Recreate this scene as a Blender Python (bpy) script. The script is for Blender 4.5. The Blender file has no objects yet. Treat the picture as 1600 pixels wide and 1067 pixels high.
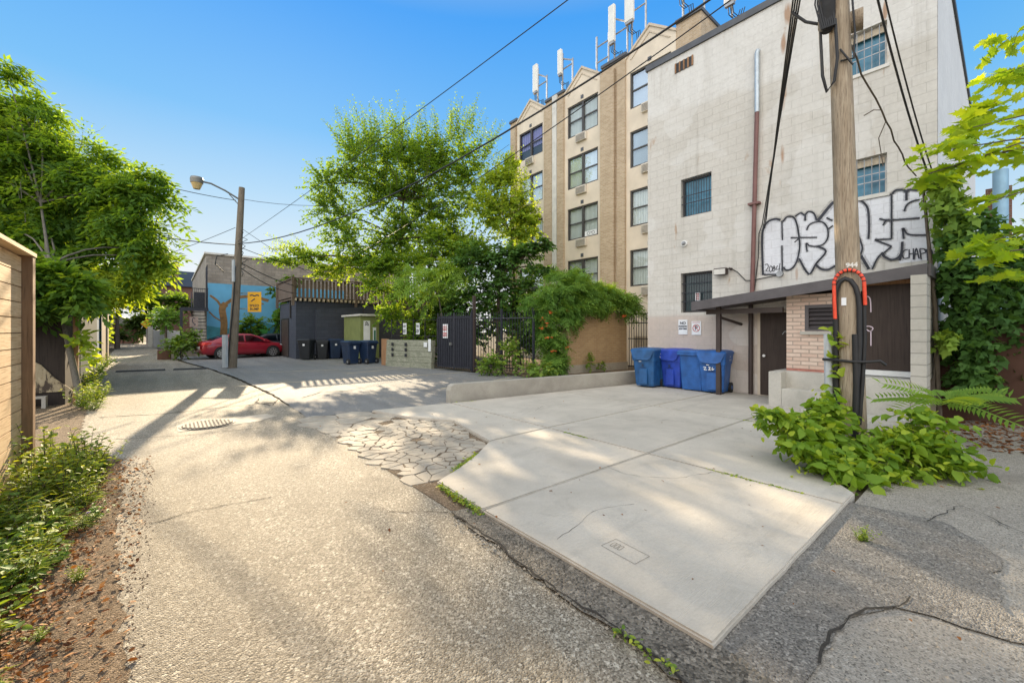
import bpy, bmesh, math, random
import numpy as np
from mathutils import Vector, Matrix
R = math.radians
rng = np.random.default_rng(7)
random.seed(7)
scene = bpy.context.scene
C = scene.collection

# ------------------------------------------------------------------ node helpers
class NT:
    def __init__(s, name):
        s.m = bpy.data.materials.new(name); s.m.use_nodes = True
        s.t = s.m.node_tree; s.t.nodes.clear()
        s.out = s.t.nodes.new('ShaderNodeOutputMaterial')
    def n(s, typ, **kw):
        nd = s.t.nodes.new('ShaderNode' + typ)
        for k, v in kw.items():
            if k.startswith('i_'):
                key = k[2:]
                key = int(key) if key.isdigit() else key.replace('_', ' ')
                nd.inputs[key].default_value = v
            else: setattr(nd, k, v)
        return nd
    def l(s, a, b): s.t.links.new(a, b)
    def pos(s, scale=(1, 1, 1), obj=False):
        g = s.n('TexCoord').outputs['Object'] if obj else s.n('NewGeometry').outputs['Position']
        mp = s.n('Mapping'); mp.inputs['Scale'].default_value = scale
        s.l(g, mp.inputs[0]); return mp.outputs[0]
    def noise(s, vec, scale, detail=4, rough=.55, dist=0):
        nd = s.n('TexNoise', i_Scale=scale, i_Detail=detail, i_Roughness=rough, i_Distortion=dist)
        s.l(vec, nd.inputs['Vector']); return nd.outputs['Fac']
    def ramp(s, fac, stops):
        r = s.n('ValToRGB'); s.l(fac, r.inputs[0]); e = r.color_ramp.elements
        while len(e) < len(stops): e.new(.5)
        for i, (p, c) in enumerate(stops):
            e[i].position = p
            e[i].color = (c, c, c, 1) if isinstance(c, (int, float)) else (*c, 1)
        return r.outputs[0]
    def mix(s, fac, a, b, mode='MIX'):
        m = s.n('Mix', data_type='RGBA', blend_type=mode)
        for v, i in ((fac, 0), (a, 6), (b, 7)):
            if isinstance(v, (int, float)): m.inputs[i].default_value = v if i == 0 else (v, v, v, 1)
            elif isinstance(v, tuple): m.inputs[i].default_value = (*v, 1)
            else: s.l(v, m.inputs[i])
        return m.outputs[2]
    def math(s, op, a, b=0):
        m = s.n('Math', operation=op)
        for v, i in ((a, 0), (b, 1)):
            if isinstance(v, (int, float)): m.inputs[i].default_value = v
            else: s.l(v, m.inputs[i])
        return m.outputs[0]
    def sep(s, vec):
        x = s.n('SeparateXYZ'); s.l(vec, x.inputs[0]); return x.outputs
    def bsdf(s, col, rough=.6, metal=0, bump=None, bd=.01, bs=1, spec=.5):
        b = s.n('BsdfPrincipled')
        if isinstance(col, tuple): b.inputs['Base Color'].default_value = (*col, 1)
        else: s.l(col, b.inputs['Base Color'])
        if isinstance(rough, (int, float)): b.inputs['Roughness'].default_value = rough
        else: s.l(rough, b.inputs['Roughness'])
        b.inputs['Metallic'].default_value = metal
        b.inputs['Specular IOR Level'].default_value = spec
        if bump is not None:
            bn = s.n('Bump', i_Strength=bs, i_Distance=bd); s.l(bump, bn.inputs['Height'])
            s.l(bn.outputs[0], b.inputs['Normal'])
        s.l(b.outputs[0], s.out.inputs[0]); return b

def simple(name, c, rough=.6, metal=0, var=.25, scale=6, spec=.5, bump=0, sc=(1, 1, 1), obj=True):
    t = NT(name); v = t.pos(sc, obj)
    f = t.noise(v, scale, 5)
    a = tuple(x * (1 - var) for x in c); b = tuple(min(1, x * (1 + var)) for x in c)
    col = t.ramp(f, [(.3, a), (.7, b)])
    t.bsdf(col, rough, metal, f if bump else None, bump or .01, 1, spec)
    return t.m

M = {}
def asphalt(name, dark, light, stone, sc=95, big=.9, rough=.62, bd=.004, spec=.35, stonefac=.5, tracks=False):
    t = NT(name); v = t.pos()
    vo = t.n('TexVoronoi', i_Scale=sc); t.l(v, vo.inputs['Vector'])
    vo2 = t.n('TexVoronoi', i_Scale=sc * .55); t.l(v, vo2.inputs['Vector'])
    cell = t.sep(vo.outputs['Color'])[0]; cell2 = t.sep(vo2.outputs['Color'])[1]
    lg = t.noise(v, big, 7, .65, .4); md = t.noise(v, 6, 6, .7); hi = t.noise(v, 2.3, 6, .7, 1.)
    base = t.mix(t.ramp(lg, [(.32, 0.), (.68, 1.)]), dark, light)
    base = t.mix(t.ramp(md, [(.3, .55), (.65, 0.)]), base, dark)
    st = t.ramp(cell, [(.4, 0.), (1., 1.)])
    wear = t.ramp(hi, [(.3, .35), (.7, 1.)])
    base = t.mix(t.math('MULTIPLY', t.math('MULTIPLY', st, stonefac), wear), base, stone)
    base = t.mix(t.math('MULTIPLY', t.ramp(cell2, [(.86, 0.), (.97, 1.)]), stonefac), base, stone)
    base = t.mix(t.math('MULTIPLY', t.ramp(cell, [(0., 1.), (.26, 0.)]), .8), base, tuple(x * .35 for x in dark))
    oil = t.noise(v, .75, 3, .5, .8); base = t.mix(t.ramp(oil, [(.63, 0.), (.72, .38)]), base, tuple(x * .5 for x in dark))
    if tracks:
        tr = t.noise(t.pos((1.9, .10, 1)), 1.1, 4, .55, .3); base = t.mix(t.ramp(tr, [(.40, .30), (.56, 0.)]), base, tuple(x * .72 for x in dark))
        dustn = t.noise(t.pos((1.2, .35, 1)), .9, 6, .7, .5); base = t.mix(t.ramp(dustn, [(.5, 0.), (.75, .30)]), base, (.36, .30, .215))
    h = t.math('ADD', t.math('MULTIPLY', vo.outputs['Distance'], -1.), t.math('MULTIPLY', vo2.outputs['Distance'], -.5))
    h = t.math('ADD', h, t.math('MULTIPLY', md, .5))
    t.bsdf(base, rough, 0, h, bd, 1, spec); return t.m
M['alley'] = asphalt('alley_asphalt', (.165, .143, .11), (.27, .235, .18), (.62, .575, .48), 112, .45, .78, .005, .25, .72, True)
M['lot'] = asphalt('lot_asphalt', (.165, .168, .172), (.235, .235, .23), (.40, .39, .37), 110, .35, .8, .003, .2, .4, True)
M['trench'] = asphalt('rough_asphalt', (.10, .09, .075), (.17, .152, .125), (.40, .36, .30), 75, 1.5, .8, .010, .25, .55)
M['patch'] = asphalt('dark_asphalt', (.135, .123, .108), (.21, .195, .17), (.46, .43, .38), 105, .9, .7, .006, .3, .5)
M['apron'] = asphalt('pale_asphalt', (.24, .215, .18), (.34, .31, .26), (.5, .46, .4), 120, .8, .75, .004, .3, .45)

def concrete(name, a, b, stain=.5, brush=False, sc=1.1, bd=.003):
    t = NT(name); v = t.pos()
    n1 = t.noise(v, sc, 7, .62, .3); n2 = t.noise(v, 45, 4, .7)
    col = t.mix(t.ramp(n1, [(.3, 0.), (.7, 1.)]), a, b)
    n3 = t.noise(v, .55, 6, .7, .6)
    col = t.mix(t.ramp(n3, [(.45, 0.), (.75, stain)]), col, tuple(x * .62 for x in a))
    col = t.mix(t.ramp(n2, [(.3, .22), (.6, 0.)]), col, tuple(x * .6 for x in a))
    sp = t.noise(v, 160, 2, .5); col = t.mix(t.ramp(sp, [(.66, 0.), (.74, .5)]), col, tuple(x * .45 for x in a))
    n4 = t.noise(v, 2.6, 6, .75, 1.2); col = t.mix(t.ramp(n4, [(.55, 0.), (.72, stain * .55)]), col, tuple(x * .55 for x in a))
    drk = t.noise(t.pos((.25, 2.2, 1)), 1.3, 5, .6, .4); col = t.mix(t.ramp(drk, [(.56, 0.), (.70, stain * .5)]), col, tuple(x * .6 for x in a))
    h = n2
    if brush:
        w = t.noise(t.pos((4, 150, 4)), 1, 2, .5)
        h = t.math('ADD', n2, t.math('MULTIPLY', w, 1.2))
        col = t.mix(t.ramp(w, [(.35, .10), (.65, 0.)]), col, tuple(x * .6 for x in a))
    t.bsdf(col, .8, 0, h, bd, 1, .3); return t.m
M['slab'] = concrete('slab_concrete', (.47, .43, .365), (.60, .55, .47), .58, True)
M['shard'] = concrete('broken_concrete', (.34, .30, .245), (.50, .445, .36), .75, False, 3, .006)
M['conc'] = concrete('wall_concrete', (.34, .31, .26), (.46, .425, .36), .55, False, 1.6, .006)
M['paleconc'] = concrete('dock_concrete', (.45, .43, .38), (.58, .55, .49), .5, False, 1.5)
M['dirt'] = asphalt('dirt', (.12, .088, .06), (.23, .175, .12), (.42, .33, .24), 130, 2.2, .95, .007, .1, .6)
M['ground'] = asphalt('ground_earth', (.10, .085, .06), (.16, .14, .10), (.2, .17, .13), 20, .3, .95, .01, .1, .4)

RUST = [(3.34, 9.1, .10, .35), (3.42, 8.45, .08, .30), (3.22, 8.6, .06, .2), (3.42, 7.2, .09, .45), (3.44, 5.8, .06, .35), (1.60, 8.15, .05, .25), (3.15, 2.92, .04, .22)]
def bricks(name, a, b, mortar, bw, bh, mw=.012, bump=.006, stain=(.3, .25, .2), stf=.35, offs=.5, zsplit=None, rust=False, white=None, mfac=1., sx=(1, 1, 0)):
    t = NT(name); p = t.pos(); x, y, z = t.sep(p)[0:3]
    cx = t.n('CombineXYZ'); t.l(t.math('ADD', x, y), cx.inputs[0]); t.l(z, cx.inputs[1])
    bt = t.n('TexBrick', i_Scale=1.0, i_Mortar_Size=mw, i_Brick_Width=bw, i_Row_Height=bh, i_Bias=0., i_Mortar_Smooth=.3)
    bt.offset = offs; t.l(cx.outputs[0], bt.inputs['Vector'])
    bt.inputs['Color1'].default_value = (*a, 1); bt.inputs['Color2'].default_value = (*b, 1)
    bt.inputs['Mortar'].default_value = (*mortar, 1)
    col = bt.outputs['Color']
    n1 = t.noise(p, .8, 6, .65); n2 = t.noise(p, 14, 5, .7)
    if mfac < 1: col = t.mix(t.math('MULTIPLY', bt.outputs['Fac'], mfac), tuple((i + j) / 2 for i, j in zip(a, b)), col)
    if white:
        wv = t.noise(p, .9, 5, .6)
        top = t.ramp(t.math('ADD', t.math('MULTIPLY', t.math('ADD', t.math('SUBTRACT', z, t.math('MULTIPLY', t.math('SUBTRACT', 7.0, y), -.12)), 0), .1), t.math('MULTIPLY', t.math('SUBTRACT', wv, .5), .06)), [(.80, 0.), (.815, 1.)])
        col = t.mix(t.math('MULTIPLY', top, .7), col, white)
        blk = t.ramp(t.noise(t.pos((1, 1.2, 5)), .9, 1, .3), [(.6, 0.), (.62, .22)]); col = t.mix(blk, col, white)
    if zsplit:
        zz = t.ramp(t.math('MULTIPLY', t.math('ADD', z, t.math('MULTIPLY', t.math('SUBTRACT', n1, .5), .15)), .1), [(zsplit[0] * .1, 1.), (zsplit[0] * .1 + .012, 0.)])
        col = t.mix(t.math('MULTIPLY', zz, .75), col, zsplit[1])
    col = t.mix(t.ramp(n1, [(.42, 0.), (.75, stf)]), col, stain)
    col = t.mix(t.ramp(n2, [(.3, .18), (.6, 0.)]), col, tuple(q * .6 for q in stain))
    dr = t.noise(t.pos((2.2, 2.2, .12)), 1.3, 4, .6)
    col = t.mix(t.ramp(dr, [(.56, 0.), (.78, .28)]), col, tuple(q * .8 for q in stain))
    if rust:
        rn = t.noise(t.pos((1.6, 1.6, .55)), 1.9, 5, .6, .4)
        col = t.mix(t.ramp(rn, [(.655, 0.), (.74, .7)]), col, (.36, .19, .08))
        dd = t.noise(t.pos((3., 3., .16)), 1.5, 5, .65); col = t.mix(t.ramp(dd, [(.57, 0.), (.68, .30)]), col, (.36, .33, .28))
        rz = t.noise(t.pos((9, 9, 1.2)), 1., 4, .6)
        for (ry, rzz, rw, rh) in RUST:
            ex = t.math('MULTIPLY', t.math('ABSOLUTE', t.math('SUBTRACT', y, ry)), 1 / rw); ez = t.math('MULTIPLY', t.math('ABSOLUTE', t.math('SUBTRACT', z, rzz)), 1 / rh)
            f_ = t.math('SUBTRACT', t.math('MULTIPLY', rz, 1.9), t.math('ADD', t.math('MULTIPLY', ex, ex), t.math('MULTIPLY', ez, ez)))
            col = t.mix(t.ramp(f_, [(.25, 0.), (.85, .75)]), col, (.33, .165, .07))
        pt = t.noise(t.pos((1, 1.1, 1.6)), .75, 2, .4, .2); col = t.mix(t.ramp(pt, [(.56, 0.), (.575, .30)]), col, (.70, .69, .66))
    h = t.math('ADD', t.math('MULTIPLY', bt.outputs['Fac'], -1.), t.math('MULTIPLY', n2, .35))
    t.bsdf(col, .82, 0, h, bump, 1, .3); return t.m
M['block'] = bricks('painted_block', (.575, .55, .50), (.62, .59, .535), (.45, .425, .38), .41, .2, .007, .0025, (.42, .395, .345), .42, zsplit=(1.95, (.52, .42, .36)), rust=True, white=(.70, .69, .66), mfac=.6)
M['blockside'] = bricks('painted_block_white', (.70, .70, .70), (.74, .74, .73), (.66, .66, .66), .41, .2, .006, .002, (.5, .5, .48), .3)
M['tanbrick'] = bricks('tan_brick', (.42, .31, .195), (.54, .42, .285), (.52, .45, .36), .23, .077, .011, .004, (.30, .22, .14), .35)
M['wallbrick'] = bricks('yellow_brick', (.42, .28, .15), (.50, .35, .19), (.46, .37, .26), .23, .075, .010, .004, (.28, .18, .10), .45)
M['pinkbrick'] = bricks('pink_brick', (.62, .44, .35), (.72, .57, .47), (.42, .34, .28), .30, .085, .012, .008, (.5, .36, .27), .25)
M['pierblock'] = bricks('pier_block', (.50, .47, .42), (.56, .53, .47), (.36, .34, .3), .6, .2, .01, .005, (.36, .33, .28), .4)
M['greybrick'] = bricks('grey_brown_block', (.27, .24, .205), (.35, .315, .27), (.24, .22, .20), .4, .2, .012, .006, (.13, .11, .09), .5)
M['redbrick'] = bricks('red_brick', (.20, .085, .06), (.26, .11, .08), (.24, .18, .15), .22, .075, .012, .004, (.1, .06, .05), .4)
M['darkbrick'] = bricks('charcoal_paint_block', (.052, .062, .088), (.062, .073, .10), (.045, .053, .074), .4, .2, .01, .004, (.05, .05, .055), .3)
M['stucco'] = simple('beige_stucco', (.65, .57, .46), .85, 0, .10, 1.2, .3, .004, obj=False)
M['stuccotrim'] = simple('stucco_trim', (.56, .48, .38), .85, 0, .1, 2, .3)
M['capmetal'] = simple('coping_metal', (.085, .09, .10), .55, .2, .2, 3)

def wood(name, a, b, dark, axis='z', sc=1., rough=.75, bump=.003, obj=False):
    t = NT(name)
    s = {'z': (14, 14, .7), 'y': (14, .7, 14), 'x': (.7, 14, 14)}[axis]
    v = t.pos(tuple(k * sc for k in s), obj); n1 = t.noise(v, 1.4, 6, .65, .5)
    n2 = t.noise(t.pos((1.5, 1.5, 1.5), obj), 1.7, 4)
    f = t.noise(v, 5, 4, .6, .2)
    col = t.mix(t.ramp(n1, [(.3, 0.), (.7, 1.)]), a, b)
    col = t.mix(t.ramp(f, [(.32, .75), (.5, 0.)]), col, dark)
    col = t.mix(t.ramp(n2, [(.45, 0.), (.75, .5)]), col, tuple(x * .7 for x in a))
    t.bsdf(col, rough, 0, n1, bump, 1, .3); return t.m
M['cedar'] = wood('cedar_boards', (.66, .45, .25), (.80, .60, .37), (.42, .24, .11), 'y')
M['cedarpost'] = wood('cedar_post', (.24, .135, .07), (.32, .19, .10), (.13, .07, .035), 'z')
M['pole'] = wood('pole_wood', (.27, .205, .14), (.43, .36, .265), (.085, .058, .038), 'z', 1.5, .88, .014)
M['polegrey'] = wood('weathered_pole_wood', (.17, .135, .10), (.26, .215, .165), (.08, .06, .045), 'z', .8, .8, .006)
M['greywood'] = wood('grey_deck_wood', (.125, .095, .075), (.20, .155, .125), (.055, .04, .03), 'z', .8)
M['palewood'] = wood('pale_wood', (.50, .42, .31), (.62, .54, .42), (.3, .23, .15), 'z', .6)
M['timber'] = wood('mossy_timber', (.20, .22, .15), (.42, .41, .33), (.07, .07, .05), 'y', .9)
M['ply'] = wood('brown_board', (.30, .16, .08), (.38, .22, .12), (.18, .09, .04), 'z', .5)
M['bark'] = wood('bark', (.10, .078, .06), (.17, .14, .11), (.04, .03, .022), 'z', 1., .9, .012)
M['barkpale'] = wood('pale_bark', (.12, .105, .085), (.19, .17, .135), (.06, .05, .04), 'z', 1., .9, .008)

M['brown'] = simple('brown_paint', (.050, .034, .029), .55, 0, .2, 4)
M['brownfascia'] = simple('fascia_paint', (.085, .075, .078), .5, 0, .15, 5)
M['panel'] = wood('brown_sheet', (.045, .030, .024), (.06, .042, .034), (.028, .018, .014), 'z', .5, .6, .002)
M['maroon'] = simple('maroon_pipe', (.17, .075, .065), .5, 0, .2, 3)
M['galv'] = simple('galvanised', (.42, .47, .50), .45, .6, .15, 8)
M['steel'] = simple('grey_steel', (.32, .33, .34), .5, .7, .2, 8)
M['black'] = simple('black_paint', (.016, .016, .018), .5, 0, .3, 10)
M['iron'] = simple('iron_paint', (.022, .024, .034), .5, .1, .3, 10)
M['rubber'] = simple('black_rubber', (.018, .018, .019), .75, 0, .3, 12)
M['cable'] = simple('cable_sheath', (.015, .015, .016), .6, 0, .2, 9)
M['white'] = simple('white_paint', (.74, .74, .72), .5, 0, .08, 4)
M['offwhite'] = simple('aged_white', (.60, .58, .53), .6, 0, .12, 4)
M['antenna'] = simple('antenna_radome', (.70, .70, .66), .5, 0, .06, 3)
M['winframe'] = simple('window_frame_dark', (.055, .05, .047), .5, 0, .15, 6)
M['ac'] = simple('air_conditioner_beige', (.58, .53, .45), .6, 0, .1, 6)
M['acgrille'] = simple('air_conditioner_grille', (.20, .18, .155), .6, 0, .1, 6)
M['dark'] = simple('dark_interior', (.022, .024, .028), .6, 0, .3, 2)
M['orange'] = simple('orange_wrap', (.74, .07, .028), .5, 0, .15, 20)
M['grayguard'] = wood('grey_guard', (.46, .49, .52), (.60, .63, .66), (.30, .32, .34), 'z', .6, .7)
M['blue1'] = simple('recycling_blue', (.014, .085, .23), .5, 0, .3, 5)
M['blue2'] = simple('royal_blue_plastic', (.018, .055, .36), .48, 0, .28, 5)
M['blue3'] = simple('bright_blue_plastic', (.018, .10, .33), .48, 0, .28, 5)
M['binblack'] = simple('black_bin_plastic', (.018, .020, .024), .45, 0, .2, 3)
M['binnavy'] = simple('navy_bin_plastic', (.012, .028, .068), .45, 0, .2, 3)
M['yellow'] = simple('sign_yellow', (.80, .40, .02), .45, 0, .06, 4)
M['signwhite'] = simple('sign_white', (.72, .74, .75), .45, 0, .06, 4)
M['signink'] = simple('sign_ink', (.02, .025, .05), .6, 0, .1, 4)
M['signred'] = simple('sign_red', (.45, .03, .03), .5, 0, .1, 4)
M['signgreen'] = simple('sign_green', (.02, .16, .09), .5, 0, .1, 4)
M['graf'] = bricks('graffiti_silver', (.72, .73, .77), (.77, .78, .81), (.60, .60, .62), .41, .2, .007, .0025, (.50, .50, .52), .45, mfac=.6)
M['grafblack'] = simple('graffiti_black', (.03, .032, .042), .7, 0, .4, 3, obj=False)
def spray():
    t = NT('spray_haze'); d = t.n('BsdfDiffuse'); d.inputs[0].default_value = (.03, .032, .042, 1); tr = t.n('BsdfTransparent'); mx = t.n('MixShader')
    t.l(t.ramp(t.noise(t.pos(), 26, 4, .7), [(.35, 0.), (.75, .42)]), mx.inputs[0]); t.l(tr.outputs[0], mx.inputs[1]); t.l(d.outputs[0], mx.inputs[2]); t.l(mx.outputs[0], t.out.inputs[0]); return t.m
M['spray'] = spray()
M['pinkpaint'] = simple('pink_spray', (.62, .5, .56), .6, 0, .1, 4)
M['paintline'] = simple('worn_line_paint', (.42, .36, .24), .8, 0, .35, 9, obj=False)
M['chalk'] = simple('worn_chalk', (.35, .34, .33), .8, 0, .3, 9)
M['manhole'] = simple('cast_iron', (.075, .07, .065), .75, .2, .25, 12)
M['greenpaint'] = simple('olive_paint', (.20, .23, .075), .7, 0, .12, 3)
M['tealdark'] = wood('dark_green_boards', (.014, .034, .034), (.022, .05, .05), (.008, .016, .016), 'z', .5)
M['bluewhite'] = wood('peeling_blue_boards', (.12, .22, .33), (.42, .46, .50), (.08, .14, .22), 'z', .5)
M['tanwall'] = simple('tan_render', (.46, .37, .25), .85, 0, .18, 2, .3, .004)
M['darkbrownwall'] = wood('dark_brown_boards', (.030, .022, .018), (.05, .036, .028), (.015, .011, .009), 'z', .5)
M['rust'] = simple('rusty_brown_sheet', (.085, .043, .030), .8, .1, .3, 1.6, .3, .003)
def peel():
    t = NT('peeling_stucco'); v = t.pos((1, 1, .35)); n = t.noise(v, 9, 6, .7, .5)
    col = t.ramp(n, [(.44, (.07, .05, .035)), (.50, (.34, .27, .165)), (.7, (.45, .37, .25))])
    t.bsdf(col, .9, 0, n, .02); return t.m
M['peel'] = peel()
M['skin_blue'] = simple('mural_blue', (.10, .32, .50), .7, 0, .18, .8, obj=False)
M['mural_brown'] = simple('mural_brown', (.22, .12, .04), .7, 0, .4, 4, obj=False)
M['mural_teal'] = simple('mural_teal', (.04, .20, .24), .7, 0, .4, 1.5, obj=False)
M['mural_green'] = simple('mural_green', (.06, .28, .05), .7, 0, .4, 1.5, obj=False)
M['mural_dark'] = simple('mural_dark', (.015, .05, .10), .7, 0, .4, 1.5, obj=False)
M['roofgrey'] = simple('roof_grey', (.30, .31, .30), .7, 0, .15, 2)
M['greysiding'] = simple('grey_siding', (.36, .37, .37), .7, 0, .1, 2)
M['lampglass'] = simple('lamp_lens', (.62, .44, .20), .25, 0, .1, 5)
M['lampbody'] = simple('lamp_housing', (.20, .19, .17), .5, .3, .1, 5)
M['chrome'] = simple('alloy', (.62, .62, .63), .3, .9, .1, 9)
def carpaint(name, c):
    t = NT(name); b = t.bsdf(t.ramp(t.noise(t.pos(obj=True), 3), [(.3, c), (.7, tuple(x * 1.1 for x in c))]), .32, .1)
    b.inputs['Coat Weight'].default_value = .8; b.inputs['Coat Roughness'].default_value = .06; return t.m
M['carred'] = carpaint('red_car_paint', (.29, .008, .022))
M['cardark'] = carpaint('dark_car_paint', (.02, .022, .028))
M['tail'] = simple('tail_lamp', (.62, .02, .015), .25, 0, .1, 5)
def glass(name, tint, rough=.04, trans=.55):
    t = NT(name); g = t.n('BsdfGlossy', i_Roughness=rough); g.inputs[0].default_value = (.9, .95, 1, 1)
    tr = t.n('BsdfTransparent'); tr.inputs[0].default_value = (*tint, 1)
    n = t.noise(t.pos(), .8, 2); bn = t.n('Bump', i_Strength=.15, i_Distance=.02); t.l(n, bn.inputs['Height'])
    t.l(bn.outputs[0], g.inputs['Normal'])
    fr = t.n('Fresnel', i_IOR=1.5); mx = t.n('MixShader')
    f = t.math('MINIMUM', t.math('ADD', t.math('MULTIPLY', fr.outputs[0], .7), .03), .30)
    t.l(f, mx.inputs[0]); t.l(tr.outputs[0], mx.inputs[1]); t.l(g.outputs[0], mx.inputs[2]); t.l(mx.outputs[0], t.out.inputs[0])
    return t.m
M['glass'] = glass('window_glass', (.84, .89, .92))
M['carglass'] = glass('car_glass', (.22, .26, .28))
def curtain(name, a, b, freq=22):
    t = NT(name); w = t.n('TexWave', i_Scale=1., i_Distortion=1.5, i_Detail=2); w.bands_direction = 'Y'
    t.l(t.pos((1, freq / 6, .15)), w.inputs['Vector'])
    t.bsdf(t.ramp(w.outputs['Fac'], [(.1, a), (.8, b)]), .9, 0, w.outputs['Fac'], .02); return t.m
M['curtain'] = curtain('curtain_white', (.55, .56, .50), (.84, .85, .78))
M['curtainblue'] = curtain('blind_blue', (.30, .36, .40), (.50, .58, .62), 40)
M['curtainpurple'] = curtain('blind_purple', (.22, .18, .42), (.34, .30, .55), 10)
M['barglass'] = simple('blue_grey_pane', (.06, .20, .30), .25, 0, .35, 3)
M['darkpane'] = simple('dark_pane', (.035, .06, .065), .15, 0, .4, 2)

LEAF_K = 1.5
def leafmat(name, c0, c1, c2, trans=.45, tr=1.5, gloss=.58):
    c0, c1, c2 = [(min(.8, c[0] * LEAF_K * 1.18), min(.8, c[1] * LEAF_K), c[2] * LEAF_K * .85) for c in (c0, c1, c2)]
    t = NT(name); a = t.n('Attribute'); a.attribute_name = 'tint'
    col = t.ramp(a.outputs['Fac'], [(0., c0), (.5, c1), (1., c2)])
    p = t.n('BsdfPrincipled', i_Roughness=gloss); p.inputs['Specular IOR Level'].default_value = .18
    t.l(col, p.inputs['Base Color'])
    tl = t.n('BsdfTranslucent'); tc = t.mix(1., col, (tr * 1.36, tr * 1.12, tr * .34), 'MULTIPLY'); t.l(tc, tl.inputs[0])
    mx = t.n('MixShader', i_0=trans); t.l(p.outputs[0], mx.inputs[1]); t.l(tl.outputs[0], mx.inputs[2])
    t.l(mx.outputs[0], t.out.inputs[0]); return t.m
M['elm'] = leafmat('elm_leaf', (.035, .085, .018), (.07, .15, .028), (.15, .24, .04), .48, 2.0)
M['boxelder'] = leafmat('boxelder_leaf', (.03, .075, .018), (.06, .135, .025), (.14, .22, .035), .48, 2.2)
M['maple'] = leafmat('maple_leaf', (.055, .14, .016), (.105, .205, .022), (.19, .28, .03), .5, 2.0)
M['ivy'] = leafmat('ivy_leaf', (.022, .065, .02), (.045, .115, .03), (.12, .22, .04), .3, 1.6)
M['sumac'] = leafmat('sumac_leaf', (.06, .14, .03), (.10, .21, .045), (.18, .29, .06), .4, 1.6)
M['vine'] = leafmat('vine_leaf', (.035, .10, .025), (.07, .165, .04), (.13, .25, .05), .35, 1.6)
M['knot'] = leafmat('knotweed_leaf', (.05, .12, .018), (.10, .20, .026), (.20, .30, .04), .4, 1.6)
M['weed'] = leafmat('weed_leaf', (.05, .11, .03), (.10, .19, .04), (.24, .32, .05), .35, 1.6)
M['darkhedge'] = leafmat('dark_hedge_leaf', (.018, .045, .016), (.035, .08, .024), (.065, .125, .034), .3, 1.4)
M['litter'] = leafmat('dead_leaf', (.07, .03, .014), (.15, .075, .03), (.28, .17, .08), .15, 1., .7)
M['flower'] = simple('orange_flower', (.70, .13, .03), .5, 0, .2, 20)
M['violet'] = simple('violet_flower', (.35, .18, .62), .5, 0, .2, 20)

M['crumb'] = simple('earth_crumb', (.19, .12, .07), .95, 0, .6, 60, obj=False)
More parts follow.
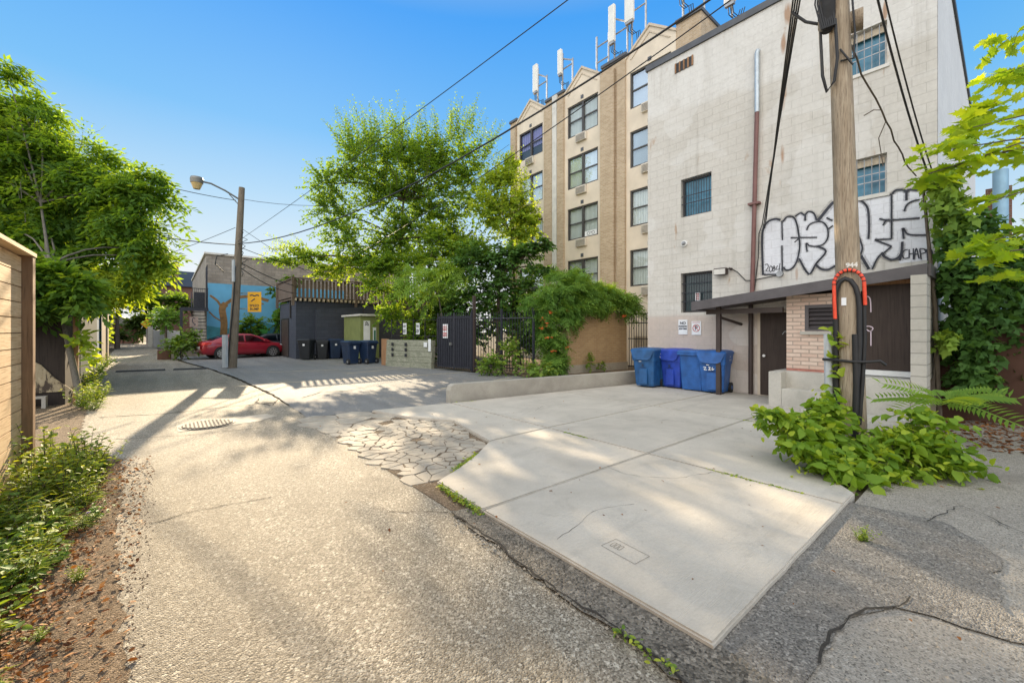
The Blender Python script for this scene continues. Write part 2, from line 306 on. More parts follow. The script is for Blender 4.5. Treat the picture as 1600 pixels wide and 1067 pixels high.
# ------------------------------------------------------------------ mesh helpers
class MB:
    def __init__(s): s.v = []; s.f = []; s.sm = []
    def add(s, vs, fs, smooth=False):
        o = len(s.v); s.v += [tuple(p) for p in vs]; s.f += [tuple(i + o for i in f) for f in fs]; s.sm += [smooth] * len(fs); return s
    def box(s, x0, x1, y0, y1, z0, z1):
        return s.add([(x0, y0, z0), (x1, y0, z0), (x1, y1, z0), (x0, y1, z0), (x0, y0, z1), (x1, y0, z1), (x1, y1, z1), (x0, y1, z1)],
                     [(3, 2, 1, 0), (4, 5, 6, 7), (0, 1, 5, 4), (1, 2, 6, 5), (2, 3, 7, 6), (3, 0, 4, 7)])
    def bev(s, x0, x1, y0, y1, z0, z1, b=.01):
        bm = bmesh.new(); bmesh.ops.create_cube(bm, size=1)
        for v in bm.verts: v.co = Vector(((x0 + x1) / 2 + v.co.x * (x1 - x0), (y0 + y1) / 2 + v.co.y * (y1 - y0), (z0 + z1) / 2 + v.co.z * (z1 - z0)))
        bmesh.ops.bevel(bm, geom=bm.edges[:], offset=b, segments=2, affect='EDGES', profile=.5)
        return s.frombm(bm)
    def frombm(s, bm):
        bm.verts.ensure_lookup_table(); bm.verts.index_update()
        s.add([v.co[:] for v in bm.verts], [[v.index for v in f.verts] for f in bm.faces]); bm.free(); return s
    def wall(s, a, b, z0, z1, t=.1, zb=None):
        ax, ay = a; bx, by = b; d = math.hypot(bx - ax, by - ay); nx, ny = -(by - ay) / d * t / 2, (bx - ax) / d * t / 2
        z2, z3 = zb if zb else (z0, z1)
        return s.add([(ax + nx, ay + ny, z0), (bx + nx, by + ny, z2), (bx - nx, by - ny, z2), (ax - nx, ay - ny, z0), (ax + nx, ay + ny, z1), (bx + nx, by + ny, z3), (bx - nx, by - ny, z3), (ax - nx, ay - ny, z1)],
                     [(0, 1, 2, 3), (7, 6, 5, 4), (0, 4, 5, 1), (1, 5, 6, 2), (2, 6, 7, 3), (3, 7, 4, 0)])
    def prism(s, poly, ax, h0, h1):
        n = len(poly)
        def P(p, h): return {'x': (h, p[0], p[1]), 'y': (p[0], h, p[1]), 'z': (p[0], p[1], h)}[ax]
        return s.add([P(p, h0) for p in poly] + [P(p, h1) for p in poly],
                     [tuple(range(n))[::-1], tuple(range(n, 2 * n))] + [(i, (i + 1) % n, (i + 1) % n + n, i + n) for i in range(n)])
    def tube(s, pts, r, n=8, cap=True):
        pts = [Vector(p) for p in pts]; rs = r if isinstance(r, (list, tuple)) else [r] * len(pts)
        vs = []; fs = []; up = None
        for i, p in enumerate(pts):
            d = (pts[min(i + 1, len(pts) - 1)] - pts[max(i - 1, 0)])
            d = d.normalized() if d.length > 1e-9 else Vector((0, 0, 1))
            if up is None:
                up = d.orthogonal().normalized()
            up = (up - d * up.dot(d)); up = up.normalized() if up.length > 1e-6 else d.orthogonal().normalized()
            w = d.cross(up)
            for k in range(n):
                a = 2 * math.pi * k / n; vs.append(p + (up * math.cos(a) + w * math.sin(a)) * rs[i])
        for i in range(len(pts) - 1):
            for k in range(n): fs.append((i * n + k, i * n + (k + 1) % n, (i + 1) * n + (k + 1) % n, (i + 1) * n + k))
        o = len(fs)
        s.add(vs, fs, n > 4)
        if cap: s.add([vs[k] for k in range(n)] + [vs[-n + k] for k in range(n)], [tuple(range(n))[::-1], tuple(range(n, 2 * n))])
        return s
    def quad(s, a, b, c, d): return s.add([a, b, c, d], [(0, 1, 2, 3)])
    def mesh(s, name, off=(0, 0, 0)):
        me = bpy.data.meshes.new(name)
        ox, oy, oz = off
        me.from_pydata([(x - ox, y - oy, z - oz) for x, y, z in s.v], [], s.f); me.update()
        me.polygons.foreach_set('use_smooth', s.sm)
        bm = bmesh.new(); bm.from_mesh(me); bmesh.ops.recalc_face_normals(bm, faces=bm.faces[:]); bm.to_mesh(me); bm.free()
        return me
    def build(s, name, mat, parent=None, label=None):
        off = (0, 0, 0); p = parent
        while p is not None:
            off = tuple(a + b for a, b in zip(off, p.location)); p = p.parent
        o = bpy.data.objects.new(name, s.mesh(name, off)); C.objects.link(o)
        o.data.materials.append(M[mat] if isinstance(mat, str) else mat)
        if parent: o.parent = parent
        if label: o['label'] = label
        return o

def tag(o, label, cat, group=None):
    o['label'] = label; o['category'] = cat
    if group: o['group'] = group
    return o
def thing(name, label, cat, loc=(0, 0, 0), group=None, rz=0):
    o = bpy.data.objects.new(name, None); C.objects.link(o); o.location = loc; o.rotation_euler = (0, 0, rz)
    o.empty_display_size = .2
    return tag(o, label, cat, group)
def solo(mb, name, mat, label, cat, loc=(0, 0, 0), group=None):
    o = bpy.data.objects.new(name, mb.mesh(name, loc)); C.objects.link(o); o.location = loc
    o.data.materials.append(M[mat] if isinstance(mat, str) else mat)
    return tag(o, label, cat, group)
def struct(mb, name, mat):
    o = bpy.data.objects.new(name, mb.mesh(name)); C.objects.link(o)
    o.data.materials.append(M[mat]); o['kind'] = 'structure'; return o
def dup(root, loc, rz=0, label=None, group=None):
    r = root.copy(); C.objects.link(r); r.location = loc; r.rotation_euler = (0, 0, rz)
    if label: r['label'] = label
    if group: r['group'] = group
    for ch in list(root.children):
        c = ch.copy(); C.objects.link(c); c.parent = r
        for g in list(ch.children):
            d = g.copy(); C.objects.link(d); d.parent = c
    return r
def text(s, body, size, o, ax, ay, bold=0):
    """adds lettering to MB s, centred at o, along ax, up ay"""
    cu = bpy.data.curves.new('lettering', 'FONT'); cu.body = body; cu.size = size; cu.align_x = 'CENTER'; cu.align_y = 'CENTER'; cu.offset = bold
    ob = bpy.data.objects.new('lettering', cu); C.objects.link(ob)
    dg = bpy.context.evaluated_depsgraph_get(); dg.update()
    me = bpy.data.meshes.new_from_object(ob.evaluated_get(dg))
    o = Vector(o); ax = Vector(ax); ay = Vector(ay)
    s.add([o + ax * v.co.x + ay * v.co.y for v in me.vertices], [list(p.vertices) for p in me.polygons])
    bpy.data.objects.remove(ob); bpy.data.curves.remove(cu); bpy.data.meshes.remove(me)
    return s
def ribbon(s, pts, w, to3):
    """flat stroke of width w through 2D points, mapped with to3"""
    pts = [Vector(p) for p in pts]
    # smooth (Catmull-Rom)
    q = []
    if len(pts) > 2:
        for i in range(len(pts) - 1):
            p0 = pts[max(i - 1, 0)]; p1 = pts[i]; p2 = pts[i + 1]; p3 = pts[min(i + 2, len(pts) - 1)]
            for k in range(4):
                t = k / 4
                q.append(.5 * ((2 * p1) + (p2 - p0) * t + (2 * p0 - 5 * p1 + 4 * p2 - p3) * t * t + (3 * p1 - p0 - 3 * p2 + p3) * t ** 3))
        q.append(pts[-1])
    else: q = pts
    L = []; Rr = []
    for i, p in enumerate(q):
        d = q[min(i + 1, len(q) - 1)] - q[max(i - 1, 0)]
        d = d.normalized() if d.length > 1e-9 else Vector((1, 0))
        n = Vector((-d.y, d.x)) * w / 2; L.append(to3(p + n)); Rr.append(to3(p - n))
    n = len(q)
    s.add(L + Rr, [(i, i + 1, i + 1 + n, i + n) for i in range(n - 1)])
    return s

# ------------------------------------------------------------------ foliage
def nrm(a): return a / np.maximum(np.linalg.norm(a, axis=-1, keepdims=True), 1e-9)
def TM(verts, faces): return (np.array(verts, float), np.array(faces, int))
OVAL = TM([(0, 0, 0), (.3, .27, .07), (.7, .22, .05), (1, 0, -.06), (.7, -.22, .05), (.3, -.27, .07)], [(0, 1, 2, 3), (0, 3, 4, 5)])
HEART = TM([(0, 0, 0), (.02, .26, .05), (.42, .36, .08), (.8, .17, .0), (1, 0, -.12), (.8, -.17, 0), (.42, -.36, .08), (.02, -.26, .05), (.42, 0, 0)],
           [(0, 8, 2, 1), (8, 4, 3, 2), (0, 7, 6, 8), (8, 6, 5, 4)])
BLADE = TM([(0, .035, 0), (.5, .04, .06), (1, 0, -.2), (.5, -.04, .06), (0, -.035, 0), (.5, 0, .03)], [(0, 1, 5, 4), (1, 2, 3, 5)])
def _maple():
    pts = [(0, 0), (-.05, .3), (.12, .28), (.15, .52), (.3, .38), (.42, .62), (.52, .3), (.72, .34), (.66, .16), (1.05, 0)]
    v = [(.35, 0, .0)] + [(x, y, .10 * abs(y)) for x, y in pts] + [(x, -y, .10 * abs(y)) for x, y in pts[1:-1]]
    n = len(pts); f = []
    for i in range(1, n): f.append((0, i, i + 1))
    m = [1] + list(range(n + 1, n + 1 + n - 2)) + [n]
    for i in range(len(m) - 1): f.append((0, m[i + 1], m[i]))
    return TM(v, f)
MAPLE = _maple()
IVY = TM([(.25, 0, 0), (0, 0, 0), (-.05, .35, .05), (.3, .5, .02), (.42, .28, .04), (1, 0, -.1), (.42, -.28, .04), (.3, -.5, .02), (-.05, -.35, .05)],
         [(0, 1, 2), (0, 2, 3), (0, 3, 4), (0, 4, 5), (0, 5, 6), (0, 6, 7), (0, 7, 8), (0, 8, 1)])
def compound(n, ll, lw, droop):
    v = []; f = []
    def leaf(x, z, ang, sgn):
        o = len(v); c, s_ = math.cos(ang), math.sin(ang) * sgn
        for a, b, h in ((0, 0, 0), (.45, lw, -.02), (1, 0, -.22), (.45, -lw, -.02)):
            v.append((x + (a * c - b * s_) * ll, (a * s_ + b * c) * ll, z + h * ll))
        f.append((o, o + 1, o + 2, o + 3))
    for i in range(n):
        t = .18 + .8 * i / n; z = -droop * t * t
        leaf(t, z, 1.15, 1); leaf(t, z, 1.15, -1)
    leaf(1, -droop, 0, 1)
    o = len(v); w = .012
    v.extend([(0, w, 0), (.5, w, -droop * .25), (1, w, -droop), (1, -w, -droop), (.5, -w, -droop * .25), (0, -w, 0)])
    f.extend([(o, o + 1, o + 4, o + 5), (o + 1, o + 2, o + 3, o + 4)])
    return TM(v, f)
COMP3 = compound(2, .52, .21, .25)
COMP = compound(6, .30, .14, .25)
FROND = compound(14, .27, .13, .62)
TRUMPET = compound(4, .36, .17, .2)

class Fol:
    def __init__(s): s.V = []; s.F = []; s.T = []; s.o = 0
    def add(s, P, D, N, S, tm, tint):
        tv, tf = tm
        D = nrm(D); N = N - D * (N * D).sum(-1, keepdims=True); N = nrm(N); B = np.cross(N, D)
        S = np.broadcast_to(np.asarray(S, float), (len(P),))
        V = P[:, None, :] + S[:, None, None] * (tv[None, :, 0:1] * D[:, None, :] + tv[None, :, 1:2] * B[:, None, :] + tv[None, :, 2:3] * N[:, None, :])
        F = (tf[None] + (np.arange(len(P)) * len(tv))[:, None, None] + s.o)
        s.V.append(V.reshape(-1, 3)); s.F.append(F.reshape(-1, tf.shape[1])); s.T.append(np.repeat(np.clip(tint, 0, 1), len(tf)))
        s.o += len(P) * len(tv)
    def build(s, name, mat, parent=None):
        off = np.zeros(3); p = parent
        while p is not None: off += np.array(p.location); p = p.parent
        V = np.concatenate(s.V) - off
        me = bpy.data.meshes.new(name); me.vertices.add(len(V)); me.vertices.foreach_set('co', V.astype(np.float32).ravel())
        nl = sum(f.size for f in s.F); me.loops.add(nl); me.loops.foreach_set('vertex_index', np.concatenate([f.ravel() for f in s.F]).astype(np.int32))
        tot = np.concatenate([np.full(len(f), f.shape[1]) for f in s.F]); me.polygons.add(len(tot))
        st = np.concatenate([[0], np.cumsum(tot)[:-1]]); me.polygons.foreach_set('loop_start', st.astype(np.int32))
        me.update(calc_edges=True)
        at = me.attributes.new('tint', 'FLOAT', 'FACE'); at.data.foreach_set('value', np.concatenate(s.T).astype(np.float32))
        o = bpy.data.objects.new(name, me); C.objects.link(o); me.materials.append(M[mat])
        if parent: o.parent = parent
        return o
def clump(fol, wood, c, r, ntw, nlf, size, tm, up=.35, droop=.25, jitter=.5, tint=(.15, .6), wr=.006, inner=.12, face_up=1., lat=.85, fill=.45, woodfrac=.35):
    c = np.array(c, float); r = np.array(r, float) * np.ones(3)
    d = rng.normal(size=(ntw, 3)); d[:, 2] += up * 1.2; d = nrm(d)
    rad = fill + (1.08 - fill) * rng.random((ntw, 1)) ** .6
    E = c + d * r * rad; S0 = c + d * r * inner + rng.normal(size=(ntw, 3)) * .05 * r
    t = np.linspace(.22, 1, nlf)[None, :, None] + rng.normal(size=(ntw, nlf, 1)) * .03
    seg = E - S0; ln = np.linalg.norm(seg, axis=1)[:, None, None]
    P = S0[:, None] + seg[:, None] * t
    P[:, :, 2:3] -= droop * ln * .45 * t ** 2
    td = nrm(seg)[:, None] * np.ones((1, nlf, 1))
    side = nrm(np.cross(td, np.array([0, 0, 1.]) + rng.normal(size=td.shape) * .3))
    sg = np.where((np.arange(nlf) % 2) == 0, 1., -1.)[None, :, None]
    D = td * .55 + side * sg * lat + rng.normal(size=td.shape) * jitter * .5; D[:, :, 2] -= droop * 1.1
    N = rng.normal(size=td.shape) * jitter; N[:, :, 2] += face_up
    n = ntw * nlf
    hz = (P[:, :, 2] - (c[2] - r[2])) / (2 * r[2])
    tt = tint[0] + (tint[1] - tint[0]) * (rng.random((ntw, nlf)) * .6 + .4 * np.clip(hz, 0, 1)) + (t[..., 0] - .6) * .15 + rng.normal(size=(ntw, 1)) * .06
    sz = size * (.65 + .6 * rng.random(n))
    fol.add(P.reshape(n, 3), D.reshape(n, 3), N.reshape(n, 3), sz, tm, tt.ravel())
    if wood is not None:
        for i in range(int(ntw * woodfrac)):
            L = float(ln[i, 0, 0]); a = S0[i]; b = S0[i] + seg[i]; m = (a + b) / 2
            wood.tube([a, m - np.array([0, 0, droop * L * .11]), b - np.array([0, 0, droop * L * .42])], [wr, wr * .7, wr * .25], 3, False)
def shoots(fol, wood, org, c, r, n, L, m, size, tm, tint, up=.7, rmin=.55):
    c = np.array(c, float); r = np.array(r, float); org = np.array(org, float)
    d = nrm(rng.normal(size=(n, 3)) + np.array([0, 0, .35])); A = c + d * r * (rmin + (1 - rmin) * rng.random((n, 1)) ** .5)
    g = nrm(nrm(A - org) + np.array([0, 0, up]) + rng.normal(size=(n, 3)) * .18); ln = L * (.55 + .6 * rng.random((n, 1)))
    t = np.linspace(.0, 1, m)[None, :, None]; bend = rng.normal(size=(n, 1, 3)) * .12; bend[..., 2] -= .12
    P = A[:, None] + g[:, None] * ln[:, None] * t + bend * ln[:, None] * t ** 2
    k = np.arange(m)[None, :] * 2.4 + rng.random((n, 1)) * 6.3
    e1 = nrm(np.cross(g, np.array([.3, .2, 1.]))); e2 = np.cross(g, e1)
    D = g[:, None] * .55 + e1[:, None] * np.cos(k)[..., None] + e2[:, None] * np.sin(k)[..., None] + rng.normal(size=(n, m, 3)) * .2; D[..., 2] -= .25
    N = rng.normal(size=(n, m, 3)) * .5; N[..., 2] += 1
    tt = tint[0] + (tint[1] - tint[0]) * (rng.random((n, m)) * .6 + .4 * t[..., 0]) + rng.normal(size=(n, 1)) * .08
    sz = (size * (1.12 - .5 * t[..., 0]) * (.7 + .5 * rng.random((n, m)))).ravel()
    P = P + D * .02
    fol.add(P.reshape(-1, 3), D.reshape(-1, 3), N.reshape(-1, 3), sz, tm, tt.ravel())
    if wood is not None:
        for i in range(0, n, 2): wood.tube([tuple(P[i, 0]), tuple(P[i, m // 2]), tuple(P[i, -1])], [.010, .006, .003], 3, False)
def limb(wood, a, b, r0, r1, bend=.15, n=5):
    a = Vector(a); b = Vector(b); L = (b - a).length; off = Vector(rng.normal(size=3)) * bend * L * .5
    pts = []; rs = []
    for i in range(n + 1):
        t = i / n; p = a.lerp(b, t) + off * math.sin(math.pi * t) * .6; p.z += L * .10 * math.sin(math.pi * t)
        pts.append(p); rs.append(r0 + (r1 - r0) * t)
    wood.tube(pts, rs, 6, False)
SUN_E = 13.0; SKY_S = .28; SKY_MIX = .85; SKY_FILL = 3.1
# ------------------------------------------------------------------ ground
def rough(poly, amp=.02, step=.12, seed=1, closed=True):
    r = random.Random(seed); out = []; n = len(poly)
    for i in range(n if closed else n - 1):
        a = Vector(poly[i]); b = Vector(poly[(i + 1) % n]); k = max(1, int((b - a).length / step))
        for j in range(k):
            p = a.lerp(b, j / k); out.append((p.x + r.uniform(-amp, amp), p.y + r.uniform(-amp, amp)))
    if not closed: out.append(poly[-1])
    return out
def sheet(name, poly, z, mat):
    m = MB(); m.add([(x, y, z) for x, y in poly], [tuple(range(len(poly)))]); return struct(m, name, mat)
sheet('ground', [(-250, -250), (250, -250), (250, 250), (-250, 250)], -.10, 'ground')
alley = [(-.2, -8), (2.3, -8), (2.12, .9), (2.05, 2), (2.02, 4.8), (2.05, 8.4), (2.02, 12), (1.75, 17), (1.3, 22), (.6, 27), (.0, 33), (-.6, 45), (-1.6, 75), (-5, 75), (-3.3, 45), (-2.7, 33), (-2.35, 27), (-1.9, 20), (-1.5, 14), (-1.15, 9), (-.55, 7.2), (-.42, 5.5), (-.36, 4), (-.2, 2.7)]
sheet('alley_road', rough(alley, .03, .3, 3), -.05, 'alley')
sheet('parking_lot', rough([(2.0, 8.3), (4.9, 7.95), (9.0, 8.4), (10.6, 10.8), (9.4, 13.2), (9.2, 16), (8.4, 18.6), (9.6, 22), (9.6, 26), (5.6, 25.9), (5.6, 33), (.3, 33), (.75, 27), (1.4, 22), (1.85, 17), (2.08, 12)], .03, .3, 4), -.044, 'lot')
sheet('lane_pavement', [(1.7, .93), (2.3, -8), (16, -8), (12, .4), (11.3, .93)], -.046, 'apron')
sheet('asphalt_patch', rough([(2.0, 1.04), (4.7, 1.04), (5.0, .98), (5.1, .33), (4.79, .1), (4.6, .03), (4.16, .05), (3.74, .0), (3.6, -.25), (3.45, -.1), (3.3, .42), (3.08, .55), (2.74, .60), (2.45, .58), (2.2, .60), (1.95, .3)], .02, .09, 5), -.034, 'patch')
sheet('asphalt_trench', rough([(1.95, 3.21), (2.2, 3.15), (2.2, .95), (2.13, .4), (2.1, -.6), (1.75, -.6), (1.80, .4), (1.83, .97), (1.87, 1.38), (1.87, 1.94), (1.92, 2.48)], .022, .06, 6), -.030, 'trench')
sheet('slab_bed', [(1.98, .97), (5.18, .97), (5.6, 1.0), (11.3, .9), (11.3, 8.0), (9, 8.4), (2.05, 8.5), (1.99, 5)], -.046, 'dirt')
sheet('side_yard', rough([(-.10, -8), (-.1, -2), (-.12, 1), (-.16, 2.7), (-.28, 4), (-.34, 5.5), (-.46, 7.2), (-1.05, 9), (-1.4, 14), (-6, 14), (-6, -8)], .035, .07, 31), -.045, 'dirt')
sheet('planting_bed', [(4.95, 8.1), (11.3, 7.3), (16.5, 7.3), (16.5, 22), (9.6, 22), (8.6, 18.6), (9.1, 15.5), (9.15, 13.3), (9.7, 11.2), (9.0, 8.6)], -.022, 'dirt')

def slab(poly, seed, depth=.2, b=.012):
    bm = bmesh.new(); q = rough(poly, .004, .25, seed)
    f = bm.faces.new([bm.verts.new((x, y, 0)) for x, y in q]); ex = bmesh.ops.extrude_face_region(bm, geom=[f])
    bmesh.ops.translate(bm, vec=(0, 0, -depth), verts=[v for v in ex['geom'] if isinstance(v, bmesh.types.BMVert)])
    bm.normal_update()
    ed = [e for e in bm.edges if all(abs(v.co.z) < 1e-6 for v in e.verts)]
    bmesh.ops.bevel(bm, geom=ed, offset=b, segments=2, affect='EDGES')
    struct(MB().frombm(bm), 'concrete_slab', 'slab')
for i, p in enumerate([
    [(2.14, .96), (4.785, .96), (4.785, 2.99), (2.16, 2.99)],
    [(4.80, .96), (5.19, .96), (5.5, 1.2), (6.2, 1.4), (7.88, 1.9), (7.89, 2.99), (4.80, 2.99)],
    [(7.905, 1.75), (9.88, 1.0), (11.28, 1.0), (11.28, 2.99), (7.905, 2.99)],
    [(2.16, 3.01), (4.785, 3.01), (4.785, 4.835), (3.55, 4.78), (3.04, 4.37), (2.62, 4.10), (2.2, 3.88)],
    [(4.81, 3.015), (7.89, 3.01), (7.89, 4.81), (4.81, 4.835)],
    [(7.905, 3.01), (11.28, 3.01), (11.28, 4.80), (7.905, 4.81)],
    [(3.58, 4.81), (4.785, 4.86), (4.785, 7.86), (3.15, 8.15), (3.4, 7.2), (3.9, 6.3), (3.7, 5.4)],
    [(4.81, 4.86), (7.89, 4.835), (7.89, 7.5), (4.81, 7.86)],
    [(7.905, 4.835), (11.28, 4.82), (11.28, 7.05), (7.905, 7.5)]]): slab(p, 20 + i)

sheet('joint_dirt', [(1.99, 3.3), (2.5, 3.9), (3.5, 4.8), (3.9, 6.3), (3.4, 7.2), (3.1, 8.3), (2.04, 8.46), (1.98, 6), (1.99, 4.8)], -.0445, 'dirt')
# broken slab pieces (Voronoi cells)
def inside(p, poly):
    x, y = p; c = False; n = len(poly)
    for i in range(n):
        x1, y1 = poly[i]; x2, y2 = poly[(i + 1) % n]
        if (y1 > y) != (y2 > y) and x < (x2 - x1) * (y - y1) / (y2 - y1) + x1: c = not c
    return c
def shards():
    reg = [(2.06, 8.45), (3.1, 8.3), (3.36, 7.2), (3.86, 6.3), (3.65, 5.4), (3.5, 4.82), (3.0, 4.40), (2.60, 4.13), (2.18, 3.92), (2.06, 3.9), (2.04, 4.2), (2.0, 5.0), (1.99, 6.3)]
    r = random.Random(11); pts = []
    for _ in range(6000):
        p = (r.uniform(1.5, 4.4), r.uniform(2.7, 9))
        d = r.choice((.10, .12, .15, .21)) if p[1] < 7.0 else .42
        if p[1] < 4.2: d = .28
        if all(((p[0] - q[0]) * .75) ** 2 + ((p[1] - q[1]) * 1.1) ** 2 > d * d for q in pts): pts.append(p)
    m = MB()
    for i, p in enumerate(pts):
        if not inside(p, reg): continue
        poly = [Vector((p[0] - 1, p[1] - 1)), Vector((p[0] + 1, p[1] - 1)), Vector((p[0] + 1, p[1] + 1)), Vector((p[0] - 1, p[1] + 1))]
        P = Vector(p)
        for j, q in enumerate(pts):
            if j == i: continue
            Q = Vector(q); d = Q - P; L = d.length
            if L > 1.4: continue
            nn = d / L; off = L / 2 - r.choice((.002, .003, .005, .009, .014)); new = []
            for k in range(len(poly)):
                a = poly[k]; b = poly[(k + 1) % len(poly)]; da = (a - P).dot(nn) - off; db = (b - P).dot(nn) - off
                if da <= 0: new.append(a)
                if da * db < 0: new.append(a.lerp(b, da / (da - db)))
            poly = new
            if len(poly) < 3: break
        if len(poly) < 3 or r.random() < .05: continue
        q = rough([(v.x, v.y) for v in poly], .008, .09, i)
        z = -.037 + r.uniform(-.005, .006); tx, ty = r.uniform(-.022, .022), r.uniform(-.022, .022)
        n = len(q); cx = sum(a for a, b in q) / n; cy = sum(b for a, b in q) / n
        zt = lambda x, y: z + (x - cx) * tx + (y - cy) * ty
        top = [(cx + (x - cx) * .985, cy + (y - cy) * .985, zt(x, y)) for x, y in q]; mid = [(x, y, zt(x, y) - .006) for x, y in q]; bot = [(x, y, -.09) for x, y in q]
        m.add(top + mid + bot, [tuple(range(n))] + [(k, (k + 1) % n, n + (k + 1) % n, n + k) for k in range(n)] + [(n + k, n + (k + 1) % n, 2 * n + (k + 1) % n, 2 * n + k) for k in range(n)])
    struct(m, 'cracked_pavement', 'shard')
shards()

def crack(pts, w, z, seed):
    m = MB(); q = rough(pts, .018, .07, seed, False); r = random.Random(seed)
    L = []; Rr = []
    for i, (x, y) in enumerate(q):
        a = Vector(q[max(i - 1, 0)]); b = Vector(q[min(i + 1, len(q) - 1)]); d = (b - a).normalized(); n = Vector((-d.y, d.x)) * w * r.uniform(.2, 1.) / 2
        L.append((x + n.x, y + n.y, z)); Rr.append((x - n.x, y - n.y, z))
    n = len(q); m.add(L + Rr, [(i, i + 1, i + 1 + n, i + n) for i in range(n - 1)])
    struct(m, 'pavement_crack', 'crackdark')
M['crackdark'] = simple('crack_dirt', (.035, .03, .024), .95, 0, .4, 30, obj=False)  # dark dirt lying in the cracks
crack([(-.11, 4.67), (.17, 4.76), (.79, 4.66)], .016, -.045, 1)
crack([(-1.0, 11.0), (-.02, 10.65), (.87, 10.75), (1.9, 10.7)], .045, -.045, 2)
crack([(1.7, 17.2), (1.98, 14.65), (2.06, 11.4)], .02, -.039, 3)
crack([(2.04, 11.21), (1.76, 10.34), (1.54, 10.94), (1.7, 11.6)], .05, -.045, 4)
crack([(2.45, .58), (2.74, .61), (3.08, .56), (3.32, .42), (3.5, .38)], .018, -.029, 5)
crack([(1.82, -.3), (1.82, .4), (1.85, .97), (1.89, 1.38), (1.88, 1.94), (1.93, 2.48), (1.96, 3.2)], .02, -.026, 6)
crack([(5.0, .45), (5.66, .28), (5.54, .12), (5.25, -.12), (4.9, -.5)], .02, -.029, 7)
crack([(-.9, 8.9), (-.5, 8.6), (.2, 8.25), (1.2, 8.1)], .02, -.045, 8)
crack([(2.05, 8.4), (2.6, 8.35), (3.6, 8.15), (4.7, 8.0)], .03, -.039, 9)
crack([(2.5, 11.0), (3.1, 11.6), (3.9, 11.5)], .05, -.039, 10)
crack([(1.55, 3.6), (1.78, 3.4), (1.95, 3.25)], .015, -.045, 12)
crack([(2.3, 2.2), (2.9, 2.35), (3.3, 2.2)], .005, .002, 13)
crack([(4.78, 2.1), (4.2, 2.3), (3.9, 2.7), (3.95, 2.98)], .006, .002, 14)
crack([(6.2, 4.8), (6.4, 4.2), (6.9, 3.8), (7.0, 3.03)], .007, .002, 15)
crack([(4.83, 6.2), (5.6, 6.0), (6.1, 6.3), (7.0, 6.1)], .007, .002, 16)
for i, L in enumerate(([(5.2, 16.0), (9.0, 17.2)], [(3.0, 18.5), (7.9, 17.4)], [(5.9, 10.2), (9.2, 11.0)], [(2.6, 14.6), (5.0, 14.0), (8.9, 13.6)])):
    m = MB(); ribbon(m, L, .09, lambda p: (p.x, p.y, -.040)); struct(m, 'parking_line', 'paintline')
# date stamp pressed into the slab
m = MB(); to = lambda p: (p.x, p.y, .003)
def loc(u, v): return (2.62 + u * .02 - v * .30, 1.62 + u * .30 + v * .02)
for L in ([(0, 0), (1, 0)], [(1, 0), (1, .55)], [(1, .55), (0, .55)], [(0, .55), (0, 0)]): ribbon(m, [loc(*p) for p in L], .0035, to)
for k in range(3): ribbon(m, [loc(.62 + k * .11, .14), (loc(.68 + k * .11, .18)), loc(.66 + k * .11, .36), loc(.6 + k * .11, .34), loc(.62 + k * .11, .14)], .004, to)
M['stampline'] = simple('pressed_line', (.20, .18, .15), .9, 0, .3, 20)
struct(m, 'slab_stamp', 'stampline')

# manhole
mh = thing('manhole_cover', 'round cast iron manhole cover with grid ribs set in the sunlit alley asphalt', 'manhole cover', (.54, 8.95, -.05))
m = MB(); n = 40
m.tube([(.54, 8.95, -.06), (.54, 8.95, -.036)], .40, n); m.build('frame', 'manhole', mh)
m = MB()
for k in range(-6, 7):
    h = math.sqrt(max(0, .36 ** 2 - (k * .055) ** 2))
    m.box(.54 + k * .055 - .014, .54 + k * .055 + .014, 8.95 - h, 8.95 + h, -.0358, -.022)
    m.box(.54 - h, .54 + h, 8.95 + k * .055 - .012, 8.95 + k * .055 + .012, -.0357, -.024)
m.build('grid', 'manhole', mh)
sheet('concrete_collar', rough([(.75, 8.6), (1.3, 8.7), (1.62, 9.05), (1.5, 9.35), (.9, 9.35), (.5, 9.5), (.1, 9.2), (.15, 8.6)], .02, .12, 9), -.045, 'shard')
# speed bumps
for (x0, y0, x1, y1, lb) in ((-1.55, 22.5, -.1, 22.2, 'black rubber speed bump strip across the left half of the alley'), (.2, 22.15, 1.25, 21.9, 'black rubber speed bump strip on the right half of the alley near the lamp pole')):
    m = MB(); d = Vector((x1 - x0, y1 - y0)); nn = Vector((-d.y, d.x)).normalized(); sec = [(-.15, -.05), (-.08, .0), (0, .012), (.08, .0), (.15, -.05)]
    a = [(x0 + nn.x * u, y0 + nn.y * u, h) for u, h in sec]; b = [(x1 + nn.x * u, y1 + nn.y * u, h) for u, h in sec]
    m.add(a + b, [(k, k + 1, k + 6, k + 5) for k in range(4)] + [(0, 1, 2, 3, 4), (9, 8, 7, 6, 5)])
    solo(m, 'speed_bump', 'rubber', lb, 'speed bump', ((x0 + x1) / 2, (y0 + y1) / 2, -.05))

# ------------------------------------------------------------------ grey block building
FX = 11.3
gb = thing('block_building', 'tall pale painted concrete block building with graffiti and barred windows', 'building', (FX, 4, 0))
Z1 = 9.5; Y0, Y1 = .85, 7.05
